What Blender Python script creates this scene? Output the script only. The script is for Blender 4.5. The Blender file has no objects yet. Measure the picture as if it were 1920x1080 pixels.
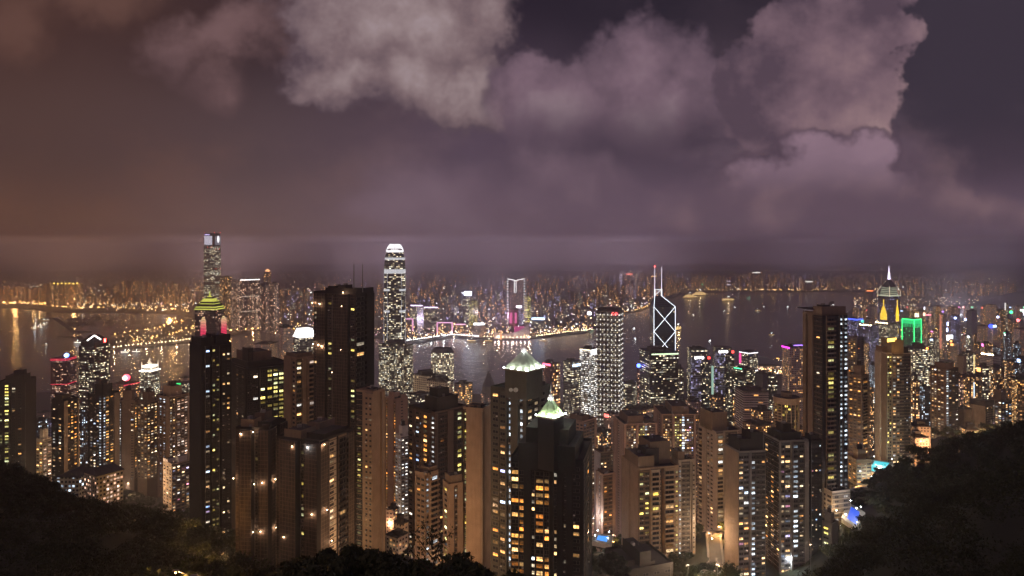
import bpy, math, random
import numpy as np
from mathutils import Vector, noise
S = bpy.context.scene
COL = S.collection
rad = math.radians

# ------------------------------------------------------------------ camera, sky, sun, exposure
FPX, CX, HY, CAMZ = 1280.0, 960.0, 467.0, 400.0      # focal length in photo pixels, centre column, eye-level row, eye height in m
cd = bpy.data.cameras.new('camera'); cam = bpy.data.objects.new('camera', cd); COL.objects.link(cam)
cam.location = (0, 0, CAMZ); cam.rotation_euler = (rad(90), 0, 0)
cd.lens = 24; cd.sensor_width = 36; cd.clip_start = 1; cd.clip_end = 60000
cd.shift_y = -(540 - HY) / 1920.0
S.camera = cam
S.view_settings.view_transform = 'Standard'; S.view_settings.look = 'None'
S.view_settings.exposure = 0.0; S.view_settings.gamma = 1.0
S.cycles.max_bounces = 4; S.cycles.diffuse_bounces = 2; S.cycles.glossy_bounces = 2
S.cycles.transmission_bounces = 2; S.cycles.volume_bounces = 0; S.cycles.transparent_max_bounces = 6
S.cycles.sample_clamp_indirect = 3.0
S.cycles.use_denoising = True


class NT:
    """small helper that writes node graphs as expressions"""
    def __init__(self, tree):
        self.t = tree; self.n = tree.nodes; self.l = tree.links
    def new(self, kind, **kw):
        nd = self.n.new(kind)
        for k, v in kw.items(): setattr(nd, k, v)
        return nd
    def put(self, sock, v):
        if isinstance(v, bpy.types.NodeSocket): self.l.new(v, sock)
        elif v is not None: sock.default_value = v
    def m(self, op, a, b=None, c=None, clamp=False):
        nd = self.new('ShaderNodeMath', operation=op); nd.use_clamp = clamp
        self.put(nd.inputs[0], a)
        if b is not None: self.put(nd.inputs[1], b)
        if c is not None: self.put(nd.inputs[2], c)
        return nd.outputs[0]
    def v(self, op, a, b=None, s=None):
        nd = self.new('ShaderNodeVectorMath', operation=op)
        self.put(nd.inputs[0], a)
        if b is not None: self.put(nd.inputs[1], b)
        if s is not None: self.put(nd.inputs['Scale'], s)
        return nd.outputs['Value'] if op in ('LENGTH', 'DOT_PRODUCT', 'DISTANCE') else nd.outputs['Vector']
    def xyz(self, x=0.0, y=0.0, z=0.0):
        nd = self.new('ShaderNodeCombineXYZ')
        for i, q in enumerate((x, y, z)): self.put(nd.inputs[i], q)
        return nd.outputs[0]
    def sep(self, a):
        nd = self.new('ShaderNodeSeparateXYZ'); self.put(nd.inputs[0], a); return nd.outputs
    def noise(self, vec, scale, detail=4.0, rough=0.5, lac=2.0, dist=0.0, dim='3D'):
        nd = self.new('ShaderNodeTexNoise'); nd.noise_dimensions = dim
        self.put(nd.inputs['Vector'], vec)
        nd.inputs['Scale'].default_value = scale; nd.inputs['Detail'].default_value = detail
        nd.inputs['Roughness'].default_value = rough; nd.inputs['Lacunarity'].default_value = lac
        nd.inputs['Distortion'].default_value = dist
        return nd.outputs['Fac'], nd.outputs['Color']
    def voro(self, vec, scale, smooth=0.4):
        nd = self.new('ShaderNodeTexVoronoi'); nd.feature = 'SMOOTH_F1'
        self.put(nd.inputs['Vector'], vec); nd.inputs['Scale'].default_value = scale
        nd.inputs['Smoothness'].default_value = smooth
        return nd.outputs['Distance']
    def white(self, vec):
        nd = self.new('ShaderNodeTexWhiteNoise'); nd.noise_dimensions = '3D'
        self.put(nd.inputs['Vector'], vec); return nd.outputs['Value'], nd.outputs['Color']
    def smooth(self, x, a, b, lo=0.0, hi=1.0, kind='SMOOTHSTEP'):
        nd = self.new('ShaderNodeMapRange'); nd.interpolation_type = kind
        self.put(nd.inputs[0], x)
        for i, q in enumerate((a, b, lo, hi)): self.put(nd.inputs[i + 1], q)
        return nd.outputs[0]
    def mix(self, f, a, b, mode='MIX'):
        nd = self.new('ShaderNodeMix'); nd.data_type = 'RGBA'; nd.blend_type = mode
        self.put(nd.inputs[0], f)
        for i, q in ((6, a), (7, b)):
            if isinstance(q, tuple): q = tuple(q) + (1.0,) if len(q) == 3 else q
            self.put(nd.inputs[i], q)
        return nd.outputs[2]
    def ramp(self, f, stops, interp='LINEAR'):
        nd = self.new('ShaderNodeValToRGB'); cr = nd.color_ramp; cr.interpolation = interp
        while len(cr.elements) < len(stops): cr.elements.new(0.5)
        for e, (p, c) in zip(cr.elements, stops): e.position = p; e.color = tuple(c) + (1.0,)
        self.put(nd.inputs[0], f); return nd.outputs[0]


def lin(r, g, b):
    return tuple((c / 255 / 12.92) if c / 255 <= 0.04045 else ((c / 255 + 0.055) / 1.055) ** 2.4 for c in (r, g, b))


def build_sky():
    w = bpy.data.worlds.new('World'); S.world = w; w.use_nodes = True
    t = w.node_tree; t.nodes.clear(); g = NT(t)
    d = g.new('ShaderNodeTexCoord').outputs['Generated']
    x, y, z = g.sep(d)
    yy = g.m('MAXIMUM', y, 0.12)
    U = g.m('DIVIDE', x, yy); W = g.m('DIVIDE', z, yy)
    front = g.smooth(y, 0.10, 0.35)
    P0 = g.xyz(U, W, 0.0)
    # domain warp, two scales
    _, c1 = g.noise(P0, 2.6, 2.0, 0.5)
    _, c2 = g.noise(P0, 9.0, 4.0, 0.6)
    warp = g.v('SUBTRACT', c1, (0.5, 0.5, 0.5)); warp2 = g.v('SUBTRACT', c2, (0.5, 0.5, 0.5))
    P = g.v('ADD', P0, g.v('ADD', g.v('SCALE', warp, s=0.11), g.v('SCALE', warp2, s=0.12)))
    def blob(px, py, rx, ry, rot=0.0):
        mp = g.new('ShaderNodeMapping'); mp.vector_type = 'TEXTURE'
        g.put(mp.inputs[0], P)
        mp.inputs[1].default_value = ((px - CX) / FPX, (HY - py) / FPX, 0)
        mp.inputs[2].default_value = (0, 0, rad(rot))
        mp.inputs[3].default_value = (rx / FPX, ry / FPX, 1)
        L = g.v('LENGTH', g.v('MULTIPLY', mp.outputs[0], (1, 1, 0)))
        return g.m('SUBTRACT', 1.0, L)
    def union(bs, k=0.18):
        a = bs[0]
        for b in bs[1:]: a = g.m('SMOOTH_MAX', a, b, k)
        return a
    f1, _ = g.noise(P0, 5.0, 6.0, 0.60)
    f2, _ = g.noise(g.v('ADD', P0, (3.1, 1.7, 0.4)), 2.2, 3.0, 0.55)
    f3, _ = g.noise(g.v('ADD', g.v('MULTIPLY', P0, (1, 1.6, 1)), (7.1, 4.7, 2.4)), 3.6, 5.0, 0.62)
    puff = g.m('MULTIPLY', g.voro(P, 15.0, 0.8), 1.5)     # small near a puff's middle
    f1c = g.m('SUBTRACT', f1, 0.5); f2c = g.m('SUBTRACT', f2, 0.5); f3c = g.m('SUBTRACT', f3, 0.5)
    puffc = g.m('SUBTRACT', 0.55, puff)
    # ---- backdrop: sky glow by height and side
    side = g.smooth(U, -0.80, 0.30)
    low = g.ramp(side, [(0.0, lin(112, 78, 58)), (0.3, lin(120, 94, 86)), (0.7, lin(124, 103, 110)), (1.0, lin(116, 95, 106))], 'EASE')
    mid = g.ramp(side, [(0.0, lin(84, 62, 54)), (0.35, lin(86, 69, 69)), (0.75, lin(88, 72, 82)), (1.0, lin(74, 61, 70))])
    top = g.ramp(side, [(0.0, lin(72, 50, 44)), (0.35, lin(50, 37, 40)), (0.7, lin(42, 33, 42)), (1.0, lin(42, 36, 44))])
    hgt = g.m('ADD', W, g.m('MULTIPLY', f2c, 0.16))
    sky = g.mix(g.smooth(hgt, -0.02, 0.15), low, mid)
    sky = g.mix(g.smooth(hgt, 0.14, 0.36), sky, top)
    # dim right-hand upper sky
    sky = g.mix(g.m('MULTIPLY', g.smooth(U, 0.45, 0.62), g.smooth(W, 0.08, 0.22)), sky, lin(60, 52, 60))
    # ---- stratus veils
    veil = g.m('MULTIPLY', g.smooth(g.m('ADD', f3, g.m('MULTIPLY', f2c, 0.8)), 0.46, 0.75), g.smooth(W, 0.34, 0.10, 0.15, 1.0))
    sky = g.mix(g.m('MULTIPLY', veil, 0.40), sky, g.ramp(side, [(0.0, lin(120, 80, 55)), (0.4, lin(120, 92, 84)), (1.0, lin(138, 114, 120))]))
    def layer(sky, field, edge0, edge1, col_lo, col_hi, shade, opac=1.0):
        a = g.m('MULTIPLY', g.smooth(field, edge0, edge1), opac)
        c = g.mix(g.m('MULTIPLY', shade, 1.0, clamp=True), col_lo, col_hi)
        return g.mix(a, sky, c)
    # wisps and brown cloud at the left
    L1 = g.m('ADD', union([blob(345, 95, 100, 80), blob(400, 150, 90, 70), blob(470, 60, 150, 60, 10), blob(560, 60, 100, 70)]), g.m('MULTIPLY', f1c, 1.6))
    sky = layer(sky, L1, 0.0, 0.9, lin(92, 70, 68), lin(124, 96, 92), g.smooth(f1, 0.4, 0.7), 0.85)
    L2 = g.m('ADD', union([blob(20, 40, 90, 120), blob(180, -30, 150, 70)]), g.m('MULTIPLY', f1c, 1.3))
    sky = layer(sky, L2, -0.1, 0.8, lin(100, 70, 58), lin(112, 82, 70), f1, 0.7)
    L3 = g.m('ADD', union([blob(1070, 350, 180, 70, -25), blob(930, 380, 240, 75, -8), blob(780, 380, 150, 45), blob(1000, 430, 300, 70)]), g.m('MULTIPLY', f1c, 1.5))
    sky = layer(sky, L3, -0.15, 0.8, lin(104, 84, 92), lin(126, 104, 110), g.smooth(f1, 0.35, 0.65), 0.75)
    # lower body of the right cloud
    L4 = g.m('ADD', union([blob(1560, 330, 240, 110), blob(1480, 400, 340, 90), blob(1640, 350, 160, 110), blob(1700, 410, 190, 90), blob(1850, 430, 170, 70)]), g.m('MULTIPLY_ADD', f1c, 1.3, 0.12))
    sky = layer(sky, L4, -0.05, 0.6, lin(104, 84, 92), lin(140, 112, 112), g.smooth(g.m('ADD', f1, g.m('MULTIPLY', puffc, 0.4)), 0.35, 0.75), 0.72)
    # big cumulus at the centre
    f4, _ = g.noise(P0, 19.0, 3.0, 0.6); f4c = g.m('SUBTRACT', f4, 0.5)
    body = g.m('ADD', g.m('MULTIPLY_ADD', f1c, 1.15, 0.12), g.m('ADD', g.m('MULTIPLY', f4c, 0.45), g.m('MULTIPLY', puffc, 0.20)))
    L5 = g.m('ADD', union([blob(690, 70, 150, 140), blob(800, 50, 150, 140), blob(660, 140, 100, 75), blob(860, 170, 100, 80), blob(770, 130, 140, 80), blob(740, -40, 240, 110)]), g.m('MULTIPLY_ADD', f3c, 0.7, body))
    sh = g.m('ADD', g.smooth(L5, 0.0, 1.0, kind='LINEAR'), g.m('ADD', g.m('ADD', g.m('MULTIPLY', f4c, 0.2), g.m('MULTIPLY', puffc, 0.18)), g.m('MULTIPLY', f1c, 1.6)))
    c5 = g.ramp(g.m('MULTIPLY', sh, 0.9, clamp=True), [(0.0, lin(92, 76, 80)), (0.35, lin(126, 106, 104)), (0.7, lin(152, 133, 128)), (1.0, lin(172, 155, 152))])
    sky = g.mix(g.smooth(L5, -0.08, 0.26), sky, c5)
    # second cumulus
    L6 = g.m('ADD', union([blob(1060, 195, 190, 85), blob(1200, 120, 115, 105), blob(1260, 160, 95, 100), blob(1180, 200, 180, 85), blob(985, 190, 110, 80)]), body)
    sh6 = g.m('ADD', g.smooth(L6, 0.0, 1.1, kind='LINEAR'), g.m('ADD', g.m('MULTIPLY', puffc, 0.25), g.m('MULTIPLY', f1c, 1.2)))
    c6 = g.ramp(g.m('MULTIPLY', sh6, 0.9, clamp=True), [(0.0, lin(88, 72, 80)), (0.5, lin(124, 101, 108)), (1.0, lin(150, 128, 130))])
    soft = g.smooth(W, 0.14, 0.25)          # its base melts into the sky
    sky = g.mix(g.m('MULTIPLY', g.smooth(L6, -0.04, 0.30), g.m('ADD', 0.12, g.m('MULTIPLY', soft, 0.88))), sky, c6)
    # tall towering cloud at the right
    L7 = g.m('ADD', union([blob(1545, 130, 130, 120), blob(1580, 60, 100, 90), blob(1640, 80, 66, 88), blob(1610, 170, 80, 100), blob(1440, 175, 105, 75), blob(1500, 210, 150, 85), blob(1630, 0, 66, 70), blob(1600, 240, 80, 70)]), g.m('MULTIPLY_ADD', f3c, 0.9, body))
    sh7 = g.m('ADD', g.smooth(g.m('ADD', U, g.m('MULTIPLY', W, -0.9)), 0.05, 0.50), g.m('ADD', g.m('ADD', g.m('MULTIPLY', f4c, 0.8), g.m('MULTIPLY', puffc, 0.30)), g.m('MULTIPLY', f1c, 2.3)))
    c7 = g.ramp(g.m('MULTIPLY', sh7, 0.9, clamp=True), [(0.0, lin(86, 70, 78)), (0.4, lin(120, 97, 102)), (0.75, lin(146, 119, 118)), (1.0, lin(168, 140, 132))])
    sky = g.mix(g.smooth(L7, 0.0, 0.20), sky, c7)
    # darker lobe in front of its foot
    L8 = g.m('ADD', union([blob(1560, 300, 130, 70), blob(1630, 290, 75, 60), blob(1540, 350, 220, 90)]), body)
    sh8 = g.m('ADD', g.smooth(L8, 0.05, 0.5), g.m('MULTIPLY', f1c, 1.2))
    c8 = g.mix(g.m('MULTIPLY', sh8, 1.0, clamp=True), lin(78, 63, 72), lin(146, 120, 128))
    sky = g.mix(g.m('MULTIPLY', g.smooth(L8, 0.0, 0.22), g.smooth(W, 0.07, 0.14, 0.0, 0.9)), sky, c8)
    sky = g.mix(g.smooth(W, 0.03, -0.02), sky, low)
    sky = g.v('SCALE', sky, s=g.m('MULTIPLY', g.smooth(W, 0.050, 0.012, 1.0, 1.10), g.smooth(W, 0.0095, 0.005, 1.0, 1.5)))     # the glow of towns beyond the horizon
    # behind and beside the view: an even town-lit overcast
    rest = g.mix(g.smooth(f2, 0.3, 0.7), lin(80, 64, 80), lin(100, 82, 100))
    sky = g.mix(front, rest, sky)
    bg = g.new('ShaderNodeBackground'); g.put(bg.inputs[0], g.v('MULTIPLY', sky, (.97, .96, 1.08))); bg.inputs[1].default_value = 1.0
    out = g.new('ShaderNodeOutputWorld'); g.l.new(bg.outputs[0], out.inputs[0])
    w.cycles.sampling_method = 'MANUAL'; w.cycles.sample_map_resolution = 512

build_sky()
# the town's glow off the low cloud, from the west: a weak, broad, warm lamp
sd = bpy.data.lights.new('town_glow', 'SUN'); sd.energy = 0.22; sd.angle = rad(25); sd.color = (1.0, 0.62, 0.38)
sun = bpy.data.objects.new('town_glow', sd); COL.objects.link(sun)
_d = Vector((0.80, 0.52, -0.30)); sun.rotation_euler = _d.to_track_quat('-Z', 'Y').to_euler()

# ------------------------------------------------------------------ helpers
R = random.Random(7)
def PX(px, Y): return (px - CX) / FPX * Y
def PZ(py, Y): return CAMZ - (py - HY) / FPX * Y

class MB:
    """collects faces and links them as ONE mesh object"""
    def __init__(s): s.v = []; s.f = []; s.mi = []; s.uv = []; s.mats = []
    def mat(s, m):
        if m not in s.mats: s.mats.append(m)
        return s.mats.index(m)
    def face(s, pts, m, uv=None):
        i = len(s.v); s.v += pts; s.f.append(tuple(range(i, i + len(pts)))); s.mi.append(s.mat(m))
        s.uv += uv if uv else [(p[0] * .5 + p[1] * .5, p[2]) for p in pts]
    def prism(s, pts, z0, z1, m, top=None, u0=0.0, bottom=False, v0=None, sides=None, scale=1.0):
        n = len(pts); u = u0
        cx = sum(p[0] for p in pts) / n; cy = sum(p[1] for p in pts) / n
        tp = [(cx + (p[0] - cx) * scale, cy + (p[1] - cy) * scale) for p in pts]
        v0 = 0.0 if v0 is None else v0
        for i in range(n):
            a, b = pts[i], pts[(i + 1) % n]; ta, tb = tp[i], tp[(i + 1) % n]
            w = math.hypot(b[0] - a[0], b[1] - a[1])
            mm = sides.get(i, m) if sides else m
            s.face([(a[0], a[1], z0), (b[0], b[1], z0), (tb[0], tb[1], z1), (ta[0], ta[1], z1)], mm,
                   [(u, v0), (u + w, v0), (u + w, v0 + z1 - z0), (u, v0 + z1 - z0)])
            u += w
        s.face([(p[0], p[1], z1) for p in tp], top or m)
        if bottom: s.face([(p[0], p[1], z0) for p in reversed(pts)], top or m)
    def box(s, c, size, m, rot=0.0, top=None, bottom=True):
        hx, hy = size[0] / 2, size[1] / 2; ca, sa = math.cos(rot), math.sin(rot)
        P = [(c[0] + x * ca - y * sa, c[1] + x * sa + y * ca) for x, y in ((-hx, -hy), (hx, -hy), (hx, hy), (-hx, hy))]
        s.prism(P, c[2], c[2] + size[2], m, top, bottom=bottom)
    def tube(s, a, b, r0, r1, m, n=8):
        a = Vector(a); b = Vector(b); d = (b - a)
        if d.length < 1e-6: return
        q = d.to_track_quat('Z', 'Y'); ra = []; rb = []
        for k in range(n):
            t = 2 * math.pi * k / n; o = Vector((math.cos(t), math.sin(t), 0))
            ra.append(tuple(a + q @ (o * r0))); rb.append(tuple(b + q @ (o * r1)))
        for k in range(n):
            j = (k + 1) % n; s.face([ra[k], ra[j], rb[j], rb[k]], m)
        s.face(rb, m); s.face(ra[::-1], m)
    def ball(s, c, r, m, nu=8, nv=5, sz=1.0):
        for j in range(nv):
            t0 = math.pi * j / nv; t1 = math.pi * (j + 1) / nv
            for i in range(nu):
                p0 = 2 * math.pi * i / nu; p1 = 2 * math.pi * (i + 1) / nu
                q = [(c[0] + r * math.sin(t) * math.cos(p), c[1] + r * math.sin(t) * math.sin(p), c[2] + r * sz * math.cos(t))
                     for t, p in ((t0, p0), (t1, p0), (t1, p1), (t0, p1))]
                s.face(q, m)
    def build(s, name, parent=None, loc=(0, 0, 0), org=(0, 0, 0), kind=None, label=None, smooth=False):
        me = bpy.data.meshes.new(name)
        ox, oy, oz = org
        me.from_pydata([(x - ox, y - oy, z - oz) for x, y, z in s.v] if org != (0, 0, 0) else s.v, [], s.f)
        for m in s.mats: me.materials.append(m)
        me.polygons.foreach_set('material_index', s.mi)
        ul = me.uv_layers.new(name='UVMap'); ul.data.foreach_set('uv', np.array(s.uv, dtype=np.float32).ravel())
        if smooth: me.polygons.foreach_set('use_smooth', [True] * len(s.f))
        o = bpy.data.objects.new(name, me); COL.objects.link(o)
        if parent: o.parent = parent
        o.location = loc
        if kind: o['kind'] = kind
        if label: o['label'] = label
        return o

def tag(o, label, cat=None, group=None, kind=None):
    if label: o['label'] = label
    if cat: o['category'] = cat
    if group: o['group'] = group
    if kind: o['kind'] = kind
    return o
def empty(name, loc, label, cat, group=None):
    o = bpy.data.objects.new(name, None); o.empty_display_size = 1; COL.objects.link(o); o.location = loc
    return tag(o, label, cat, group)

# ------------------------------------------------------------------ materials
PAL = {
    'warm':   [(0.0, (1.0, .42, .10)), (0.3, (1.0, .55, .20)), (0.65, (1.0, .72, .38)), (0.9, (1.0, .86, .62)), (1.0, (.75, .88, 1.0))],
    'orange': [(0.0, (1.0, .30, .04)), (0.5, (1.0, .45, .10)), (1.0, (1.0, .62, .25))],
    'pink':   [(0.0, (1.0, .50, .28)), (0.5, (1.0, .68, .50)), (1.0, (1.0, .82, .70))],
    'office': [(0.0, (1.0, .78, .45)), (0.4, (1.0, .88, .62)), (0.75, (.95, .97, .85)), (1.0, (.75, .88, 1.0))],
    'green':  [(0.0, (.05, 1.0, .30)), (1.0, (.3, 1.0, .5))],
    'cool':   [(0.0, (.62, .80, 1.0)), (0.6, (.78, .90, 1.0)), (1.0, (.9, .97, 1.0))],
    'yellow': [(0.0, (1.0, .72, .12)), (0.6, (.95, .82, .25)), (1.0, (.85, .95, .55))],
    'mixed':  [(0.0, (1.0, .40, .10)), (0.35, (1.0, .62, .28)), (0.6, (1.0, .82, .55)), (0.8, (.7, .85, 1.0)), (0.93, (.35, .55, 1.0)), (1.0, (1.0, .3, .4))],
    'violet': [(0.0, (.55, .50, 1.0)), (0.5, (.75, .70, 1.0)), (1.0, (1.0, .85, .95))],
    'white':  [(0.0, (1.0, .88, .70)), (0.5, (1.0, .96, .90)), (1.0, (.85, .93, 1.0))],
}
_mc = {}
def new_mat(name):
    m = bpy.data.materials.new(name); m.use_nodes = True; t = m.node_tree; t.nodes.clear()
    g = NT(t); p = g.new('ShaderNodeBsdfPrincipled'); o = g.new('ShaderNodeOutputMaterial'); g.l.new(p.outputs[0], o.inputs[0])
    p.inputs['Specular IOR Level'].default_value = 0.35
    m.cycles.emission_sampling = 'NONE'
    return m, g, p
def plain(name, col, rough=0.8, spread=0.25, scale=0.15, metal=0.0, streak=True):
    """painted wall, concrete, roofing: base colour with weather blotches and faint streaks"""
    if name in _mc: return _mc[name]
    m, g, p = new_mat(name)
    pos = g.new('ShaderNodeNewGeometry').outputs['Position']
    f, _ = g.noise(pos, scale, 5, .6)
    f2, _ = g.noise(g.v('MULTIPLY', pos, (1.0, 1.0, 0.08)), scale * 6, 3, .6)
    k = g.m('ADD', g.m('MULTIPLY', f, 0.6), g.m('MULTIPLY', f2, 0.4 if streak else 0.0))
    k = g.smooth(k, 0.3, 0.7, 1 - spread, 1 + spread, 'LINEAR')
    g.put(p.inputs['Base Color'], g.v('SCALE', tuple(col), s=k)); p.inputs['Roughness'].default_value = rough
    p.inputs['Metallic'].default_value = metal
    _mc[name] = m; return m
def glow(name, col, e=3.0, sample=False, base=(.05, .05, .05)):
    if name in _mc: return _mc[name]
    m, g, p = new_mat(name)
    p.inputs['Base Color'].default_value = tuple(base) + (1,)
    p.inputs['Emission Color'].default_value = tuple(col) + (1,); p.inputs['Emission Strength'].default_value = e
    if sample: m.cycles.emission_sampling = 'AUTO'
    _mc[name] = m; return m
def facade(name, wall, cw=3.2, ch=3.1, wx=.5, wy=.5, lit=.3, pal='warm', e=1.6, fl=0.0, colv=.5, glass=(.018, .020, .024), rough=.75, band=0.0, wall_e=None, seed=0.0):
    """tower skin in metres: a grid of window openings, some lit"""
    if name in _mc: return _mc[name]
    m, g, p = new_mat(name)
    uv = g.new('ShaderNodeUVMap').outputs[0]; u, v, _ = g.sep(uv)
    rnd = g.new('ShaderNodeObjectInfo').outputs['Random']
    cu = g.m('DIVIDE', u, cw); cv = g.m('DIVIDE', v, ch)
    iu = g.m('FLOOR', cu); iv = g.m('FLOOR', cv); fu = g.m('FRACT', cu); fv = g.m('FRACT', cv)
    mask = g.m('MULTIPLY', g.m('LESS_THAN', g.m('ABSOLUTE', g.m('SUBTRACT', fu, .5)), wx / 2), g.m('LESS_THAN', g.m('ABSOLUTE', g.m('SUBTRACT', fv, .5)), wy / 2))
    key = g.m('MULTIPLY_ADD', rnd, 913.0, seed)
    r, rc = g.white(g.xyz(iu, iv, key)); ra, rb, rcc = g.sep(rc)
    rf, _ = g.white(g.xyz(g.m('FLOOR', g.m('MULTIPLY', iu, 0.13)), iv, g.m('ADD', key, 51.0)))
    rcol, _ = g.white(g.xyz(iu, 7.0, g.m('ADD', key, 17.0)))
    prob = g.m('MULTIPLY', lit, g.m('ADD', 1 - colv, g.m('MULTIPLY', g.m('POWER', rcol, 2.0), 3 * colv)))
    if fl > 0:
        prob = g.m('ADD', g.m('MULTIPLY', prob, 1 - fl), g.m('MULTIPLY', g.m('LESS_THAN', rf, lit), fl * 0.9))
    on = g.m('MULTIPLY', g.m('LESS_THAN', r, prob), mask)
    bright = g.m('MULTIPLY_ADD', g.m('POWER', rb, 2.5), 1.9 * e, 0.18 * e)
    _, ic = g.noise(g.xyz(g.m('MULTIPLY', u, 1.0), v, key), 1.3, 2.0, .6)
    bright = g.m('MULTIPLY', bright, g.smooth(g.sep(ic)[0], .3, .7, .45, 1.5, 'LINEAR'))
    pos = g.new('ShaderNodeNewGeometry').outputs['Position']
    f, _ = g.noise(pos, .08, 4, .6)
    wc = g.v('SCALE', tuple(wall), s=g.smooth(f, .3, .7, .78, 1.2, 'LINEAR'))
    if band > 0:
        wc = g.mix(g.m('LESS_THAN', fv, band), wc, tuple(c * .45 for c in wall))
    g.put(p.inputs['Base Color'], g.mix(mask, wc, glass))
    g.put(p.inputs['Roughness'], g.m('MULTIPLY_ADD', mask, .2 - rough, rough))
    g.put(p.inputs['Emission Color'], g.ramp(ra, PAL[pal])); g.put(p.inputs['Emission Strength'], g.m('MULTIPLY', on, bright))
    _mc[name] = m; return m
def window_mat(pal, e, dark=False):
    nm = 'window_' + pal + ('_%g' % e) + ('_dark' if dark else '')
    if nm in _mc: return _mc[nm]
    m, g, p = new_mat(nm)
    uv = g.new('ShaderNodeUVMap').outputs[0]; u, v, _ = g.sep(uv)
    rnd = g.new('ShaderNodeObjectInfo').outputs['Random']
    pos = g.new('ShaderNodeNewGeometry').outputs['Position']
    iu = g.m('FLOOR', u)
    fu = g.m('FRACT', u); fv = g.m('FRACT', v)
    key = g.m('ADD', iu, g.m('MULTIPLY', rnd, 77.0))
    r, rc = g.white(g.xyz(key, 3.0, 1.0)); ra, rb, rz = g.sep(rc)
    fr = g.m('MULTIPLY', g.m('LESS_THAN', g.m('ABSOLUTE', g.m('SUBTRACT', fu, .5)), .44), g.m('LESS_THAN', g.m('ABSOLUTE', g.m('SUBTRACT', fv, .5)), .42))
    mull = g.m('GREATER_THAN', g.m('ABSOLUTE', g.m('SUBTRACT', fu, g.m('MULTIPLY_ADD', ra, .3, .35))), .03)
    glassm = g.m('MULTIPLY', fr, mull)
    g.put(p.inputs['Base Color'], g.mix(glassm, (.16, .14, .12), (.018, .02, .025))); g.put(p.inputs['Roughness'], g.m('MULTIPLY_ADD', glassm, -.5, .65))
    if not dark:
        # blinds half down, furniture and people break up the light inside
        n, _ = g.noise(g.v('ADD', pos, (13.0, 5.0, 2.0)), 1.1, 3, .65)
        bl = g.m('GREATER_THAN', fv, g.m('MULTIPLY_ADD', rz, 0.9, 0.15))
        s = g.m('MULTIPLY', g.smooth(n, .32, .68, .25, 1.5, 'LINEAR'), g.m('MULTIPLY_ADD', bl, -.55, 1.0))
        s = g.m('MULTIPLY', s, g.m('MULTIPLY_ADD', g.m('POWER', rb, 3.0), 2.4 * e, .16 * e))
        g.put(p.inputs['Emission Color'], g.ramp(ra, PAL[pal])); g.put(p.inputs['Emission Strength'], g.m('MULTIPLY', s, glassm))
    _mc[nm] = m; return m

roofm = plain('roofing', (.07, .062, .058), .9)
steel = plain('steel', (.30, .29, .28), .5, .1, metal=.5)
darkm = plain('dark_metal', (.03, .03, .03), .6, .1)
WALL = {
    'tan': plain('wall_tan', (.38, .27, .18)), 'tan_dark': plain('wall_tan_dark', (.24, .175, .12)), 'pink': plain('wall_pink', (.40, .27, .20)),
    'brown': plain('wall_brown', (.17, .12, .09)), 'cream': plain('wall_cream', (.46, .38, .29)), 'white': plain('wall_white', (.66, .63, .60)),
    'dark': plain('wall_dark', (.050, .042, .036)), 'charcoal': plain('wall_charcoal', (.022, .020, .020)), 'grey': plain('wall_grey', (.22, .20, .19)),
    'green': plain('wall_green', (.10, .095, .070)), 'slate': plain('wall_slate', (.13, .13, .15)), 'yellow': plain('wall_yellow', (.36, .27, .15)),
}

SHADE_WALL = {k: plain('shade_side_' + k, tuple(c * .32 for c in col)) for k, col in {'tan': (.38, .27, .18), 'tan_dark': (.24, .175, .12), 'pink': (.40, .27, .20), 'brown': (.17, .12, .09), 'cream': (.46, .38, .29), 'white': (.66, .63, .60), 'grey': (.22, .20, .19), 'green': (.10, .095, .07)}.items()}  # darkened wall copies for right-hand faces: their shade is put into the colour
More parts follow.
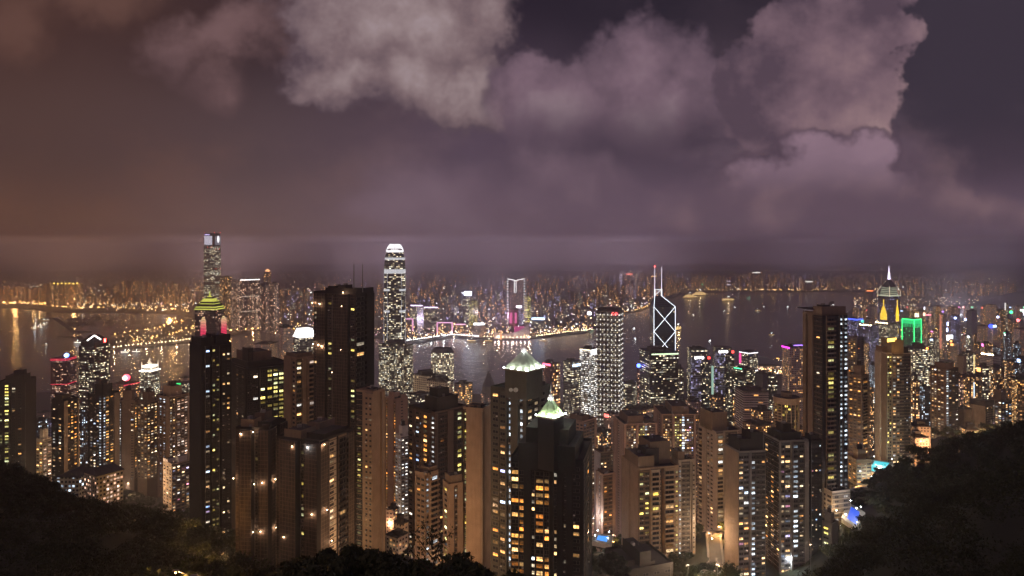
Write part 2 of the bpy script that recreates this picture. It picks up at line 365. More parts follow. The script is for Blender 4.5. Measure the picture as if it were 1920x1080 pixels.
# ------------------------------------------------------------------ the island: one sheet of ground from the peak to its shore
CTRL = [  # (photo column, distance, ground height)
    (960, 0, 388), (-400, 0, 385), (2400, 0, 385), (960, 60, 362), (-200, 60, 360), (2200, 60, 362),
    (-250, 150, 332), (-250, 400, 268), (-250, 700, 170), (-250, 1300, 20),
    (0, 150, 326), (0, 250, 297), (0, 400, 262), (0, 470, 243), (0, 600, 172), (0, 700, 142), (0, 1000, 50),
    (130, 250, 291), (130, 400, 246), (130, 470, 222), (170, 520, 207), (170, 700, 135),
    (240, 150, 318), (240, 250, 285), (240, 350, 256), (240, 450, 205), (240, 620, 168), (240, 800, 118),
    (400, 150, 314), (400, 250, 278), (400, 330, 255), (400, 420, 218), (400, 600, 150), (400, 900, 60),
    (540, 150, 308), (540, 250, 262), (540, 350, 225), (540, 480, 185), (540, 700, 110),
    (740, 150, 306), (740, 250, 258), (740, 350, 222), (740, 450, 190), (740, 600, 147), (740, 850, 60), (740, 1100, 20),
    (960, 150, 304), (960, 250, 255), (960, 350, 220), (960, 600, 140), (960, 850, 50), (960, 1100, 15),
    (1200, 150, 304), (1200, 300, 245), (1200, 430, 200), (1200, 600, 140), (1200, 850, 45), (1200, 1100, 12),
    (1330, 480, 200), (1340, 350, 225), (1450, 420, 196), (1500, 250, 268), (1500, 330, 230), (1500, 520, 185), (1400, 800, 80), (1400, 1100, 20),
    (1580, 300, 246), (1560, 480, 216), (1600, 400, 222), (1620, 560, 200), (1640, 670, 181), (1640, 480, 208), (1560, 800, 120), (1560, 1200, 20),
    (1700, 150, 326), (1700, 250, 296), (1700, 350, 262), (1700, 430, 246), (1700, 520, 233), (1700, 640, 180),
    (1780, 500, 249), (1800, 700, 172), (1750, 850, 165), (1780, 900, 152),
    (1920, 150, 336), (1920, 250, 311), (1920, 350, 291), (1920, 450, 274), (1900, 800, 190), (1860, 950, 140), (1900, 1300, 60), (1750, 1200, 60),
    (2200, 300, 330), (2200, 600, 280), (2200, 900, 220), (2200, 1500, 100),
    (-200, 2000, 6), (300, 1300, 10), (300, 1900, 3), (700, 1300, 6), (700, 1900, 3), (1000, 1300, 6), (1000, 1900, 3), (1250, 1400, 6), (1250, 2300, 3),
    (1500, 1500, 8), (1500, 2400, 3), (1700, 1700, 15), (1700, 2600, 4), (1700, 4500, 3), (1900, 1800, 25), (1900, 3000, 6), (2000, 4300, 150), (1890, 4500, 110), (1840, 4700, 30), (1950, 6000, 20), (2200, 6500, 100),
    (1750, 5500, 3), (2200, 3000, 60),
]
def _uv(px, Y):
    return np.array([(px - CX) / FPX * 1.3 * (0.35 + Y / (Y + 900.0)), math.log((Y + 260.0) / 260.0)])
_A = np.array([_uv(a, b) for a, b, _c in CTRL]); _Z = np.array([c for _a, _b, c in CTRL], float)
_K = np.sqrt(((_A[:, None] - _A[None]) ** 2).sum(-1) + 1e-4)
_n = len(_A); _M = np.zeros((_n + 1, _n + 1)); _M[:_n, :_n] = -_K - np.eye(_n) * 0.004; _M[_n, :_n] = 1; _M[:_n, _n] = 1
_W = np.linalg.solve(_M, np.append(_Z, 0))
def gz_np(px, Y):
    p = np.stack([(px - CX) / FPX * 1.3 * (0.35 + Y / (Y + 900.0)), np.log((Y + 260.0) / 260.0)], -1)
    d = np.sqrt(((p[:, None] - _A[None]) ** 2).sum(-1) + 1e-4)
    return -d @ _W[:_n] + _W[_n]
def gz(px, Y):
    return max(2.0, float(gz_np(np.array([float(px)]), np.array([float(Y)]))[0]))
SHORE = [(-900, 1950), (0, 1900), (350, 1900), (700, 1900), (900, 1880), (1050, 1760), (1180, 1920), (1280, 2200), (1400, 2450), (1500, 2450), (1560, 3000), (1590, 4300), (1610, 5200), (1750, 6200), (1900, 6900), (2300, 7500), (2900, 7500)]
def interp(tab, x):
    return float(np.interp(x, [a for a, _ in tab], [b for _, b in tab]))
def island():
    cols = np.linspace(-900, 2900, 191); rows = np.concatenate([[0, .004, .008, .014, .02], np.linspace(.03, 1, 120) ** 1.35, ])
    V = []; nr = len(rows) + 1
    for c in cols:
        sh = interp(SHORE, c); Y = -30 + rows * (sh + 30)
        z = gz_np(np.full(len(Y), c), np.maximum(Y, 0)); z = np.maximum(z, 1.8)
        for k, (yy, zz) in enumerate(zip(Y, z)):
            b = noise.noise(Vector((c * .01, yy * .02, 0))) * min(4.0, max(0, zz - 20) * .05)
            V.append((PX(c, max(yy, 40)) if yy > 40 else (c - CX) / FPX * 40 - 0, yy, zz + b))
        V.append((PX(c, sh + 2), sh + 2, -4.0))
    F = [(i * nr + j, (i + 1) * nr + j, (i + 1) * nr + j + 1, i * nr + j + 1) for i in range(len(cols) - 1) for j in range(nr - 1)]
    me = bpy.data.meshes.new('ground'); me.from_pydata(V, [], F); me.polygons.foreach_set('use_smooth', [True] * len(F))
    m, g, p = new_mat('hillside')
    pos = g.new('ShaderNodeNewGeometry').outputs['Position']; f, _ = g.noise(pos, .05, 6, .65); f2, _ = g.noise(pos, .006, 4, .6)
    zz = g.sep(pos)[2]
    veg = g.mix(f, (.020, .026, .012), (.05, .055, .028)); urb = g.mix(f, (.05, .048, .045), (.13, .12, .11))
    g.put(p.inputs['Base Color'], g.mix(g.smooth(g.m('ADD', zz, g.m('MULTIPLY', f2, 60)), 90, 190), urb, veg)); p.inputs['Roughness'].default_value = .95
    me.materials.append(m)
    o = bpy.data.objects.new('ground', me); COL.objects.link(o); tag(o, 'dark wooded hillside falling to the built-up harbour shore', kind='structure')
island()

# ------------------------------------------------------------------ water
def water():
    m, g, p = new_mat('harbour_water')
    pos = g.new('ShaderNodeNewGeometry').outputs['Position']
    n1, _ = g.noise(g.v('MULTIPLY', pos, (1, .55, 1)), .035, 4, .62); n2, _ = g.noise(pos, .0035, 3, .5)
    bump = g.new('ShaderNodeBump'); bump.inputs['Strength'].default_value = .75; bump.inputs['Distance'].default_value = 5.0
    g.put(bump.inputs['Height'], n1); g.l.new(bump.outputs[0], p.inputs['Normal'])
    g.put(p.inputs['Base Color'], g.mix(n2, (.018, .018, .075), (.028, .025, .10)))
    p.inputs['Roughness'].default_value = .16; p.inputs['IOR'].default_value = 1.33; p.inputs['Specular IOR Level'].default_value = .5
    b = MB(); n = 24
    for i in range(n):
        for j in range(n):
            x0 = -16000 + 32000 * i / n; x1 = -16000 + 32000 * (i + 1) / n; y0 = 900 + 17000 * j / n; y1 = 900 + 17000 * (j + 1) / n
            b.face([(x0, y0, 0), (x1, y0, 0), (x1, y1, 0), (x0, y1, 0)], m)
    tag(b.build('harbour_water'), 'dark purple harbour water with soft streaks of reflected light', kind='structure')
water()

# ------------------------------------------------------------------ the far shore: flat reclaimed land and hills behind
def wp(px, py, z=2.5):
    Y = FPX * (CAMZ - z) / (py - HY); return (PX(px, Y), Y)
landm = plain('reclaimed_land', (.055, .05, .045), .95, .4, .01, streak=False)
def land_sheet(name, label, line, back, z=2.6):
    """a quay line of photo points, run back to the photo points of BACK"""
    b = MB(); P = [wp(*q) for q in line]; Q = [wp(*q) for q in back]
    n = 60
    def samp(T, t):
        d = [0]
        for i in range(1, len(T)): d.append(d[-1] + math.dist(T[i], T[i - 1]))
        s = t * d[-1]; return (float(np.interp(s, d, [a[0] for a in T])), float(np.interp(s, d, [a[1] for a in T])))
    A = [samp(P, i / n) for i in range(n + 1)]; B = [samp(Q, i / n) for i in range(n + 1)]
    for i in range(n):
        b.face([(*A[i], z), (*A[i + 1], z), (*B[i + 1], z), (*B[i], z)], landm)
        b.face([(*A[i], -3), (*A[i + 1], -3), (*A[i + 1], z), (*A[i], z)], landm)
        b.face([(*B[i + 1], -3), (*B[i], -3), (*B[i], z), (*B[i + 1], z)], landm)
    return tag(b.build(name), label, kind='structure')
EAST = [(1040, 631), (1112, 622), (1124, 606), (1160, 590), (1195, 584), (1225, 573), (1268, 556), (1290, 548), (1420, 547), (1560, 548), (1640, 548), (1800, 540), (2100, 536)]
land_sheet('shore', 'flat built-up shore on the far side of the harbour', [(-300, 577), (60, 578), (100, 588), (150, 584), (250, 586), (330, 588)] + [(420, 610), (470, 623), (540, 618), (600, 628), (700, 629), (740, 641), (765, 645), (850, 633), (900, 637), (940, 638), (1000, 637)] + EAST,
           [(-300, 508), (200, 508), (700, 508), (1000, 508), (1500, 508), (2100, 508)])
land_sheet('reclamation', 'lamp-lit spit of reclaimed land reaching out between shelter and harbour', [(206, 657), (240, 653), (300, 648), (365, 641), (430, 630), (470, 624)], [(206, 630), (250, 622), (300, 611), (340, 600), (400, 590), (460, 586)], 3.2)
def strip_mesh(name, label, pts, w, z, mat, kind='structure', thick=3.0):
    b = MB(); W = [Vector((*wp(*q), 0)) for q in pts]
    for i in range(len(W) - 1):
        d = (W[i + 1] - W[i]).normalized(); nn = Vector((-d.y, d.x, 0)) * w / 2
        A = [W[i] - nn, W[i + 1] - nn, W[i + 1] + nn, W[i] + nn]
        b.prism([(q.x, q.y) for q in A], z - thick, z + .004 * (i % 2), mat)
    return tag(b.build(name), label, kind=kind)
rockm = plain('breakwater_rock', (.035, .03, .028), .95, .5, .05, streak=False)
strip_mesh('breakwater', 'long bent breakwater of the typhoon shelter', [(80, 596), (104, 597), (120, 608), (136, 620), (168, 622)], 22, 3, rockm)
strip_mesh('breakwater', 'short curved breakwater left of the lamp-lit spit', [(108, 631), (148, 631), (160, 638)], 18, 3, rockm)
def hills(name, label, prof, Y, depth, mat):
    b = MB(); n = len(prof)
    for i in range(n - 1):
        for k in range(8):
            a0 = k / 8; a1 = (k + 1) / 8
            def P(i, a):
                px, py = prof[i]; h = PZ(py, Y) * math.sin(a * math.pi / 2) ** .8
                jit = 1 + .10 * noise.noise(Vector((px * .02, a * 4, 1)))
                return (PX(px, Y), Y - depth * (1 - a), max(h * jit if a < 1 else h, 1))
            b.face([P(i, a0), P(i + 1, a0), P(i + 1, a1), P(i, a1)], mat)
    return tag(b.build(name, smooth=True), label, kind='structure')
# ------------------------------------------------------------------ haze over the whole place (the sky stays outside it)
def haze():
    b = MB(); b.prism([(-14000, -200), (14000, -200), (14000, 12500), (-14000, 12500)], -6, 492, roofm, bottom=True)
    m = bpy.data.materials.new('haze'); m.use_nodes = True; t = m.node_tree; t.nodes.clear()
    v = t.nodes.new('ShaderNodeVolumePrincipled'); o = t.nodes.new('ShaderNodeOutputMaterial'); t.links.new(v.outputs[0], o.inputs['Volume'])
    v.inputs['Color'].default_value = (.90, .85, 1.0, 1); v.inputs['Density'].default_value = HAZE; v.inputs['Anisotropy'].default_value = 0.75
    b.mats = [m]; b.mi = [0] * len(b.mi)
    tag(b.build('haze'), 'thin night haze over the city and harbour', kind='stuff')
HAZE = 1.95e-4
haze()

# ------------------------------------------------------------------ tower builders
def plan(pL, pF, pR, Y, delta=None):
    """a rectangular plan seen corner-on: photo columns of its left, front and right corners; Y the front corner's distance"""
    uL, uF, uR = [(p - CX) / FPX for p in (pL, pF, pR)]; phi = math.atan(uF)
    if delta is None: delta = math.degrees(math.atan2(max(pR - pF, 1), max(pF - pL, 1)))
    delta = min(84, max(6, delta)); th = phi + rad(delta) if True else 0
    # the left face runs from F along (-cos, sin), the right face along (sin, cos)
    c, s = math.cos(th), math.sin(th)
    Fx, Fy = uF * Y, Y
    a = (Fx - uL * Y) / max(c + uL * s, .05); b = (Fx - uR * Y) / (min(uR * c - s, -.05))
    F = (Fx, Fy); L = (Fx - a * c, Fy + a * s); Rr = (Fx + b * s, Fy + b * c); B = (L[0] + Rr[0] - Fx, L[1] + Rr[1] - Fy)
    return [L, F, Rr, B]
def inset(P, d):
    n = len(P); cx = sum(p[0] for p in P) / n; cy = sum(p[1] for p in P) / n; out = []
    for i in range(n):
        p = Vector(P[i]); a = Vector(P[i - 1]); b = Vector(P[(i + 1) % n])
        e1 = (a - p).normalized(); e2 = (b - p).normalized(); s = abs(e1.x * e2.y - e1.y * e2.x)
        q = p + (e1 + e2) * d / max(s, .3); out.append((q.x, q.y))
    return out
def lerp2(a, b, t): return (a[0] + (b[0] - a[0]) * t, a[1] + (b[1] - a[1]) * t)
def sub_plan(P, f0, f1, g0, g1):
    """part of a rectangular plan: f along the left face (0 left corner, 1 front), g along the right face (0 front, 1 right corner)"""
    L, F, Rr, B = P
    def at(f, g): 
        vL = (L[0] - F[0], L[1] - F[1]); vR = (Rr[0] - F[0], Rr[1] - F[1])
        return (F[0] + vL[0] * (1 - f) + vR[0] * g, F[1] + vL[1] * (1 - f) + vR[1] * g)
    return [at(f0, g0), at(f1, g0), at(f1, g1), at(f0, g1)]
def pcenter(P): return (sum(p[0] for p in P) / len(P), sum(p[1] for p in P) / len(P))
def base_z(P):
    return min(gz(CX + p[0] / p[1] * FPX, p[1]) for p in P) - 2

_tmpl = {}
def win_template(mat):
    if mat.name in _tmpl: return _tmpl[mat.name]
    b = MB(); y0 = -.10
    b.face([(-.5, y0, -.5), (.5, y0, -.5), (.5, y0, .5), (-.5, y0, .5)], mat, [(0, 0), (1, 0), (1, 1), (0, 1)])
    for A, Bq in (((-.5, -.5), (.5, -.5)), ((.5, -.5), (.5, .5)), ((.5, .5), (-.5, .5)), ((-.5, .5), (-.5, -.5))):
        b.face([(A[0], 0, A[1]), (Bq[0], 0, Bq[1]), (Bq[0], y0, Bq[1]), (A[0], y0, A[1])], WALL['grey'])
    o = b.build('window'); me = o.data; bpy.data.objects.remove(o); _tmpl[mat.name] = me; return me

class Face:
    def __init__(s, A, B, org):
        s.A = A; s.B = B; s.w = math.dist(A, B); s.u = ((B[0] - A[0]) / s.w, (B[1] - A[1]) / s.w); s.n = (s.u[1], -s.u[0]); s.org = org
    def pt(s, t, off=0.0): return (s.A[0] + s.u[0] * t * s.w + s.n[0] * off, s.A[1] + s.u[1] * t * s.w + s.n[1] * off)

def fine_tower(name, label, cols, top, Y, left, right, wall, base=None, fh=3.1, group=None, seed=1, pbot=1100, cap=70, delta=None, crown=None, trim=True, cat='tower block'):
    """a near tower. left/right: lists of strips (width, offset, kind, ...) from left to right as seen.
    kinds: ('-',) blank; ('w', n, width, height, lit share, palette, strength); ('b', lit share, palette, strength) balconies; ('s', n, w, h, palette, strength) stair lights"""
    rr = random.Random(seed); P = plan(*cols, Y, delta); ztop = PZ(top, Y); z0 = base_z(P) if base is None else base
    zvis = max(z0, PZ(pbot, Y)); c0 = pcenter(P); org = (c0[0], c0[1], z0)
    root = empty(name, org, label, cat, group)
    faces = [(Face(P[0], P[1], org), left), (Face(P[1], P[2], org), right)]
    body = MB(); wm = WALL[wall]; lights = []; dark = []; balc = []
    pts = []
    for fi, (F, strips) in enumerate(faces):
        tot = sum(s[0] for s in strips); t = 0
        for st in strips:
            t1 = t + st[0] / tot; off = st[1] * 2.0
            pts.append((F.pt(t, off), F.pt(t1, off), WALL.get(st[-1], wm) if isinstance(st[-1], str) and st[-1] in WALL else wm))
            w = F.w * (t1 - t); kind = st[2]
            if fi == 1 and kind == 'w' and not (isinstance(st[-1], str) and st[-1] in WALL) and (st[3] >= 2 or st[6] > .15) and wall in SHADE_WALL: pts[-1] = (pts[-1][0], pts[-1][1], SHADE_WALL[wall])
            nfl = int((ztop - 1.2 - zvis) / fh)
            if kind in ('w', 's'):
                n, fw, fhgt = st[3], st[4], st[5]
                if kind == 'w': lit, pal, e = min(st[6] * 1.35, .8), st[7], st[8] * 1.15
                else: lit, pal, e = .93, st[6], st[7]
                for k in range(nfl):
                    z = ztop - 1.4 - fh * (k + .5)
                    for i in range(n):
                        tc = t + (t1 - t) * (i + .5) / n; ww = min(w / n * min(fw * 1.22, .92), 3.6)
                        on = rr.random() < lit
                        (lights if on else dark).append((F, tc, off, z, ww, fhgt, pal, e))
            elif kind == 'b':
                lit, pal, e = st[3], st[4], st[5]
                for k in range(nfl):
                    z = ztop - 1.4 - fh * (k + .5)
                    on = rr.random() < lit
                    (lights if on else dark).append((F, (t + t1) / 2, off, z + .1, w * .8, 2.1, pal, e))
                    balc.append((F, (t + t1) / 2, off, z - fh * .5, w * .96))
            t = t1
    # body: extrude the stepped outline
    out = []
    for a, b, m in pts: out += [(a, m), (b, None)]
    ring = [q[0] for q in out] + [P[2], P[3], P[0]]
    mats = [q[1] for q in out] + [None, None, None]
    u = 0.0
    for i in range(len(ring)):
        a, b = ring[i], ring[(i + 1) % len(ring)]; w = math.dist(a, b)
        if w < .01: continue
        m = mats[i] or wm
        body.face([(*a, z0), (*b, z0), (*b, ztop), (*a, ztop)], m, [(u, 0), (u + w, 0), (u + w, ztop - z0), (u, ztop - z0)]); u += w
    body.face([(*q, ztop) for q in ring if True], roofm)
    if trim:      # slab edges showing as thin lines, and a parapet
        for F, strips in faces:
            tot = sum(s[0] for s in strips); t = 0
            for st in strips:
                t1 = t + st[0] / tot
                if st[2] in ('w', 'b') and st[0] / tot > .1:
                    z = ztop - 1.4
                    while z > zvis:
                        o2 = st[1] * 2.0; a = F.pt(t + .01, o2); b = F.pt(t1 - .01, o2); a2 = F.pt(t + .01, o2 + .22); b2 = F.pt(t1 - .01, o2 + .22)
                        body.prism([a2, b2, b, a], z - .12, z + .12, wm, bottom=True); z -= fh
                t = t1
    for F, strips in faces:
        tot = sum(s[0] for s in strips); t = 0
        for st in strips:
            t1 = t + st[0] / tot
            if rr.random() < .7: q = F.pt(t + (t1 - t) * rr.choice((.06, .94)), st[1] * 2 + .16); body.tube((*q, zvis), (*q, ztop - .6), .11, .11, WALL['grey'] if rr.random() < .5 else WALL['dark'], 4)
            t = t1
    Pi = inset(P, .35)
    for i in range(4):
        a, b, c, d = P[i], P[(i + 1) % 4], Pi[(i + 1) % 4], Pi[i]
        body.prism([a, b, c, d], ztop + .004, ztop + 1.2 + .003 * i, wm)
    body.build('body', root, org=org)
    # windows: the largest lit ones as parts of their own, the rest as one mesh
    rr.shuffle(lights); own = lights[:cap]; rest = lights[cap:]
    for F, tc, off, z, ww, hh, pal, e in own:
        o = bpy.data.objects.new('window', win_template(window_mat(pal, e))); COL.objects.link(o); o.parent = root
        x, y = F.pt(tc, off + .01); o.location = (x - org[0], y - org[1], z - org[2]); o.rotation_euler = (0, 0, math.atan2(F.u[1], F.u[0])); o.scale = (ww * rr.uniform(.8, 1), 1, hh)
    wb = MB(); body2 = MB()
    for k, (F, tc, off, z, ww, hh, pal, e) in enumerate(rest + dark):
        m = window_mat(pal, e) if k < len(rest) else window_mat('warm', 0, True)
        h = ww / 2 / F.w; a = F.pt(tc - h, off + .07); b = F.pt(tc + h, off + .07); a2 = F.pt(tc - h, off - .05); b2 = F.pt(tc + h, off - .05)
        i = rr.randint(0, 900)
        wb.face([(*a, z - hh / 2), (*b, z - hh / 2), (*b, z + hh / 2), (*a, z + hh / 2)], m, [(i + .001, 0.001), (i + .999, 0.001), (i + .999, .999), (i + .001, .999)])
        wb.face([(*a, z + hh / 2), (*b, z + hh / 2), (*b2, z + hh / 2), (*a2, z + hh / 2)], wm)
        wb.face([(*a2, z - hh / 2), (*b2, z - hh / 2), (*b, z - hh / 2), (*a, z - hh / 2)], wm)
    for k, (F, tc, off, z, ww, hh, pal, e) in enumerate(lights + dark):
        if rr.random() < .22:
            q = F.pt(tc + rr.choice((-1, 1)) * ww * .28 / F.w, off + .3); body2.box((q[0], q[1], z - hh / 2 - .75), (.8, .55, .5), WALL['white'] if rr.random() < .6 else WALL['grey'], math.atan2(F.u[1], F.u[0]))
    if body2.f: tag(body2.build('air_conditioners', root, org=org), None, kind='stuff')
    if wb.f: tag(wb.build('window_rows', root, org=org), None, kind='stuff')
    for F, tc, off, z, w in balc[:45]:
        key = ('balc', round(w, 1), wall)
        if key not in _tmpl:
            b = MB(); D = 1.5; b.box((0, -D / 2, 0), (w, D, .18), wm); b.box((0, -D + .06, .18), (w, .12, .95), wm); b.box((-w / 2 + .06, -D / 2 - .06, .18), (.12, D - .12, .95), wm); b.box((w / 2 - .06, -D / 2 - .06, .18), (.12, D - .12, .95), wm)
            o = b.build('balcony'); _tmpl[key] = o.data; bpy.data.objects.remove(o)
        o = bpy.data.objects.new('balcony', _tmpl[key]); COL.objects.link(o); o.parent = root
        x, y = F.pt(tc, off); o.location = (x - org[0], y - org[1], z - org[2]); o.rotation_euler = (0, 0, math.atan2(F.u[1], F.u[0]))
    # roof rooms: (f0,f1,g0,g1,height in photo rows, wall)
    for q in (crown or [(.25, .8, .2, .75, 18, wall), (.4, .6, .35, .6, 26, 'dark')]):
        b = MB(); Q = sub_plan(P, *q[:4]); h = q[4] / FPX * Y
        b.prism(Q, ztop + .01, ztop + h, WALL[q[5]], roofm)
        Qi = inset(Q, .25)
        b.prism([Q[0], Q[1], Qi[1], Qi[0]], ztop + h + .004, ztop + h + .7, WALL[q[5]]); b.prism([Q[1], Q[2], Qi[2], Qi[1]], ztop + h + .004, ztop + h + .705, WALL[q[5]])
        cx, cy = pcenter(Q)
        rmo = b.build('roof_room', root, org=org); b = MB()
        if h > 3:
            b.box((cx + rr.uniform(-2, 2), cy + rr.uniform(-2, 2), ztop + h), (2.2, 1.6, 1.5), steel, rr.random() * 3)
            b.tube((cx + 1, cy, ztop + h), (cx + 1, cy, ztop + h + rr.uniform(2, 5)), .06, .03, steel, 5)
            b.build('antenna', rmo, org=org)
    # rooftop clutter: tanks, ducts, dishes
    for k in range(rr.randint(2, 4)):
        b = MB(); x, y = pcenter(sub_plan(P, *(lambda f, g: (f, f + .01, g, g + .01))(rr.uniform(.1, .9), rr.uniform(.08, .9))))
        if rr.random() < .6: b.box((x, y, ztop), (rr.uniform(1.5, 4), rr.uniform(1.5, 3), rr.uniform(1.4, 2.6)), WALL['dark'], rr.random() * 3)
        else: b.tube((x, y, ztop), (x, y, ztop + rr.uniform(1.8, 2.6)), 1.2, 1.2, steel, 12)
        b.build('water_tank', root, org=org)
    return root, P, ztop, z0

def block(name, label, cols, top, Y, mat, base=None, group=None, room=True, cat='tower block', delta=None, rmat=None, seed=0, mats2=None, parts=True, ledges=0):
    """a mid-distance tower: skin of window cells, parapet, rooms on the roof"""
    rr = random.Random(seed * 7 + int(cols[0])); P = plan(*cols, Y, delta); zt = PZ(top, Y); z0 = base_z(P) if base is None else base
    c = pcenter(P); org = (c[0], c[1], z0)
    rm = rmat or roofm
    if not parts:
        b = MB(); b.prism(P, z0, zt, mat, rm, sides={1: mats2} if mats2 else None)
        if room: Q = sub_plan(P, .25, .75, .2, .7); b.prism(Q, zt + .01, zt + rr.uniform(3, 7), rm)
        return tag(b.build(name, org=org, loc=org), label, cat, group), P, zt, z0
    root = empty(name, org, label, cat, group); b = MB()
    b.prism(P, z0, zt, mat, rm, sides={1: mats2} if mats2 else None)
    Pi = inset(P, .4)
    for i in range(4): b.prism([P[i], P[(i + 1) % 4], Pi[(i + 1) % 4], Pi[i]], zt + .004, zt + 1.3 + .003 * i, rm)
    if ledges:
        z = zt - ledges
        while z > z0 + 5:
            Q = inset(P, -.35); b.prism(Q, z - .2, z + .2, rm, bottom=True); z -= ledges
    b.build('body', root, org=org)
    if room:
        f = rr.uniform(.15, .35); q = MB(); Q = sub_plan(P, f, f + .45, f, f + .45); q.prism(Q, zt + .01, zt + rr.uniform(3, 8), rm); q.build('roof_room', root, org=org)
        if rr.random() < .6:
            q = MB(); Q = sub_plan(P, .6, .85, .1, .4); q.prism(Q, zt + .01, zt + rr.uniform(2, 4), rm); q.build('roof_room', root, org=org)
    return root, P, zt, z0

def point(loc, e, col, r=.4, parent=None, name='lamp_light'):
    d = bpy.data.lights.new(name, 'POINT'); d.energy = e; d.color = col; d.shadow_soft_size = r
    o = bpy.data.objects.new(name, d); COL.objects.link(o); o.location = loc
    if parent: o.parent = parent
    return o
AMB = (1.0, .50, .16); WHT = (.85, .93, 1.0); WRM = (1.0, .68, .38)
bulb = {'amber': glow('bulb_amber', (1.0, .50, .13), 40), 'white': glow('bulb_white', (.85, .93, 1.0), 40), 'warm': glow('bulb_warm', (1.0, .72, .40), 40), 'red': glow('bulb_red', (1.0, .05, .04), 30), 'green': glow('bulb_green', (.1, 1.0, .3), 25), 'blue': glow('bulb_blue', (.1, .2, 1.0), 40)}
_lampn = [0]
def street_lamp(x, y, z, col, label, e=0, h=9.0, group='street lamps', r=.35):
    key = ('lamp', col, h, r)
    if key not in _tmpl:
        b = MB(); b.tube((0, 0, 0), (0, 0, h), .12, .07, steel, 6); b.tube((0, 0, h), (1.6, 0, h + .5), .06, .05, steel, 5); o = b.build('pole'); pm = o.data; bpy.data.objects.remove(o)
        b = MB(); b.box((1.8, 0, h + .42), (.9, .35, .18), steel); o = b.build('lamp_head'); hm_ = o.data; bpy.data.objects.remove(o)
        b = MB(); b.ball((1.8, 0, h + .25), r, bulb[col], 8, 5, .7); o = b.build('bulb'); _tmpl[key] = (pm, hm_, o.data); bpy.data.objects.remove(o)
    pm, hm2, bm2 = _tmpl[key]; root = empty('street_lamp', (x, y, z), label, 'street lamp', group); root.rotation_euler = (0, 0, R.random() * 6)
    for nm, me in (('pole', pm), ('lamp_head', hm2)):
        o = bpy.data.objects.new(nm, me); COL.objects.link(o); o.parent = root
    q = bpy.data.objects.new('bulb', bm2); COL.objects.link(q); q.parent = o
    if e: point((1.8, 0, h - .6), e, {'amber': AMB, 'white': WHT, 'warm': WRM}[col], r, root)
    return root

# ------------------------------------------------------------------ near towers on the hillside
NG = 'hillside apartment towers'
W = lambda f, off, n, fw, fh, lit, pal='warm', e=1.6, *x: (f, off, 'w', n, fw, fh, lit, pal, e, *x)
SL = lambda f, off, n, fw, fh, pal='cool', e=2.2, *x: (f, off, 's', n, fw, fh, pal, e, *x)
BL = lambda f, off, lit, pal='warm', e=1.5, *x: (f, off, 'b', lit, pal, e, *x)
BK = lambda f, off=0.0, *x: (f, off, '-', *x)

fine_tower('apartment_tower', 'tall dark apartment tower with scattered yellow windows, before the crown-roofed tower with red columns', (355, 377, 434), 650, 420,
    [BK(1)], [BK(.5), W(1, .6, 1, .6, 1.3, .30, 'mixed', 2.0), BK(.25, -1), W(1.4, .4, 2, .5, 1.3, .34, 'yellow', 1.5), BK(.3, -1), W(1.6, .5, 2, .45, 1.3, .16, 'warm', 1.6), BK(.3)], 'charcoal', group=NG, seed=1, cap=90,
    crown=[(.1, .95, .03, .42, 14, 'charcoal'), (.1, .95, .50, .98, 17, 'charcoal'), (.3, .8, .42, .5, 10, 'charcoal')])
fine_tower('apartment_tower', 'dark bow-fronted apartment tower with a band of yellow-green lit rooms high up', (430, 462, 548), 692, 480,
    [BK(.6), W(1, .3, 2, .5, 1.4, .08, 'warm', 1.2)], [W(1, .2, 2, .7, 1.7, .20, 'warm', 1.4), W(1.2, .9, 2, .8, 1.9, .42, 'yellow', 1.3), W(1, .5, 2, .8, 1.9, .55, 'yellow', 1.7), W(.8, 0, 1, .5, 1.5, .2, 'orange', 1.2)], 'charcoal', group=NG, seed=2, pbot=830,
    crown=[(.0, .9, .05, .75, 10, 'dark'), (.1, .8, .12, .62, 26, 'brown'), (.5, .8, .10, .22, 34, 'dark')])
fine_tower('apartment_tower', 'tan apartment tower with rounded balcony stack, left of the tall netted tower with two masts', (532, 556, 596), 674, 455,
    [BK(.8), W(.5, -.6, 1, .6, 1.6, .1), BK(.2)], [W(.5, -.4, 1, .8, 1.8, .5, 'warm', 1.7), BK(.35), BL(.9, .5, .45, 'pink', 1.6)], 'tan', group=NG, seed=3, pbot=880, crown=[(.1, .9, .05, .8, 8, 'tan_dark')])
# the tall netted tower with two masts
WALL['net_shade'] = plain('wall_net_shade', (.03, .024, .02))
netm, g_, p_ = new_mat('scaffold_netting')
_uv0 = g_.new('ShaderNodeUVMap').outputs[0]; _u, _v, _ = g_.sep(_uv0)
_g1 = g_.m('LESS_THAN', g_.m('FRACT', g_.m('DIVIDE', _u, 1.9)), .10); _g2 = g_.m('LESS_THAN', g_.m('FRACT', g_.m('DIVIDE', _v, 2.05)), .11)
_pos = g_.new('ShaderNodeNewGeometry').outputs['Position']; _f, _ = g_.noise(g_.v('MULTIPLY', _pos, (1, 1, .12)), .8, 5, .7); _f3, _ = g_.noise(_pos, .12, 3, .5)
_net = g_.mix(g_.smooth(_f, .35, .7), (.012, .010, .009), (.085, .062, .048))
g_.put(p_.inputs['Base Color'], g_.mix(g_.m('MAXIMUM', _g1, _g2), _net, (.13, .095, .07))); p_.inputs['Roughness'].default_value = .85
WALL['net'] = netm
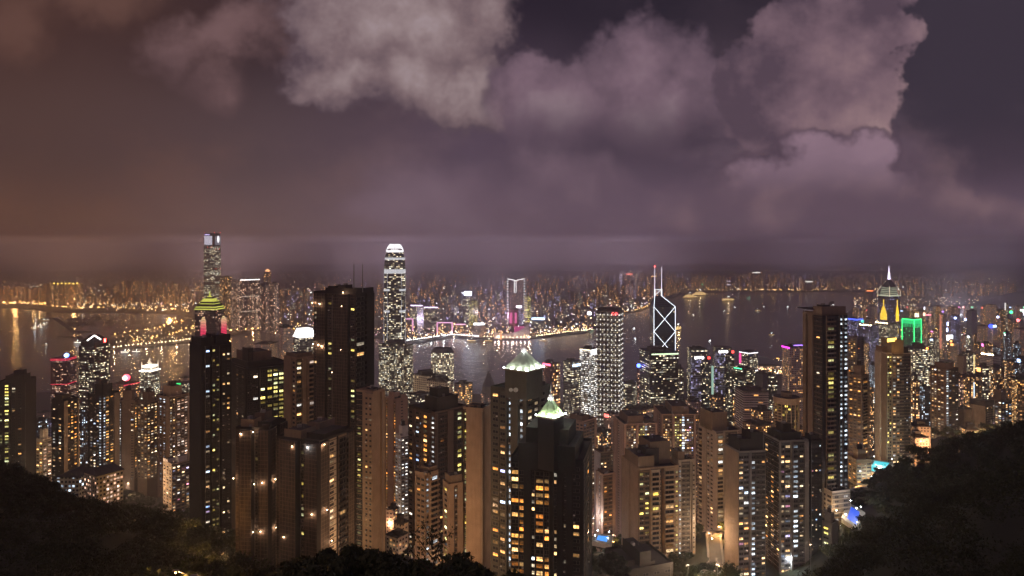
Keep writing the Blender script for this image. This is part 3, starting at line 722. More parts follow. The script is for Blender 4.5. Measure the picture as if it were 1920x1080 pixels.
def wrapped_lamp(root, P, org_z, side, t, z, e=90, col='warm', off=2.3):
    c = pcenter(P); F = Face(P[side], P[side + 1], None); x, y = F.pt(t, off)
    b = MB(); b.box((0, 0, 0), (.5, .5, .25), darkm); b.ball((0, 0, -.2), .22, bulb[col], 8, 5)
    o = b.build('work_lamp', root, loc=(x - c[0], y - c[1], z - org_z)); point((x - c[0], y - c[1], z - org_z - .6), e * 6, {'warm': (1.0, .60, .36), 'white': WHT}[col], .25, root)
root, P4, zt4, zb4 = fine_tower('apartment_tower', 'tallest near tower, dark and wrapped in netting, two thin masts on its roof', (588, 668, 701), 552, 415,
    [W(.5, .0, 1, .5, 1.4, .12, 'warm', 1.3, 'net'), BK(.9, .9, 'net'), W(.7, .3, 1, .4, 1.4, .20, 'yellow', 1.0, 'net'), BK(1.6, 1.2, 'net'), W(.6, .2, 1, .5, 1.4, .18, 'yellow', 1.0, 'net')],
    [BL(1.0, -.4, .03, 'warm', 1.0), BK(.8, .2)], 'charcoal', group=NG, seed=4, cap=60, delta=38,
    crown=[(.0, .22, .0, .98, 0.5, 'charcoal'), (.27, 1.0, .02, .98, 9, 'charcoal'), (.45, .62, .3, .7, 14, 'dark'), (.3, .42, .1, .9, 12, 'charcoal')])
for t_, dz in ((.80, 56), (1.0, 55)):
    b = MB(); x, y = sub_plan(P4, t_, t_, .35, .35)[0]; b.tube((x, y, zt4 + 1), (x, y, zt4 + dz / FPX * 415), .38, .16, steel, 8); b.tube((x, y, zt4 + dz / FPX * 415), (x, y, zt4 + (dz + 4) / FPX * 415), .07, .03, steel, 5)
    c = pcenter(P4); b.build('mast', root, org=(c[0], c[1], zb4))
for t_, py in ((.03, 570), (.20, 571), (.72, 574), (.05, 649), (.17, 650), (.25, 652), (.70, 656), (.75, 548), (.50, 700)):
    wrapped_lamp(root, P4, zb4, 0, t_, PZ(py, 415), 150)
fine_tower('apartment_tower', 'tan slab tower with columns of small black windows and one wall lamp, beside netted tower', (668, 700, 721), 738, 400,
    [W(.7, 0, 1, .5, 1.2, .45, 'yellow', .9, 'charcoal'), BK(.35), W(.9, .4, 2, .42, 1.2, .07, 'warm', 1.4)], [BK(1, 0), BK(.12, -.8, 'dark'), BK(.5, .3)], 'tan', group=NG, seed=5, delta=40, crown=[(.3, .9, .1, .9, 4, 'tan_dark')])
# scaffold-wrapped pair in front
for cols, top, Y, lab, sd, lamps in (
    ((442, 505, 536), 806, 345, 'netting-wrapped dark tower with work lamps up its front, left of the pair under scaffolding', 6,
     [(0, .22, 812, 140), (0, .58, 808, 140), (0, .0, 896, 90), (0, .62, 905, 110), (0, .85, 902, 110), (1, .1, 900, 120), (0, .58, 995, 130), (0, .80, 993, 130), (1, .15, 992, 130), (1, .6, 951, 70)]),
    ((518, 598, 662), 832, 335, 'netting-wrapped dark tower right of its scaffolded twin, white balconies on one corner', 7,
     [(0, .45, 840, 110), (0, .8, 838, 110), (1, .05, 833, 150), (0, .9, 962, 120), (1, .12, 958, 130), (1, .25, 1022, 90), (0, .25, 1015, 60)])):
    rt, Pq, zt, zb = fine_tower('apartment_tower', lab, cols, top, Y,
        [BK(.5, 0, 'net'), BK(1.2, 1.0, 'net'), W(.6, -.8, 1, .6, 1.5, .15, 'yellow', .9, 'net'), BK(1.0, .8, 'net')],
        [BK(.5, .6, 'net'), W(.6, -.5, 1, .6, 1.4, .18, 'warm', 1.2, 'cream'), BL(.5, .0, .10, 'warm', 1.2, 'tan_dark') if sd == 7 else BK(.5, .4, 'net'), BK(.4, .5, 'net')], 'charcoal', group=NG, seed=sd, cap=40,
        crown=[(.1, .5, .1, .6, 14, 'tan_dark'), (.55, .95, .2, .9, 9, 'charcoal'), (.3, .6, .5, .95, 20, 'brown')])
    for side, t_, py, e in lamps: wrapped_lamp(rt, Pq, zb, side, t_, PZ(py, Y), e, 'white' if (sd == 7 and py == 838) else 'warm')
fine_tower('apartment_tower', 'slim pink tower with two thin columns of orange-lit windows, above the low lit roofs', (722, 741, 765), 750, 690,
    [SL(.35, -.5, 1, .6, 1.5, 'orange', 1.8), BK(.9), SL(.3, -.6, 1, .7, 1.5, 'orange', 1.6)], [BK(.6), W(.4, -.2, 1, .5, 1.2, .05), BK(.5)], 'pink', group=NG, seed=8, pbot=960, crown=[(.2, .8, .1, .5, 12, 'pink'), (.3, .9, .55, .95, 6, 'pink')])
fine_tower('apartment_tower', 'white block with small bright windows between the pink tower and the brown-fronted tower', (741, 752, 772), 820, 610,
    [W(1, 0, 2, .5, 1.2, .4, 'white', 1.6)], [W(1, 0, 3, .5, 1.2, .5, 'white', 1.7)], 'white', group=NG, seed=9, pbot=1000)
fine_tower('apartment_tower', 'broad brown-fronted tower with one bright column of warm bay windows', (766, 815, 876), 776, 440,
    [W(.6, 0, 1, .5, 1.4, .25, 'warm', 1.5), BK(.15, .3), W(1, -.5, 2, .6, 1.4, .22, 'mixed', 1.4), W(1.1, .6, 1, .9, 2.0, .85, 'orange', 1.8), SL(.4, 0, 1, .6, 1.3, 'white', 1.3)],
    [BK(.2, .3), W(.8, 0, 1, .6, 1.4, .2, 'orange', 1.5), BK(.5, .3), W(.9, .5, 1, .9, 2.0, .70, 'yellow', 1.8), BK(.3)], 'brown', group=NG, seed=10, cap=80,
    crown=[(.0, .9, .0, .95, 3, 'dark'), (.5, .95, .1, .75, 26, 'dark'), (.5, .8, .25, .6, 40, 'dark')])
fine_tower('apartment_tower', 'tall blank tan slab tower with one bright seam and lit balconies on its left edge', (868, 906, 921), 770, 365,
    [W(.3, -1.0, 1, .7, 1.5, .55, 'yellow', 1.6, 'dark'), BK(1.5, 0), BK(.10, .25, 'cream')], [BK(1)], 'tan', group=NG, seed=11, delta=22, crown=[(.2, .7, .1, .7, 6, 'tan_dark')])
fine_tower('apartment_tower', 'lower tan tower with a white-lit stack of balconies in front of the brown-fronted tower', (778, 800, 822), 892, 395,
    [BK(.2), W(.9, 0, 2, .6, 1.4, .10, 'orange', 1.4), BK(.2)], [SL(.5, -.8, 1, .9, 1.2, 'cool', 1.6), BL(1, .0, .10, 'cool', .9)], 'tan', group=NG, seed=12, crown=[(.2, .9, .3, 1, 10, 'tan_dark')])
fine_tower('apartment_tower', 'lower square tan tower with few small windows, left of the blank slab tower', (830, 842, 870), 912, 385,
    [W(1, 0, 1, .7, 1.6, .3, 'yellow', 1.8)], [BK(.7), W(.4, -.2, 1, .5, 1.2, .22, 'warm', 1.8), BK(.8)], 'tan', group=NG, seed=13, crown=[(.1, .9, .1, .9, 16, 'tan_dark')])
# the two towers with lit pyramid roofs
def pyramid_tower(label, cols, eave, apex, tip, Y, rc, roofcol, lower, seed, strips, lampc):
    P = plan(*cols, Y); rt, Pb, zt, zb = fine_tower('pyramid_roof_tower', label, lower[0], lower[1], Y + 4, strips[0], strips[1], lower[2], group='towers with floodlit pyramid roofs', seed=seed, cap=90, crown=[(.5, .52, .5, .52, 2, 'dark')])
    c = pcenter(Pb); org = (c[0], c[1], zb); Q = plan(*rc, Y)
    ze = PZ(eave, Y); za = PZ(apex, Y); ztip = PZ(tip, Y)
    b = MB(); b.prism(inset(Q, .9), zt - 3, ze - .6, WALL[lower[2]], roofm); b.prism(Q, ze - .6, ze, WALL['tan_dark'], roofm, bottom=True)
    b.build('upper_storeys', rt, org=org)
    b = MB(); q = pcenter(Q); base = inset(Q, .7); n = 26; S4 = .13
    for i in range(4):          # standing-seam copper: ribs run up each slope
        A, Bq = base[i], base[(i + 1) % 4]; tA = lerp2(q, A, S4); tB = lerp2(q, Bq, S4)
        for k in range(n):
            a0 = lerp2(A, Bq, k / n); a1 = lerp2(A, Bq, (k + .72) / n); a2 = lerp2(A, Bq, (k + 1) / n); t0 = lerp2(tA, tB, k / n); t1 = lerp2(tA, tB, (k + .72) / n); t2 = lerp2(tA, tB, (k + 1) / n)
            b.face([(*a0, ze), (*a1, ze), (*t1, za), (*t0, za)], roofcol); b.face([(*a1, ze + .25), (*a2, ze + .25), (*t2, za + .25), (*t1, za + .25)], roofcol)
            b.face([(*a1, ze), (*a1, ze + .25), (*t1, za + .25), (*t1, za)], roofcol)
    b.face([(*lerp2(q, p, S4), za + .2) for p in base], roofcol)
    b.build('pyramid_roof', rt, org=org)
    hh = ztip - za
    b = MB(); b.tube((*q, za), (*q, za + hh * .16), 1.35, 1.2, WALL['white'], 12); b.tube((*q, za + hh * .16), (*q, za + hh * .34), 1.0, .8, WALL['white'], 12); b.build('lantern', rt, org=org)
    b = MB(); b.tube((*q, za + hh * .34), (*q, ztip), .28, .07, WALL['white'], 8); b.build('spire', rt, org=org)
    for k in range(8):
        t = k * math.pi / 4; x, y = q[0] + 2.1 * math.cos(t), q[1] + 2.1 * math.sin(t)
        if k % 2 == 0: point((x - org[0], y - org[1], za + .4 - org[2]), 260, WHT, .3, rt)
    for i in range(4):
        for tt in ((.03, .35, .65, .97) if i < 2 else (.5,)):
            A = lerp2(Q[i], Q[(i + 1) % 4], tt); x, y = lerp2(q, A, .97)
            m = MB(); m.box((0, 0, 0), (.5, .5, .3), darkm); m.ball((0, 0, .4), .30, bulb['white'], 8, 5)
            m.build('floodlight', rt, loc=(x - org[0], y - org[1], ze + .05 - org[2])); point((x - org[0], y - org[1], ze + 1.3 - org[2]), 800, lampc, .3, rt)
    return rt, Pb, zt, zb, org
copper = plain('roof_copper', (.52, .52, .42), .5, .2); copper2 = plain('roof_copper_green', (.40, .48, .30), .5, .2)
rt, Pb, zt, zb, org = pyramid_tower('dark stone tower with the larger floodlit pyramid roof and tall spire', (920, 990, 1030), 697, 666, 643, 330, (942, 988, 1022), copper, ((920, 986, 1032), 738, 'green'), 14,
    ([W(.7, 0, 1, .5, 1.6, .14, 'orange', 1.6), W(.5, .5, 1, .6, 1.5, .2, 'mixed', 1.4), SL(.28, -.3, 1, .5, 1.9, 'cool', 2.4), BK(.5, .5), SL(.28, -.3, 1, .5, 1.9, 'cool', 2.4), BK(.2, 0)], [W(.8, .2, 2, .5, 1.6, .3, 'warm', 1.6), W(.8, -.5, 1, .5, 1.6, .12, 'warm', 1.4)]), (.80, .95, .80))
# glazed lantern gallery and two dishes on the larger one
b = MB()
for k, px in enumerate((958, 967)):
    Yd = 326; x, y, z = PX(px, Yd), Yd, PZ(731, Yd); b.tube((x, y, z - 1.6), (x, y, z), .08, .08, steel, 6); b.tube((x, y - .1, z), (x, y + .3, z + .1), 1.0 + .2 * k, .2, WALL['white'], 14)
b.build('satellite_dish', rt, org=org)
rt2, Pb2, zt2, zb2, org2 = pyramid_tower('near-black glass tower with the smaller floodlit pale green pyramid roof', (958, 1092, 1110), 786, 756, 726, 290, (1003, 1040, 1062), copper2, ((958, 1094, 1110), 868, 'charcoal'), 15,
    ([W(.5, .0, 1, .9, 1.9, .62, 'orange', 1.9), W(.3, 0, 1, .8, 1.9, .55, 'orange', 1.8), BK(.45, .4), W(.22, 0, 1, .7, 1.6, .35, 'warm', 1.8), W(.55, .0, 1, .9, 2.0, .62, 'orange', 1.8), W(.32, 0, 1, .85, 2.0, .5, 'orange', 1.9), BK(.25, .4), W(.22, 0, 1, .6, 1.6, .28, 'warm', 1.7), BK(.35, .4), W(.2, 0, 1, .5, 1.6, .12, 'warm', 1.6), BK(.35, .3), W(.45, 0, 1, .8, 1.6, .16, 'orange', 1.8), BK(.2)], [W(1, 0, 1, .5, 1.7, .18, 'orange', 1.5)]), (.85, 1.0, .68))
b = MB(); b.prism(plan(972, 1078, 1094, 292), zt2 - 4, PZ(838, 292), WALL['charcoal'], roofm); b.prism(plan(986, 1066, 1080, 294), zt2 - 4, PZ(806, 294), WALL['charcoal'], roofm); b.build('setback_storeys', rt2, org=org2)

fine_tower('apartment_tower', 'pink-grey tower standing right behind the smaller pyramid-roof tower', (1062, 1094, 1119), 792, 620,
    [BK(.5), W(1, 0, 3, .5, 1.4, .12, 'warm', 1.4)], [W(1, 0, 4, .5, 1.4, .22, 'mixed', 1.6), BK(.2)], 'pink', group=NG, seed=16, crown=[(.2, .9, .0, .5, 10, 'brown'), (.2, .7, .5, .9, 5, 'brown')])
fine_tower('apartment_tower', 'slim tower with one bright white-lit flank, between pyramid-roof tower and pink slab', (1114, 1126, 1150), 850, 600,
    [BK(1, 0, 'white')], [W(1, 0, 4, .5, 1.3, .3, 'warm', 2.0)], 'tan_dark', group=NG, seed=17, crown=[(.2, .8, .4, .9, 6, 'brown')])
fine_tower('apartment_tower', 'lower reddish tower lit orange near its foot, beside the lit pool terrace', (1117, 1131, 1154), 892, 520,
    [BK(.5), SL(.2, 0, 1, .4, 1.2, 'white', 1.4), BK(.4)], [W(1, 0, 2, .5, 1.4, .2, 'orange', 1.4), BK(.3)], 'pink', group=NG, seed=18, crown=[(.1, .6, .1, .8, 6, 'brown')])
fine_tower('apartment_tower', 'pink slab-ended tower with a white-lit window column, left one of the pair', (1150, 1170, 1232), 797, 800,
    [BK(.4), W(.25, -.2, 1, .6, 1.6, .03), BK(.4)], [BK(.3), W(1.2, -.8, 4, .6, 1.5, .30, 'warm', 2.0), BK(.25, .5), W(.8, -.3, 3, .6, 1.5, .50, 'yellow', 2.0), SL(.3, 0, 1, .8, 2.2, 'cool', 2.6), W(1.0, -.3, 4, .6, 1.5, .30, 'mixed', 2.0), BK(.2, .4)], 'pink', group=NG, seed=19, cap=90,
    crown=[(.1, .9, .15, .62, 14, 'brown'), (.2, .8, .70, .95, 6, 'brown')])
fine_tower('apartment_tower', 'pink tower with a white-lit window column, right one of the pair', (1225, 1240, 1311), 778, 830,
    [BK(.4), W(.4, -.2, 1, .6, 1.6, .1)], [BK(.2), W(1.0, -.8, 4, .6, 1.5, .30, 'warm', 2.0), BK(.25, .5), W(.8, -.3, 3, .6, 1.5, .48, 'yellow', 2.0), SL(.3, 0, 1, .8, 2.2, 'cool', 2.6), W(1.0, -.3, 4, .6, 1.5, .35, 'mixed', 2.0), BK(.2, .4), W(.4, 0, 2, .5, 1.4, .2)], 'pink', group=NG, seed=20, cap=90,
    crown=[(.1, .9, .30, .75, 14, 'brown')])
fine_tower('apartment_tower', 'tan tower of paired slabs with a stepped column of small lit balconies', (1165, 1199, 1272), 882, 430,
    [BK(.8), BK(.18, -1.4, 'dark'), BK(.9)], [W(.9, -.6, 2, .6, 1.5, .24, 'yellow', 1.8), BL(.7, .6, .32, 'yellow', 1.6, 'cream'), W(.4, -1.5, 1, .6, 1.4, .2, 'orange', 1.6), BL(.9, .2, .35, 'warm', 1.6), SL(.3, 0, 1, .5, 1.0, 'yellow', 1.6)], 'tan', group=NG, seed=21, cap=80,
    crown=[(.2, .95, .0, .40, 22, 'tan_dark'), (.1, .7, .42, .95, 42, 'tan_dark'), (.4, .8, .25, .6, 32, 'dark')])
fine_tower('apartment_tower', 'tan slab with a column of small cool-white windows, joined right of the balcony tower', (1258, 1272, 1304), 866, 440,
    [BK(1)], [SL(.3, 0, 1, .5, 1.0, 'cool', 1.8), W(.9, 0, 2, .45, 1.0, .06, 'warm', 1.5), BK(.2, -.5), W(.35, 0, 1, .4, 1.0, .05)], 'cream', group=NG, seed=22, crown=[(.0, .9, .0, .4, 16, 'tan_dark')])
fine_tower('apartment_tower', 'pale cream tower with a wavy edge of curved balconies, right of the pink pair', (1310, 1342, 1393), 812, 515,
    [BL(.4, .0, .1, 'warm', 1.2), BK(.5), W(.7, 0, 2, .5, 1.3, .18, 'warm', 1.6), BK(.25)], [BL(.45, .9, .6, 'warm', 1.4), BK(.2), W(.8, 0, 2, .5, 1.3, .25, 'orange', 1.8), BL(.4, .3, .5, 'orange', 1.5)], 'cream', group=NG, seed=23, cap=80,
    crown=[(.1, .8, .0, .55, 34, 'tan_dark'), (.1, .6, .0, .75, 12, 'tan_dark')])
fine_tower('apartment_tower', 'dark-fronted tower with a broad blank brick flank, nearest of the lower right group', (1358, 1386, 1436), 850, 415,
    [BK(1, 0, 'tan')], [W(.8, -.6, 2, .75, 1.6, .40, 'mixed', 1.7, 'slate'), BK(.1, .3), W(.3, 0, 1, .8, 1.6, .55, 'cool', 1.8), W(.8, .0, 2, .5, 1.3, .06, 'warm', 1.5)], 'grey', group=NG, seed=24, cap=80,
    crown=[(.1, .9, .1, .5, 22, 'dark'), (.3, .9, .5, .95, 34, 'dark')])
fine_tower('apartment_tower', 'dark tower with cool white and orange window columns, middle of the lower right group', (1430, 1462, 1516), 830, 425,
    [W(1, -.5, 3, .4, 1.2, .22, 'orange', 1.6, 'charcoal')], [W(.9, -.5, 2, .75, 1.6, .42, 'mixed', 1.5, 'slate'), BK(.12, .3), W(.4, 0, 1, .8, 1.6, .5, 'cool', 1.8), W(.5, 0, 1, .5, 1.2, .18, 'warm', 1.5), BK(.3, .3)], 'grey', group=NG, seed=25, cap=80,
    crown=[(.1, .9, .1, .8, 14, 'dark'), (.3, .7, .3, .6, 28, 'dark')])
fine_tower('apartment_tower', 'near-black tower with pinprick windows at the right end of the lower right group', (1505, 1520, 1541), 828, 430,
    [W(1, 0, 2, .35, 1.0, .12, 'warm', 1.6)], [W(1, 0, 3, .35, 1.0, .2, 'mixed', 1.6)], 'charcoal', group=NG, seed=26, crown=[(.1, .9, .1, .8, 10, 'dark')])
rt, P21, zt21, zb21 = fine_tower('apartment_tower', 'tallest right-hand tower, dark with tan edge, yellow balconies and two columns of cool windows', (1505, 1541, 1589), 592, 470,
    [BK(.3), BK(.10, -.4, 'dark'), BK(.4), W(.7, -.4, 1, .5, 1.2, .06, 'warm', 1.5, 'dark')], [BK(.3, .2, 'dark'), BL(.7, .8, .36, 'yellow', 1.1, 'dark'), BK(.6, -.5, 'dark'), SL(.22, 0, 1, .7, 1.5, 'cool', 1.9, 'charcoal'), BK(.15, .3, 'charcoal'), SL(.3, 0, 1, .7, 1.5, 'cool', 1.9, 'charcoal')], 'tan_dark', group=NG, seed=27, cap=90, delta=50,
    crown=[(.55, 1, .0, .93, 15, 'tan_dark'), (.0, .5, .1, .8, 3, 'tan_dark'), (.6, .9, .1, .4, 18, 'dark')])
b = MB(); c = pcenter(P21); o21 = (c[0], c[1], zb21); Q = sub_plan(P21, -.22, .62, -.05, .7); b.prism(Q, zt21 + 3.4, zt21 + 4.0, WALL['dark'], roofm, bottom=True)
for q in sub_plan(P21, .02, .55, .03, .6): b.tube((*q, zt21), (*q, zt21 + 3.4), .3, .3, WALL['tan_dark'], 6)
b.build('roof_canopy', rt, org=o21)
b = MB(); q = sub_plan(P21, .75, .75, .0, .0)[0]; b.tube((*q, zt21), (*q, PZ(556, 470)), .14, .05, steel, 6); b.build('mast', rt, org=o21)
b = MB(); q = sub_plan(P21, .8, .8, .55, .55)[0]; b.tube((q[0], q[1], zt21 + 5), (q[0], q[1], zt21 + 7.4), .15, .15, steel, 6); b.tube((q[0], q[1], zt21 + 7.4), (q[0] - .6, q[1] - .3, zt21 + 8.2), .5, 2.0, steel, 16); b.build('satellite_dish', rt, org=o21)
# tower 22: round-topped
def round_tower():
    Y = 760; cx, cy = PX(1484, Y), Y + 14; r = 13.0; zt = PZ(748, Y); z0 = gz(1484, Y) - 3; org = (cx, cy, z0)
    root = empty('round_tower', org, 'round-topped tan tower with curved balconies, tucked left of the tallest right-hand tower', 'tower block', None)
    circ = lambda rr_, n=28: [(cx + rr_ * math.cos(2 * math.pi * k / n), cy + rr_ * math.sin(2 * math.pi * k / n)) for k in range(n)]
    b = MB(); b.prism(circ(r), z0, zt - 4, facade('skin_round', (.10, .08, .06), 3.4, 3.3, .85, .6, .16, 'yellow', 1.4), roofm); b.build('body', root, org=org)
    b = MB(); b.prism(circ(r + 1.2), zt - 7, zt, WALL['tan'], roofm, bottom=True); b.build('roof_drum', root, org=org)
    b = MB(); b.prism(circ(6), zt + .01, zt + 5, WALL['tan_dark'], roofm); b.build('roof_room', root, org=org)
    for k in range(9):
        a = math.pi * (1.02 + .96 * k / 8); x, y = cx + (r + .3) * math.cos(a), cy + (r + .3) * math.sin(a)
        b = MB(); b.tube((x, y, z0), (x, y, zt - 7), .55, .55, WALL['tan'], 6); b.build('column', root, org=org)
    z = zt - 10
    for k in range(24):
        b = MB(); pts = [(cx + q * math.cos(a), cy + q * math.sin(a)) for q, aa in ((r + 1.9, [math.pi * (.95 + .05 * i) for i in range(7)]), (r - .2, [math.pi * (1.25 - .05 * i) for i in range(7)])) for a in aa]
        b.prism(pts, z, z + 1.1, WALL['tan'], bottom=True); b.build('balcony', root, org=org); z -= 3.3
round_tower()
# tower 23 with the amber-lit crown
rt, P23, zt23, zb23 = fine_tower('apartment_tower', 'pale tower with an amber-lit roof block and glowing roof sign, above a lit teal pool', (1640, 1662, 1708), 664, 670,
    [BK(.5), BK(.5, -.4, 'tan_dark')], [BK(.15), W(.5, -.5, 2, .6, 1.5, .25, 'yellow', 1.8, 'tan_dark'), W(.9, .4, 2, .55, 1.5, .42, 'warm', 1.8), W(.5, 0, 2, .6, 1.5, .10, 'warm', 1.4), W(.8, -.4, 3, .4, 1.2, .16, 'mixed', 1.6, 'charcoal')], 'cream', group=NG, seed=28, cap=90, base=178,
    crown=[(.1, .6, .0, .25, 10, 'tan_dark'), (.1, 1., .22, .70, 26, 'yellow'), (.2, .9, .72, .95, 12, 'dark')])
c = pcenter(P23); o23 = (c[0], c[1], zb23); b = MB(); Y = 668
b.box((PX(1671, Y), Y, PZ(642, Y)), (15.5, .8, 4.6), darkm, .5); b.build('sign_frame', rt, org=o23)
b = MB()
for k in range(11): 
    t = -6.6 + 1.32 * k; b.box((PX(1671, Y) + t * math.cos(.5) + .3 * math.sin(.5) * 2, Y + t * math.sin(.5) - .62, PZ(640.5, Y)), (1.15, .3, 3.4), glow('sign_amber', (1.0, .58, .10), 4.0), .5)
b.build('lit_sign', rt, org=o23)
for t in (-5, 0, 5): point((PX(1671, Y) + t - c[0], Y + 1 - 8 - c[1], zt23 + 3 - zb23), 420, (1.0, .52, .12), .5, rt)
fine_tower('apartment_tower', 'grey-brown tower with orange windows below a plain crown band, right of the tallest right-hand tower', (1588, 1607, 1620), 634, 1000,
    [BK(.2), W(1, 0, 3, .5, 1.4, .38, 'orange', 2.0), BK(.2)], [W(1, 0, 2, .4, 1.4, .08, 'orange', 1.6, 'slate')], 'grey', group=NG, seed=29, cap=60, crown=[(0, 1, 0, 1, .4, 'grey')])
fine_tower('apartment_tower', 'brown tower with a string of lamps round its roof, above the orange-lit low block', (1592, 1617, 1630), 706, 690,
    [W(1, 0, 3, .6, 1.4, .30, 'orange', 1.8), BK(.1, .4)], [BL(1, 0, .3, 'orange', 1.4), BK(.2)], 'brown', group=NG, seed=30, cap=60)
fine_tower('apartment_tower', 'bronze tower with a column of cool white windows on its corner, beyond the amber-crowned tower', (1744, 1774, 1797), 692, 860,
    [BK(.2), W(.7, .3, 2, .5, 1.4, .48, 'warm', 2.0), W(.8, -.3, 2, .6, 1.4, .3, 'warm', 2.0), BK(.3, .3)], [SL(.25, 0, 1, .7, 1.7, 'cool', 2.6), W(1, 0, 3, .5, 1.4, .18, 'mixed', 1.8, 'charcoal')], 'brown', group=NG, seed=31, cap=90, crown=[(.3, .95, .0, .6, 10, 'brown')])
fine_tower('apartment_tower', 'blank-flanked tan tower with a dark overhanging roof, right of the bronze tower by the hill', (1820, 1848, 1862), 762, 930,
    [BK(.3, .3), BK(.5, 0), BK(.6, .2)], [W(1, 0, 2, .5, 1.4, .25, 'warm', 1.8, 'charcoal')], 'tan', group=NG, seed=32, crown=[(-.05, 1.05, -.05, 1.05, 9, 'dark')])
fine_tower('apartment_tower', 'brightly lit low tower full of orange and white windows at the hill\'s edge', (1853, 1878, 1897), 752, 960,
    [W(1, 0, 4, .6, 1.5, .55, 'mixed', 2.2)], [W(1, 0, 3, .6, 1.5, .5, 'mixed', 2.0)], 'tan_dark', group=NG, seed=33, cap=90)
fine_tower('apartment_tower', 'dark stepped tower with a column of yellow-green rooms at the left edge of the picture', (-6, 48, 68), 716, 680,
    [W(.5, 0, 1, .6, 1.6, .20, 'yellow', 1.3), W(.5, .5, 1, .9, 1.8, .60, 'yellow', 1.6), W(.9, 0, 2, .5, 1.5, .15, 'warm', 1.4), BK(.2)], [BK(1, 0, 'dark')], 'dark', group=NG, seed=34, pbot=880, cap=70, crown=[(.3, .95, .0, .6, 12, 'dark'), (.5, .85, .2, .5, 20, 'dark')])
fine_tower('apartment_tower', 'dark twin-winged tower with a pale central spine and orange windows, second from the left edge', (96, 118, 148), 752, 700,
    [W(1, 0, 2, .5, 1.5, .38, 'mixed', 1.9)], [BK(.45, .8, 'tan_dark'), W(1.2, 0, 3, .55, 1.5, .36, 'orange', 1.9), BK(.2, .3, 'tan_dark')], 'charcoal', group=NG, seed=35, pbot=900, cap=80, crown=[(.3, .9, .0, .6, 10, 'dark')])
fine_tower('apartment_tower', 'dark tower with twin columns of white dots up its middle, third from the left edge', (164, 192, 224), 742, 740,
    [BK(.2), W(.8, 0, 3, .5, 1.4, .25, 'mixed', 1.9), SL(.25, .4, 1, .5, 1.2, 'cool', 2.6)], [SL(.25, .4, 1, .5, 1.2, 'cool', 2.6), W(.8, 0, 2, .6, 1.4, .42, 'orange', 2.0), BK(.5, .3, 'tan_dark')], 'charcoal', group=NG, seed=36, pbot=900, cap=90)
fine_tower('apartment_tower', 'tan tower with blank ribbed flank between white-dotted tower and wide lit block, left of centre-left', (220, 252, 262), 752, 800,
    [SL(.4, 0, 1, .6, 1.4, 'white', 1.8, 'charcoal'), BK(.8), W(.4, 0, 1, .5, 1.2, .15)], [W(1, 0, 2, .5, 1.4, .55, 'orange', 1.9)], 'tan_dark', group=NG, seed=37, pbot=900, cap=60)
fine_tower('apartment_tower', 'brown tower thick with small amber windows, left of the wide pale tower', (258, 276, 300), 756, 790,
    [W(1, 0, 3, .5, 1.3, .4, 'warm', 2.0)], [W(1, -.3, 3, .5, 1.3, .45, 'warm', 2.0), BK(.2)], 'brown', group=NG, seed=38, pbot=900, cap=90)
fine_tower('apartment_tower', 'wide pale tower with columns of warm windows, just left of the tall dark near tower', (292, 318, 356), 746, 810,
    [BK(.2), W(.6, -.3, 2, .4, 1.2, .3, 'cool', 1.6), BK(.3)], [W(.5, 0, 2, .5, 1.4, .30, 'warm', 2.0), W(.5, .5, 1, .9, 1.4, .6, 'pink', 2.1), W(.6, 0, 2, .7, 1.4, .45, 'pink', 2.0), BK(.2)], 'tan', group=NG, seed=39, pbot=920, cap=90)
fine_tower('apartment_block', 'stepped white low-rise block with roof terraces beside the tall dark near tower', (306, 322, 356), 872, 640,
    [W(1, 0, 3, .5, 1.4, .2, 'warm', 1.8)], [W(1, 0, 4, .5, 1.4, .4, 'mixed', 2.0)], 'cream', group='low blocks among the trees', seed=40, cap=60, crown=[(0, .5, .0, .5, 6, 'white'), (.5, .9, .4, .9, 10, 'white')])
fine_tower('apartment_block', 'small lit cream block between the two leftmost dark towers', (68, 80, 97), 826, 660, [W(1, 0, 2, .6, 1.4, .5, 'orange', 2.0)], [W(1, 0, 2, .6, 1.4, .6, 'pink', 2.0)], 'cream', group='low blocks among the trees', seed=41, cap=30, pbot=900)
fine_tower('apartment_block', 'orange-lit low block under trees below the string-lit brown tower', (1590, 1606, 1634), 864, 600, [W(1, 0, 2, .7, 1.3, .3, 'orange', 1.6)], [W(1, 0, 3, .7, 1.3, .35, 'orange', 1.7)], 'yellow', group='low blocks among the trees', seed=42, cap=40, base=192)
fine_tower('apartment_block', 'grey podium block at the foot of the tallest right-hand tower, above the blue pool', (1530, 1560, 1594), 925, 463, [W(1, 0, 3, .6, 1.6, .05)], [W(1, 0, 2, .5, 1.6, .12, 'white', 1.5)], 'cream', group='low blocks among the trees', seed=43, cap=20, base=212, crown=[(.1, .4, .1, .4, 3, 'cream')])
fine_tower('apartment_block', 'low block with two yellow-lit strip windows right of the lower right tower group', (1538, 1560, 1572), 985, 430, [W(1, 0, 1, .9, 1.2, .5, 'yellow', 2.0)], [BK(1)], 'grey', group='low blocks among the trees', seed=44, cap=20, base=200)
fine_tower('apartment_block', 'unlit flat-roofed block with roof rooms at the bottom, below the balcony tower', (1135, 1180, 1262), 1072, 350, [W(1, 0, 3, .5, 1.4, .05)], [W(1, 0, 4, .5, 1.4, .06, 'yellow', 1.4)], 'dark', group='low blocks among the trees', seed=45, cap=20, base=225, crown=[(.2, .8, .0, .25, 8, 'dark'), (.2, .9, .3, .55, 26, 'dark')])

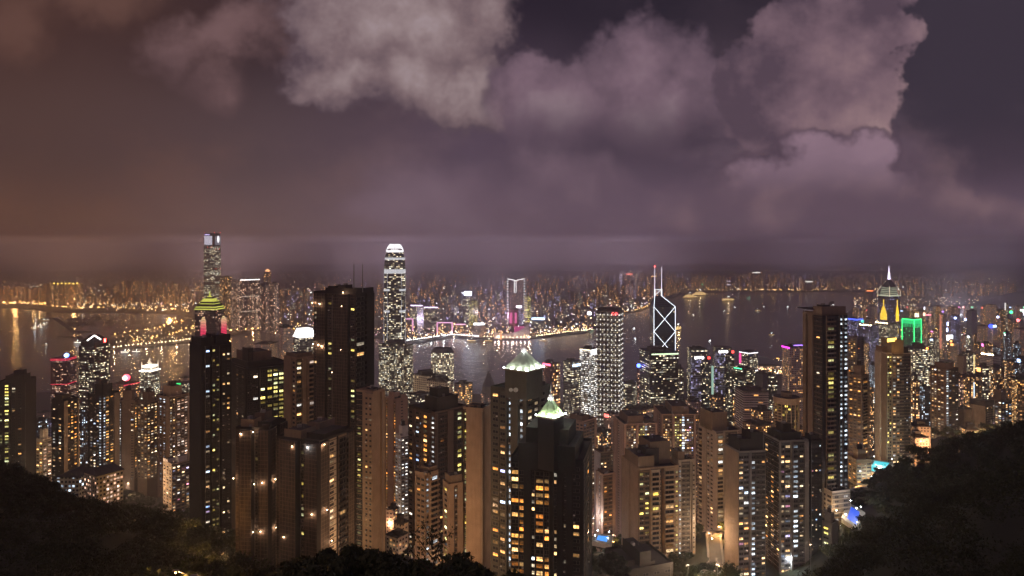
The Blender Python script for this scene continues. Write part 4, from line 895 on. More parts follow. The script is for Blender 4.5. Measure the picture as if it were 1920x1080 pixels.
# long low-rise with pitched roofs, lower left
def gabled(label, cols, top, Y, wallm, mat, seed, floors=5):
    P = plan(*cols, Y); zt = PZ(top, Y); z0 = base_z(P); c = pcenter(P); org = (c[0], c[1], z0)
    root = empty('low_rise_block', org, label, 'building', 'low blocks among the trees')
    b = MB(); b.prism(P, z0, zt, mat); b.build('body', root, org=org)
    b = MB(); Q = inset(P, -1.0); m1 = lerp2(Q[0], Q[1], .5); m2 = lerp2(Q[3], Q[2], .5) if math.dist(Q[0], Q[1]) < math.dist(Q[1], Q[2]) else None
    if m2 is None: m1 = lerp2(Q[1], Q[2], .5); m2 = lerp2(Q[0], Q[3], .5); Q = [Q[1], Q[2], Q[3], Q[0]]
    h = 4.0; a = lerp2(m1, m2, .15); e = lerp2(m1, m2, .85)
    b.face([(*Q[0], zt), (*Q[1], zt), (*a, zt + h)], roofm); b.face([(*Q[1], zt), (*Q[2], zt), (*e, zt + h), (*a, zt + h)], roofm)
    b.face([(*Q[2], zt), (*Q[3], zt), (*e, zt + h)], roofm); b.face([(*Q[3], zt), (*Q[0], zt), (*a, zt + h), (*e, zt + h)], roofm); b.face([(*q, zt - .02) for q in reversed(Q)], roofm)
    b.build('roof', root, org=org); return root
gabled('pale low-rise wing with pitched roof and teal-lit gallery on the lower left hillside', (106, 148, 176), 895, 535, None, facade('skin_school', (.50, .47, .38), 3.0, 3.3, .6, .5, .30, 'cool', 1.6), 1)
gabled('cream low-rise wing with dark pitched roof and warm windows, right of the teal-lit wing', (158, 182, 231), 893, 520, None, facade('skin_school_warm', (.58, .48, .32), 2.6, 3.2, .6, .5, .42, 'pink', 1.7), 2)
# small roofs in the valley between the slab towers
for k, (a, f, r_, t, Y, lab) in enumerate([(724, 738, 748, 958, 560, 'low house roof lit from the lane, left one in the gap by tan slab tower'), (738, 752, 768, 985, 540, 'low house with pale parapet, right one in the gap by the tan slab tower'), (724, 745, 765, 1010, 500, 'flat roof with a green-lit court in the gap left of the brown-fronted tower'),
     (1700, 1712, 1745, 800, 760, 'low pale block on the slope below the bronze tower'), (1798, 1812, 1838, 806, 830, 'white villa lit by a few lamps beside the blank-flanked tan tower'), (1702, 1716, 1742, 822, 740, 'small stepped white block at the edge of the dark hill')]):
    block('low_house', lab, (a, f, r_), t, Y, facade('skin_house', (.55, .45, .36), 3.2, 3.0, .5, .45, .35, 'mixed', 1.8), seed=k, cat='building', group='low houses in the gaps')

# ------------------------------------------------------------------ landmarks of the two shores
def circle(cx, cy, r, n=24, a0=0.0, sx=1.0, sy=1.0): return [(cx + r * sx * math.cos(a0 + 2 * math.pi * k / n), cy + r * sy * math.sin(a0 + 2 * math.pi * k / n)) for k in range(n)]
def oct_plan(px, w, Y, ch=.22, rot=0.0, n=None):
    h = w / 2; c = h * (1 - ch * 2) if ch else h; x0, y0 = PX(px, Y), Y + h; P = [(-c, -h), (c, -h), (h, -c), (h, c), (c, h), (-c, h), (-h, c), (-h, -c)] if ch else [(-h, -h), (h, -h), (h, h), (-h, h)]
    ca, sa = math.cos(rot), math.sin(rot); return [(x0 + x * ca - y * sa, y0 + x * sa + y * ca) for x, y in P]
class Thing:
    def __init__(s, name, label, cat, c, z0, group=None): s.org = (c[0], c[1], z0); s.r = empty(name, s.org, label, cat, group)
    def part(s, name, b, **k): return b.build(name, s.r, org=s.org, **k)
def wpx(n, Y): return n / FPX * Y
# 1 supertall across the water, screens round its top
def supertall():
    Y = 3355; P = plan(382, 400, 414, Y); c = pcenter(P); zt = PZ(437, Y); T = Thing('supertall_tower', 'tallest tower across the harbour, white screen panels round its top', 'skyscraper', c, 2)
    m = facade('skin_supertall', (.10, .09, .095), 4.2, 4.4, .8, .55, .50, 'office', 1.5, fl=.75, colv=.2)
    b = MB(); z = 2; zs = [2, 60, 150, 250, zt]
    b.prism(P, 2, zt - 62, m, roofm); Q = inset(P, 2); b.prism(Q, zt - 62, zt, WALL['charcoal'], roofm); T.part('body', b)
    b = MB()
    for a_, b_ in ((P[0], P[1]), (P[1], P[2])):
        F = Face(a_, b_, None)
        for k in range(4):
            z0, z1 = zt - 66 - 95 * k, zt - 62 - 95 * k
            q = [F.pt(0, .5), F.pt(1, .5), F.pt(1, 0), F.pt(0, 0)]; b.prism(q, z0, z1, darkm, bottom=True)
    T.part('plant_floor_band', b)
    sm = glow('screen_white', (.85, .80, .95), .95); sm2 = glow('screen_bright', (1.0, .97, 1.0), 2.2)
    F = Face(P[0], P[1], None); b = MB(); q = [F.pt(.08, 1), F.pt(.86, 1), F.pt(.86, -1), F.pt(.08, -1)]; b.prism(q, zt - 58, zt - 14, sm); q = [F.pt(.1, 1.3), F.pt(.62, 1.3), F.pt(.62, 1.1), F.pt(.1, 1.1)]; b.prism(q, zt - 10, zt - 5, glow('screen_violet', (.6, .5, 1.0), 2.0)); T.part('screen', b)
    F = Face(P[1], P[2], None); b = MB(); q = [F.pt(.25, 1), F.pt(.97, 1), F.pt(.97, -1), F.pt(.25, -1)]; b.prism(q, zt - 58, zt - 14, glow('screen_dim', (.75, .72, .85), .35))
    o = F.pt(.62, 1.5); pts = []
    for k in range(20):
        t = 2 * math.pi * k / 20; q = (o[0] + F.u[0] * 9 * math.cos(t), o[1] + F.u[1] * 9 * math.cos(t), zt - 30 + 17 * math.sin(t)); pts.append(q)
    b.face(pts, sm2); T.part('screen', b)
    for dz, px in ((2, 384), (2, 402), (2, 413), (-68, 389), (-68, 396), (-78, 405), (-78, 411), (-176, 405), (-176, 413)):
        b = MB(); b.ball((PX(px, Y), Y - 1, zt + dz), 1.1, glow('bulb_red_dim', (1.0, .06, .04), 8), 6, 4); T.part('aviation_light', b)
supertall()
# 2 tower with stepped lit crown and coloured arched columns
def crown_tower():
    Y = 1450; P = plan(365, 404, 421, Y, 30); c = pcenter(P); zt = PZ(581, Y); T = Thing('crown_tower', 'tower with yellow-green stepped pyramid crown and glowing red arched columns', 'skyscraper', c, 5)
    b = MB(); b.prism(P, 5, zt, facade('skin_crown', (.10, .08, .08), 3.4, 4.0, .7, .5, .22, 'pink', 1.2, fl=.6), roofm); T.part('body', b)
    yg = glow('crown_yellow', (.80, .80, .12), 1.0); dk = WALL['green']
    b = MB(); z = zt; sc = 1.06; lv = [(1.07, 2.2, yg), (1.0, 2.5, dk), (.98, 2.0, yg), (.86, 5, dk), (.72, 1.6, yg), (.70, 4, dk), (.66, 1.5, yg), (.50, 5, yg), (.30, 3, dk), (.16, 2, yg)]
    for s_, h, m in lv:
        Q = [(c[0] + (p[0] - c[0]) * s_, c[1] + (p[1] - c[1]) * s_) for p in P]; b.prism(Q, z, z + h, m, dk, bottom=True, scale=.93); z += h * .96
    T.part('crown_roof', b)
    b = MB(); b.tube((*c, z), (*c, z + 9), 2.0, 1.0, yg, 8); b.tube((*c, z + 9), (*c, PZ(546, Y)), .7, .15, glow('spire_green', (.6, .8, .3), 1.5), 6); T.part('spire', b)
    for si, t, r in ((0, .42, 6.2), (1, .85, 8.0)):
        F = Face(P[si], P[si + 1], None); x, y = F.pt(t, -1.0); z = zt - 16; k = 0
        b = MB()
        for k in range(20):
            f = min(1, k / 9); col = (1.0, .70 * (1 - f) ** 1.5 + .04, .30 * (1 - f) + .09 * f + .04)
            g_m = glow('arch_glow_%d' % k, col, 1.1); rr_ = r * (.45 if k == 0 else .75 if k == 1 else .92 if k == 2 else 1)
            b.prism(circle(x, y, rr_, 16), z - 2.6, z, g_m, g_m); b.prism(circle(x, y, rr_ + .35, 16), z - 3.3, z - 2.6, darkm, darkm, bottom=True); z -= 3.3
        T.part('lit_column', b)
crown_tower()
# 3 tower with gabled white light strip
def gable_tower():
    Y = 1350; P = plan(148, 176, 206, Y); c = pcenter(P); zt = PZ(650, Y); T = Thing('gable_tower', 'dark office tower on the left with a bent white light strip on its gable', 'skyscraper', c, 5)
    b = MB(); b.prism(P, 5, zt, facade('skin_gable', (.055, .05, .055), 3.0, 4.0, .85, .42, .34, 'office', 1.9, fl=.5), roofm); T.part('body', b)
    b = MB(); Q = inset(P, 2); b.prism(Q, zt, zt + 8, darkm, roofm); m = pcenter(P); b.prism(Q, zt + 8, zt + 21, darkm, darkm, scale=.35); T.part('gable', b)
    b = MB(); wl = glow('strip_white', (1.0, .95, .85), 9)
    top_ = (m[0], m[1] - 10, zt + 24); F = Face(P[0], P[1], None); 
    a = (PX(165, Y - 10), Y - 12, PZ(637, Y)); t_ = (PX(178, Y - 10), Y - 12, PZ(627.5, Y)); e = (PX(190, Y - 10), Y - 12, PZ(635, Y))
    b.tube(a, t_, .9, .9, wl, 6); b.tube(t_, e, .9, .9, wl, 6); T.part('light_strip', b)
    b = MB(); b.box((PX(199, Y), Y - 4, PZ(641, Y)), (3, 1, 7), bulb['red']); T.part('red_sign', b)
gable_tower()
# 4 red-edged tower with blue beacon
def red_tower():
    Y = 1650; P = plan(95, 125, 143, Y); c = pcenter(P); zt = PZ(672, Y); T = Thing('red_lit_tower', 'twin-shafted tower trimmed in red light with a round blue beacon sign', 'skyscraper', c, 4)
    b = MB(); b.prism(P, 4, zt, facade('skin_red', (.20, .06, .07), 3.2, 3.8, .8, .5, .30, 'pink', 1.3, fl=.5), roofm); T.part('body', b)
    rd = glow('trim_red', (1.0, .04, .10), 1.6)
    for k, z in enumerate((zt - 1, zt - 4, zt - 62)):
        b = MB(); b.prism(inset(P, -.8), z - 1.0, z, rd, rd, bottom=True); T.part('light_band', b)
    b = MB(); b.box((PX(118, Y), Y + 12, zt), (16, 16, 8), WALL['dark'], .4); T.part('roof_room', b)
    b = MB(); b.ball((PX(126, Y), Y - 2, PZ(666, Y)), 5.5, glow('beacon_blue', (.12, .22, 1.0), 9)); b.ball((PX(126, Y), Y - 4.5, PZ(666, Y)), 3.9, glow('beacon_core', (.75, .9, 1.0), 9)); T.part('beacon_sign', b)
red_tower()
# 5 tower with blazing white crown and corner masts
def lantern_tower():
    Y = 1450; P = plan(262, 284, 300, Y); c = pcenter(P); zt = PZ(697, Y); T = Thing('lantern_tower', 'office tower with a blazing white stepped crown and corner masts', 'skyscraper', c, 4)
    b = MB(); b.prism(P, 4, zt, facade('skin_lantern', (.16, .15, .14), 3.2, 4.0, .8, .42, .62, 'office', 1.8, fl=.5), roofm); T.part('body', b)
    wl = glow('crown_white', (1.0, .90, .72), 3.5); b = MB(); b.prism(inset(P, -1.2), zt, zt + 2, wl, wl, bottom=True); Q = inset(P, 5); b.prism(Q, zt + 2, zt + 8, WALL['white'], roofm); b.prism(inset(P, 3.5), zt + 8, zt + 12, wl, wl, bottom=True); T.part('crown', b)
    for p in P + [c]:
        b = MB(); q = lerp2(p, c, .2); b.tube((*q, zt), (*q, zt + (27 if p == c else 20)), .6, .25, wl, 6); T.part('mast', b)
lantern_tower()
# 6 the tall tapering tower with claw-like crown
def claw_tower():
    Y = 1760; w = wpx(40, Y); px = 737; z0 = 4; T = Thing('tapering_tower', 'tall slender tower with rounded white claw crown, ringed by haze in mid harbour', 'skyscraper', (PX(px, Y), Y + w / 2), z0)
    rows = [(660, 1.0), (545, .99), (505, .97), (490, .93), (478, .85), (473, .78)]
    m = facade('skin_claw', (.10, .10, .105), 4.5, 4.4, .86, .42, .42, 'office', 1.7, fl=.55, colv=.1); body = MB(); cxy = (PX(px, Y), Y + w / 2)
    base = [(x, y) for x, y in oct_plan(px, w, Y, .17, .12)]
    prev = (z0, 1.0)
    for py, s_ in rows:
        z = PZ(py, Y)
        if z <= prev[0] + 1: prev = (prev[0], s_); continue
        A = [(cxy[0] + (p[0] - cxy[0]) * prev[1], cxy[1] + (p[1] - cxy[1]) * prev[1]) for p in base]
        body.prism(A, prev[0], z, m, roofm, scale=s_ / prev[1], v0=prev[0]); prev = (z, s_)
    T.part('body', body)
    # bright mechanical floors
    wl = glow('belt_white', (.95, .95, 1.0), .75)
    for py, s_, hpx in ((582, .99, 4), (542, .995, 4), (505, .975, 8), (483, .90, 7)):
        b = MB(); z = PZ(py, Y); A = [(cxy[0] + (p[0] - cxy[0]) * (s_ + .012), cxy[1] + (p[1] - cxy[1]) * (s_ + .012)) for p in base]
        for i in (0, 7, 1, 2): 
            if i == 0 and py > 510: b.prism([A[0], lerp2(A[0], A[1], .16), lerp2(lerp2(A[0], A[1], .16), cxy, .03), lerp2(A[0], cxy, .03)], z - wpx(hpx, Y), z, wl); b.prism([lerp2(A[0], A[1], .84), A[1], lerp2(A[1], cxy, .03), lerp2(lerp2(A[0], A[1], .84), cxy, .03)], z - wpx(hpx, Y), z, wl)
            else: b.prism([A[i], A[(i + 1) % 8], lerp2(A[(i + 1) % 8], cxy, .03), lerp2(A[i], cxy, .03)], z - wpx(hpx, Y), z, wl)
        T.part('light_band', b)
    b = MB()      # vertical light lines at the corners
    for k in (7, 0, 1, 2):
        p = base[k]; q = lerp2(p, cxy, -.01); q2 = (cxy[0] + (p[0] - cxy[0]) * .97, cxy[1] + (p[1] - cxy[1]) * .97); b.tube((*q, 90), (*q2, PZ(505, Y)), .4, .35, glow('edge_white', (.8, .82, 1.0), .9), 5)
    T.part('edge_light', b)
    zc = PZ(473, Y); cw = glow('claw_white', (1.0, .97, 1.0), 1.9)
    b = MB(); A = [(cxy[0] + (p[0] - cxy[0]) * .76, cxy[1] + (p[1] - cxy[1]) * .76) for p in base]; b.prism(A, zc, zc + 5, cw, cw, scale=.94); b.prism(A, zc + 5, zc + 12, WALL['white'], roofm, scale=.7); T.part('crown_base', b)
    for k in range(28):
        t = 2 * math.pi * k / 28; r0 = w * .395; b = MB(); prevp = None
        for f in (0, .3, .6, .85, 1.0):
            rr_ = r0 * (1 - .42 * f ** 1.8); p = (cxy[0] + rr_ * math.cos(t), cxy[1] + rr_ * math.sin(t), zc + 2 + (PZ(459, Y) - zc) * f)
            if prevp: b.tube(prevp, p, 1.15 * (1.1 - f * .5), 1.0 * (1.1 - f * .5), cw, 5)
            prevp = p
        T.part('claw', b)
claw_tower()
# 7 curved glass block in front of it
def curved_block():
    Y = 1560; c = (PX(739, Y), Y + 30); T = Thing('curved_office_block', 'wide glass office block of rounded bays at the foot of the tapering tower', 'office block', c, 4)
    m = facade('skin_curved', (.16, .145, .13), 3.0, 3.7, .86, .5, .55, 'office', 1.25, fl=.5, colv=.35); zt = PZ(647, Y)
    for px, r, dz in ((722, wpx(16, Y), 0), (748, wpx(14, Y), 0), (760, wpx(12, Y), -2)):
        b = MB(); b.prism(circle(PX(px, Y), Y + 25, r, 8, .39), 4, zt + dz, m, roofm); b.prism(circle(PX(px, Y), Y + 25, r * 1.03, 8, .39), zt + dz - 6, zt + dz - 3, WALL['grey'], roofm, bottom=True); T.part('bay', b)
    b = MB(); b.prism(circle(PX(738, Y), Y + 28, 22, 12), zt, zt + 6, WALL['dark'], roofm); T.part('roof_room', b)
curved_block()
# 8 round-windowed block with hipped roof
def porthole_block():
    Y = 1500; P = plan(808, 843, 851, Y, 22); c = pcenter(P); zt = PZ(663, Y); T = Thing('pale_office_tower', 'pale square office tower with dark hipped roof and dotted windows at the water', 'office block', c, 4)
    b = MB(); b.prism(P, 4, zt, facade('skin_porthole', (.34, .31, .27), 3.9, 3.9, .55, .55, .62, 'office', 2.6, colv=.1, band=0), roofm); T.part('body', b)
    b = MB(); b.prism(inset(P, -.5), zt, zt + 11, WALL['slate'], WALL['dark'], scale=.72, bottom=True); T.part('hipped_roof', b)
porthole_block()
# 9 pale square-window blocks
pale = facade('skin_pale_square', (.62, .54, .42), 4.4, 4.0, .58, .55, .10, 'office', 2.2, glass=(.02, .018, .015)); pale2 = facade('skin_pale_square_lit', (.62, .54, .42), 4.4, 4.0, .58, .55, .30, 'office', 2.2)
for lab, cols, top, Y, s_ in (('pale hotel block with square dark windows, behind the broad brown-fronted tower, left half', (774, 806, 822), 706, 1250, 1), ('pale hotel block with square dark windows, nearer right half of the pair', (800, 836, 850), 717, 1200, 2)):
    r_, P, zt, z0 = block('hotel_block', lab, cols, top, Y, pale, seed=s_, group='pale blocks by the waterfront', delta=38, mats2=pale2, cat='hotel')
    c = pcenter(P); b = MB(); b.box((c[0], c[1], zt + .02), (24, 18, 8), WALL['dark'], .5); b.build('roof_room', r_, org=(c[0], c[1], z0))
    for k, f in enumerate((.1, .35, .6, .85)): point((lerp2(P[0], P[1], f)[0] - c[0] - 6, lerp2(P[0], P[1], f)[1] - c[1] - 14, 30 - z0), 90000, (1.0, .78, .5), 2, r_)
# 10 dark tower with peaked cap
def peaked():
    Y = 1450; P = oct_plan(916, wpx(29, Y), Y, .15); c = pcenter(P); zt = PZ(738, Y); T = Thing('peaked_tower', 'grey tower with dark peaked roof and mast against the purple water', 'skyscraper', c, 4)
    b = MB(); b.prism(P, 4, zt, facade('skin_peaked', (.22, .20, .21), 3.3, 4, .5, .5, .25, 'pink', 1.6), roofm); b.prism(oct_plan(916, wpx(24, Y), Y + 2, .2), zt, zt + 14, WALL['grey'], roofm); T.part('body', b)
    b = MB(); b.prism(oct_plan(916, wpx(23, Y), Y + 2, .2), zt + 14, PZ(703, Y), WALL['slate'], WALL['slate'], scale=.28); b.tube((c[0], c[1], PZ(703, Y)), (c[0], c[1], PZ(698, Y)), 3, 3, WALL['slate'], 8); T.part('peaked_roof', b)
    b = MB(); b.tube((c[0], c[1], PZ(698, Y)), (c[0], c[1], PZ(684, Y)), .5, .2, steel, 5); T.part('mast', b)
peaked()
# 13 square tower with a lattice of white light points
def lattice_tower():
    Y = 1300; P = plan(1119, 1161, 1167, Y, 12); c = pcenter(P); zt = PZ(584, Y); T = Thing('lattice_lit_tower', 'tall square tower covered in a lattice of white light points, red sign at top corner', 'skyscraper', c, 5)
    m = facade('skin_lattice', (.15, .13, .12), 3.2, 4.1, .84, .40, .55, 'office', .62, fl=.35, colv=.1)
    b = MB(); b.prism(P, 5, zt, m, roofm); T.part('body', b)
    b = MB(); b.prism(inset(P, 1.2), zt, PZ(579, Y), darkm, roofm); T.part('roof_room', b)
    dot = glow('point_white', (1.0, .95, .88), 1.8); bar = WALL['white']; b = MB(); hw = MB()
    for si, n in ((0, 6), (1, 2)):
        F = Face(P[si], P[si + 1], None)
        for i in range(n + 1):
            x, y = F.pt(i / n, .25); b.tube((x, y, 5), (x, y, zt), .38, .38, WALL['grey'], 4)
        z = zt - 6
        while z > 20:
            q = [F.pt(0, .5), F.pt(1, .5), F.pt(1, .02), F.pt(0, .02)]; b.prism(q, z - .3, z + .3, WALL['grey'], bottom=True)
            for i in range(n + 1):
                x, y = F.pt(min(max(i / n, .01), .99), .8); hw.box((x, y, z - 2.2), (1.0, 1.0, 2.6), dot)
            z -= 9.6
    T.part('facade_frame', b); tag(T.part('light_points', hw), None, kind='stuff')
    b = MB(); F = Face(P[0], P[1], None); rd = glow('logo_red', (1.0, .10, .10), 5)
    def ring(t, z, r, a0, a1):
        x0, y0 = F.pt(t, 1.6); pr = None
        for k in range(9):
            a = a0 + (a1 - a0) * k / 8; q = (x0 + F.u[0] * r * math.cos(a), y0 + F.u[1] * r * math.cos(a), z + r * math.sin(a))
            if pr: b.tube(pr, q, .5, .5, rd, 5)
            pr = q
    zl = PZ(588.5, Y); ring(.74, zl, 2.3, .8, 5.5); ring(.88, zl, 2.1, 0, 6.28); x0, y0 = F.pt(.80, 1.6); x1, y1 = F.pt(.95, 1.6); b.tube((x0, y0, zl), (x1, y1, zl), .5, .5, rd, 5)
    T.part('sign', b)
lattice_tower()
# 14 the prismatic tower outlined by crossing white lines
def prism_tower():
    Y = 1400; pl, pr = 1226, 1266; zt = PZ(575, Y); zb = 5; w = wpx(40, Y); x0, x1 = PX(pl, Y), PX(pr, Y); c = (PX(1246, Y), Y + w / 2)
    T = Thing('prismatic_tower', 'dark glass tower outlined in white with crossing braces and two white masts', 'skyscraper', c, zb)
    m = facade('skin_prism', (.035, .04, .06), 3.3, 4.0, .9, .4, .10, 'office', 1.2, fl=.7); y0, y1 = Y, Y + w; ztl = PZ(556, Y); xt = PX(1231, Y); xm = PX(1244, Y)
    b = MB(); P = [(x0, y0), (x1, y0), (x1, y1), (x0, y1)]; b.prism(P, zb, zt, m, m)
    A = (x0, y0, zt); Bq = (x1, y0, zt); C_ = (x1, y1, zt); D = (x0, y1, zt); t1 = (xt, Y + w * .4, ztl); t2 = (xm, Y + w * .4, ztl)
    sl = facade('skin_prism_slope', (.10, .11, .13), 3.3, 4.0, .9, .8, .0, 'office', 0)
    for f in ([A, Bq, t2, t1], [Bq, C_, t2], [C_, D, t1, t2], [D, A, t1]): b.face(f, sl)
    T.part('body', b)
    ln = glow('line_white', (.85, .91, 1.0), 3.2); d = 1.0
    def L_(p, q, r=.40): bb = MB(); bb.tube(p, q, r, r, ln, 6); T.part('light_line', bb)
    yf = y0 - d; zz = [PZ(575, Y), PZ(621.5, Y), PZ(668.5, Y)]
    zlow = PZ(700, Y)
    L_((x0, yf, zt), (x0, yf, zlow)); L_((x1, yf, zt), (x1, yf, zlow))
    for i in range(2): L_((x0, yf, zz[i]), (x1, yf, zz[i + 1])); L_((x1, yf, zz[i]), (x0, yf, zz[i + 1]))
    L_((x0, yf, zt), (xt, t1[1] - 1, ztl)); L_((x1, yf, zt), (xm, t1[1] - 1, ztl))
    for px, top in ((1231, 500), (1244, 501)):
        bb = MB(); x = PX(px, Y); bb.tube((x, t1[1], ztl), (x, t1[1], PZ(544, Y)), .85, .85, ln, 6); bb.tube((x, t1[1], PZ(544, Y)), (x, t1[1], PZ(top, Y)), .55, .3, glow('mast_white', (.85, .80, .95), 2.2), 6); T.part('mast', bb)
    L_((PX(1231, Y), t1[1], PZ(544, Y)), (PX(1244, Y), t1[1], PZ(544, Y)), .5); L_((PX(1231, Y), t1[1], PZ(554, Y)), (PX(1243, Y), t1[1], PZ(545, Y)), .4)
    b = MB(); b.ball((PX(1231, Y), t1[1], PZ(500, Y)), 1.1, bulb['red'], 6, 4); T.part('aviation_light', b)
prism_tower()
def strip_light(r_, org, P, i, z, h, mat, off=.5, name='light_strip', t0=0, t1=1):
    F = Face(P[i], P[i + 1], None); b = MB(); b.prism([F.pt(t0, off), F.pt(t1, off), F.pt(t1, .02), F.pt(t0, .02)], z, z + h, mat, bottom=True); return b.build(name, r_, org=org)
office_dark = facade('skin_office_dark', (.045, .04, .042), 3.2, 4.0, .85, .35, .38, 'office', 1.8, fl=.6, colv=.2)
office_red = facade('skin_office_red', (.12, .03, .04), 3.2, 4.0, .8, .4, .30, 'pink', 1.2, fl=.4)
r_, P, zt, z0 = block('office_tower', 'dark office tower with horizontal window rows, standing before the prismatic outlined tower', (1199, 1219, 1272), 662, 1180, office_dark, mats2=office_dark, cat='skyscraper', seed=3)
c = pcenter(P); strip_light(r_, (c[0], c[1], z0), P, 1, zt - 3.5, 2.2, glow('strip_green_white', (.75, 1.0, .62), 1.8), t0=.05)
r_, P, zt, z0 = block('office_tower', 'tower with a blue beacon and a white-lit edge, just left of the dark office tower', (1194, 1199, 1206), 690, 1230, office_red, cat='skyscraper', seed=4)
b = MB(); c = pcenter(P); b.ball((PX(1197, 1225), 1222, PZ(685, 1225)), 3.6, glow('beacon_blue2', (.05, .10, 1.0), 14)); b.build('beacon_sign', r_, org=(c[0], c[1], z0))
# white-banded office blocks left of the lattice tower
banded = facade('skin_banded', (.30, .28, .26), 3.2, 3.9, .92, .46, .80, 'white', 1.7, fl=.3, colv=.1); banded2 = facade('skin_banded_dim', (.13, .13, .15), 3.0, 3.8, .9, .45, .5, 'office', 1.2, fl=.5)
r_, P, zt, z0 = block('office_tower', 'office tower banded with bright white floors and white sign box, left of lattice tower', (1087, 1107, 1120), 656, 1330, banded, mats2=banded, cat='skyscraper', seed=5)
c = pcenter(P); o_ = (c[0], c[1], z0); wl = glow('box_white', (.95, .96, 1.0), 6); strip_light(r_, o_, P, 0, zt - 2, 2.0, glow('strip_warm', (1.0, .85, .6), 3)); strip_light(r_, o_, P, 1, zt - 10, 9, wl, 1.2, 'lit_sign', .1, .95)
r_, P, zt, z0 = block('office_tower', 'shorter glass tower with a blue-white sign line, next left of the white-banded tower', (1056, 1073, 1089), 680, 1290, banded2, mats2=banded2, cat='skyscraper', seed=6)
c = pcenter(P); strip_light(r_, (c[0], c[1], z0), P, 1, zt - 8, 4, glow('sign_ice', (.55, .75, 1.0), 5), .8, 'lit_sign', .05, .95)
r_, P, zt, z0 = block('office_tower', 'dark block edged in red neon dots behind the pyramid-roof towers', (1018, 1034, 1050), 684, 1400, office_red, mats2=facade('skin_neon', (.12, .04, .06), 3.0, 6.0, .7, .5, .6, 'mixed', 2.6), cat='skyscraper', seed=7)
c = pcenter(P); strip_light(r_, (c[0], c[1], z0), P, 0, zt - 3, 4, glow('sign_red_pink', (1.0, .10, .18), 5), .8, 'lit_sign', .0, .9)
# twin towers of stepped glass bays bearing the LIPPO sign
def bay_tower(lab, px, top, Y, w):
    c = (PX(px, Y), Y + w / 2); T = Thing('stepped_glass_tower', lab, 'skyscraper', c, 5, 'twin stepped glass towers'); zt = PZ(top, Y)
    dk = facade('skin_bay_dark', (.06, .065, .075), 3.0, 3.8, .85, .5, .26, 'office', 1.5, fl=.3); pal_ = facade('skin_bay_pale', (.30, .32, .38), 3.0, 3.8, .9, .7, .42, 'violet', .55, colv=.1)
    b = MB(); b.prism(oct_plan(px, w * .86, Y + 3, .2), 5, zt, dk, roofm); T.part('body', b)
    z = zt - 8; k = 0
    for i in range(5):
        h = (zt - 20) / 5.5; b = MB(); s_ = -1 if i % 2 else 1
        b.prism([(c[0] - w * .48 + s_ * 1.0, Y - 1.5), (c[0] - w * .02 + s_ * 1.0, Y - 1.5), (c[0] - w * .02 + s_, Y + w * .3), (c[0] - w * .48 + s_, Y + w * .3)], z - h + 4, z, pal_, roofm, bottom=True); T.part('glass_bay', b)
        b = MB(); b.prism([(c[0] + w * .12, Y - .5), (c[0] + w * .5, Y + .5), (c[0] + w * .5, Y + w * .3), (c[0] + w * .12, Y + w * .3)], z - h - 2, z - 7, dk, roofm, bottom=True); T.part('glass_bay', b); z -= h
    t = bpy.data.curves.new('lettering', 'FONT'); t.body = 'LIPPO'; t.size = 7.2; t.extrude = .2; t.offset = .12; t.align_x = 'CENTER'; t.materials.append(glow('letter_white', (1.0, .97, 1.0), 6)); tmp = bpy.data.objects.new('lettering_outline', t); me = bpy.data.meshes.new_from_object(tmp); bpy.data.objects.remove(tmp); o = bpy.data.objects.new('lettering', me); COL.objects.link(o)
    o.parent = T.r; o.location = (-w * .10, -w / 2 - 3.0, zt - 9 - 5); o.rotation_euler = (rad(90), 0, 0)
    b = MB(); b.prism(circle(c[0] + w * .40, Y - 2.4, 2.4, 12), zt - 9, zt - 4.5, glow('logo_red2', (1.0, .06, .05), 5), bottom=True); T.part('sign', b)
    b = MB(); b.box((c[0], Y - 2.6 + .9, zt - 11), (w * .9, .6, 8), darkm); T.part('sign_board', b)
bay_tower('stepped glass tower signed LIPPO, lower left one of the twin pair', 1314, 664, 1330, 38)
bay_tower('stepped glass tower signed LIPPO with red logo, taller right one of the twin pair', 1359, 653, 1370, 38)
# more towers around them
off_a = facade('skin_office_a', (.10, .09, .105), 3.2, 3.8, .8, .42, .44, 'office', 2.0, fl=.45); off_b = facade('skin_office_b', (.20, .17, .18), 3.4, 3.8, .7, .45, .38, 'warm', 2.2, fl=.2)
off_w = facade('skin_office_white', (.56, .50, .50), 3.0, 3.6, .45, .45, .32, 'warm', 1.7); off_v = facade('skin_office_violet', (.10, .10, .18), 3.0, 3.8, .85, .45, .35, 'violet', 1.1, fl=.4)
res_a = facade('skin_flats_a', (.26, .19, .14), 3.1, 3.0, .55, .55, .36, 'warm', 2.5); res_b = facade('skin_flats_b', (.17, .14, .12), 2.8, 3.0, .55, .55, .40, 'mixed', 2.5); res_c = facade('skin_flats_c', (.38, .29, .25), 3.4, 3.0, .45, .55, .26, 'pink', 2.3); res_d = facade('skin_flats_d', (.10, .09, .09), 3.0, 3.0, .5, .5, .30, 'cool', 2.2)
louv = facade('skin_louvre', (.56, .50, .50), 7.0, 3.7, .97, .42, .03, 'warm', 1.3, glass=(.05, .045, .05))
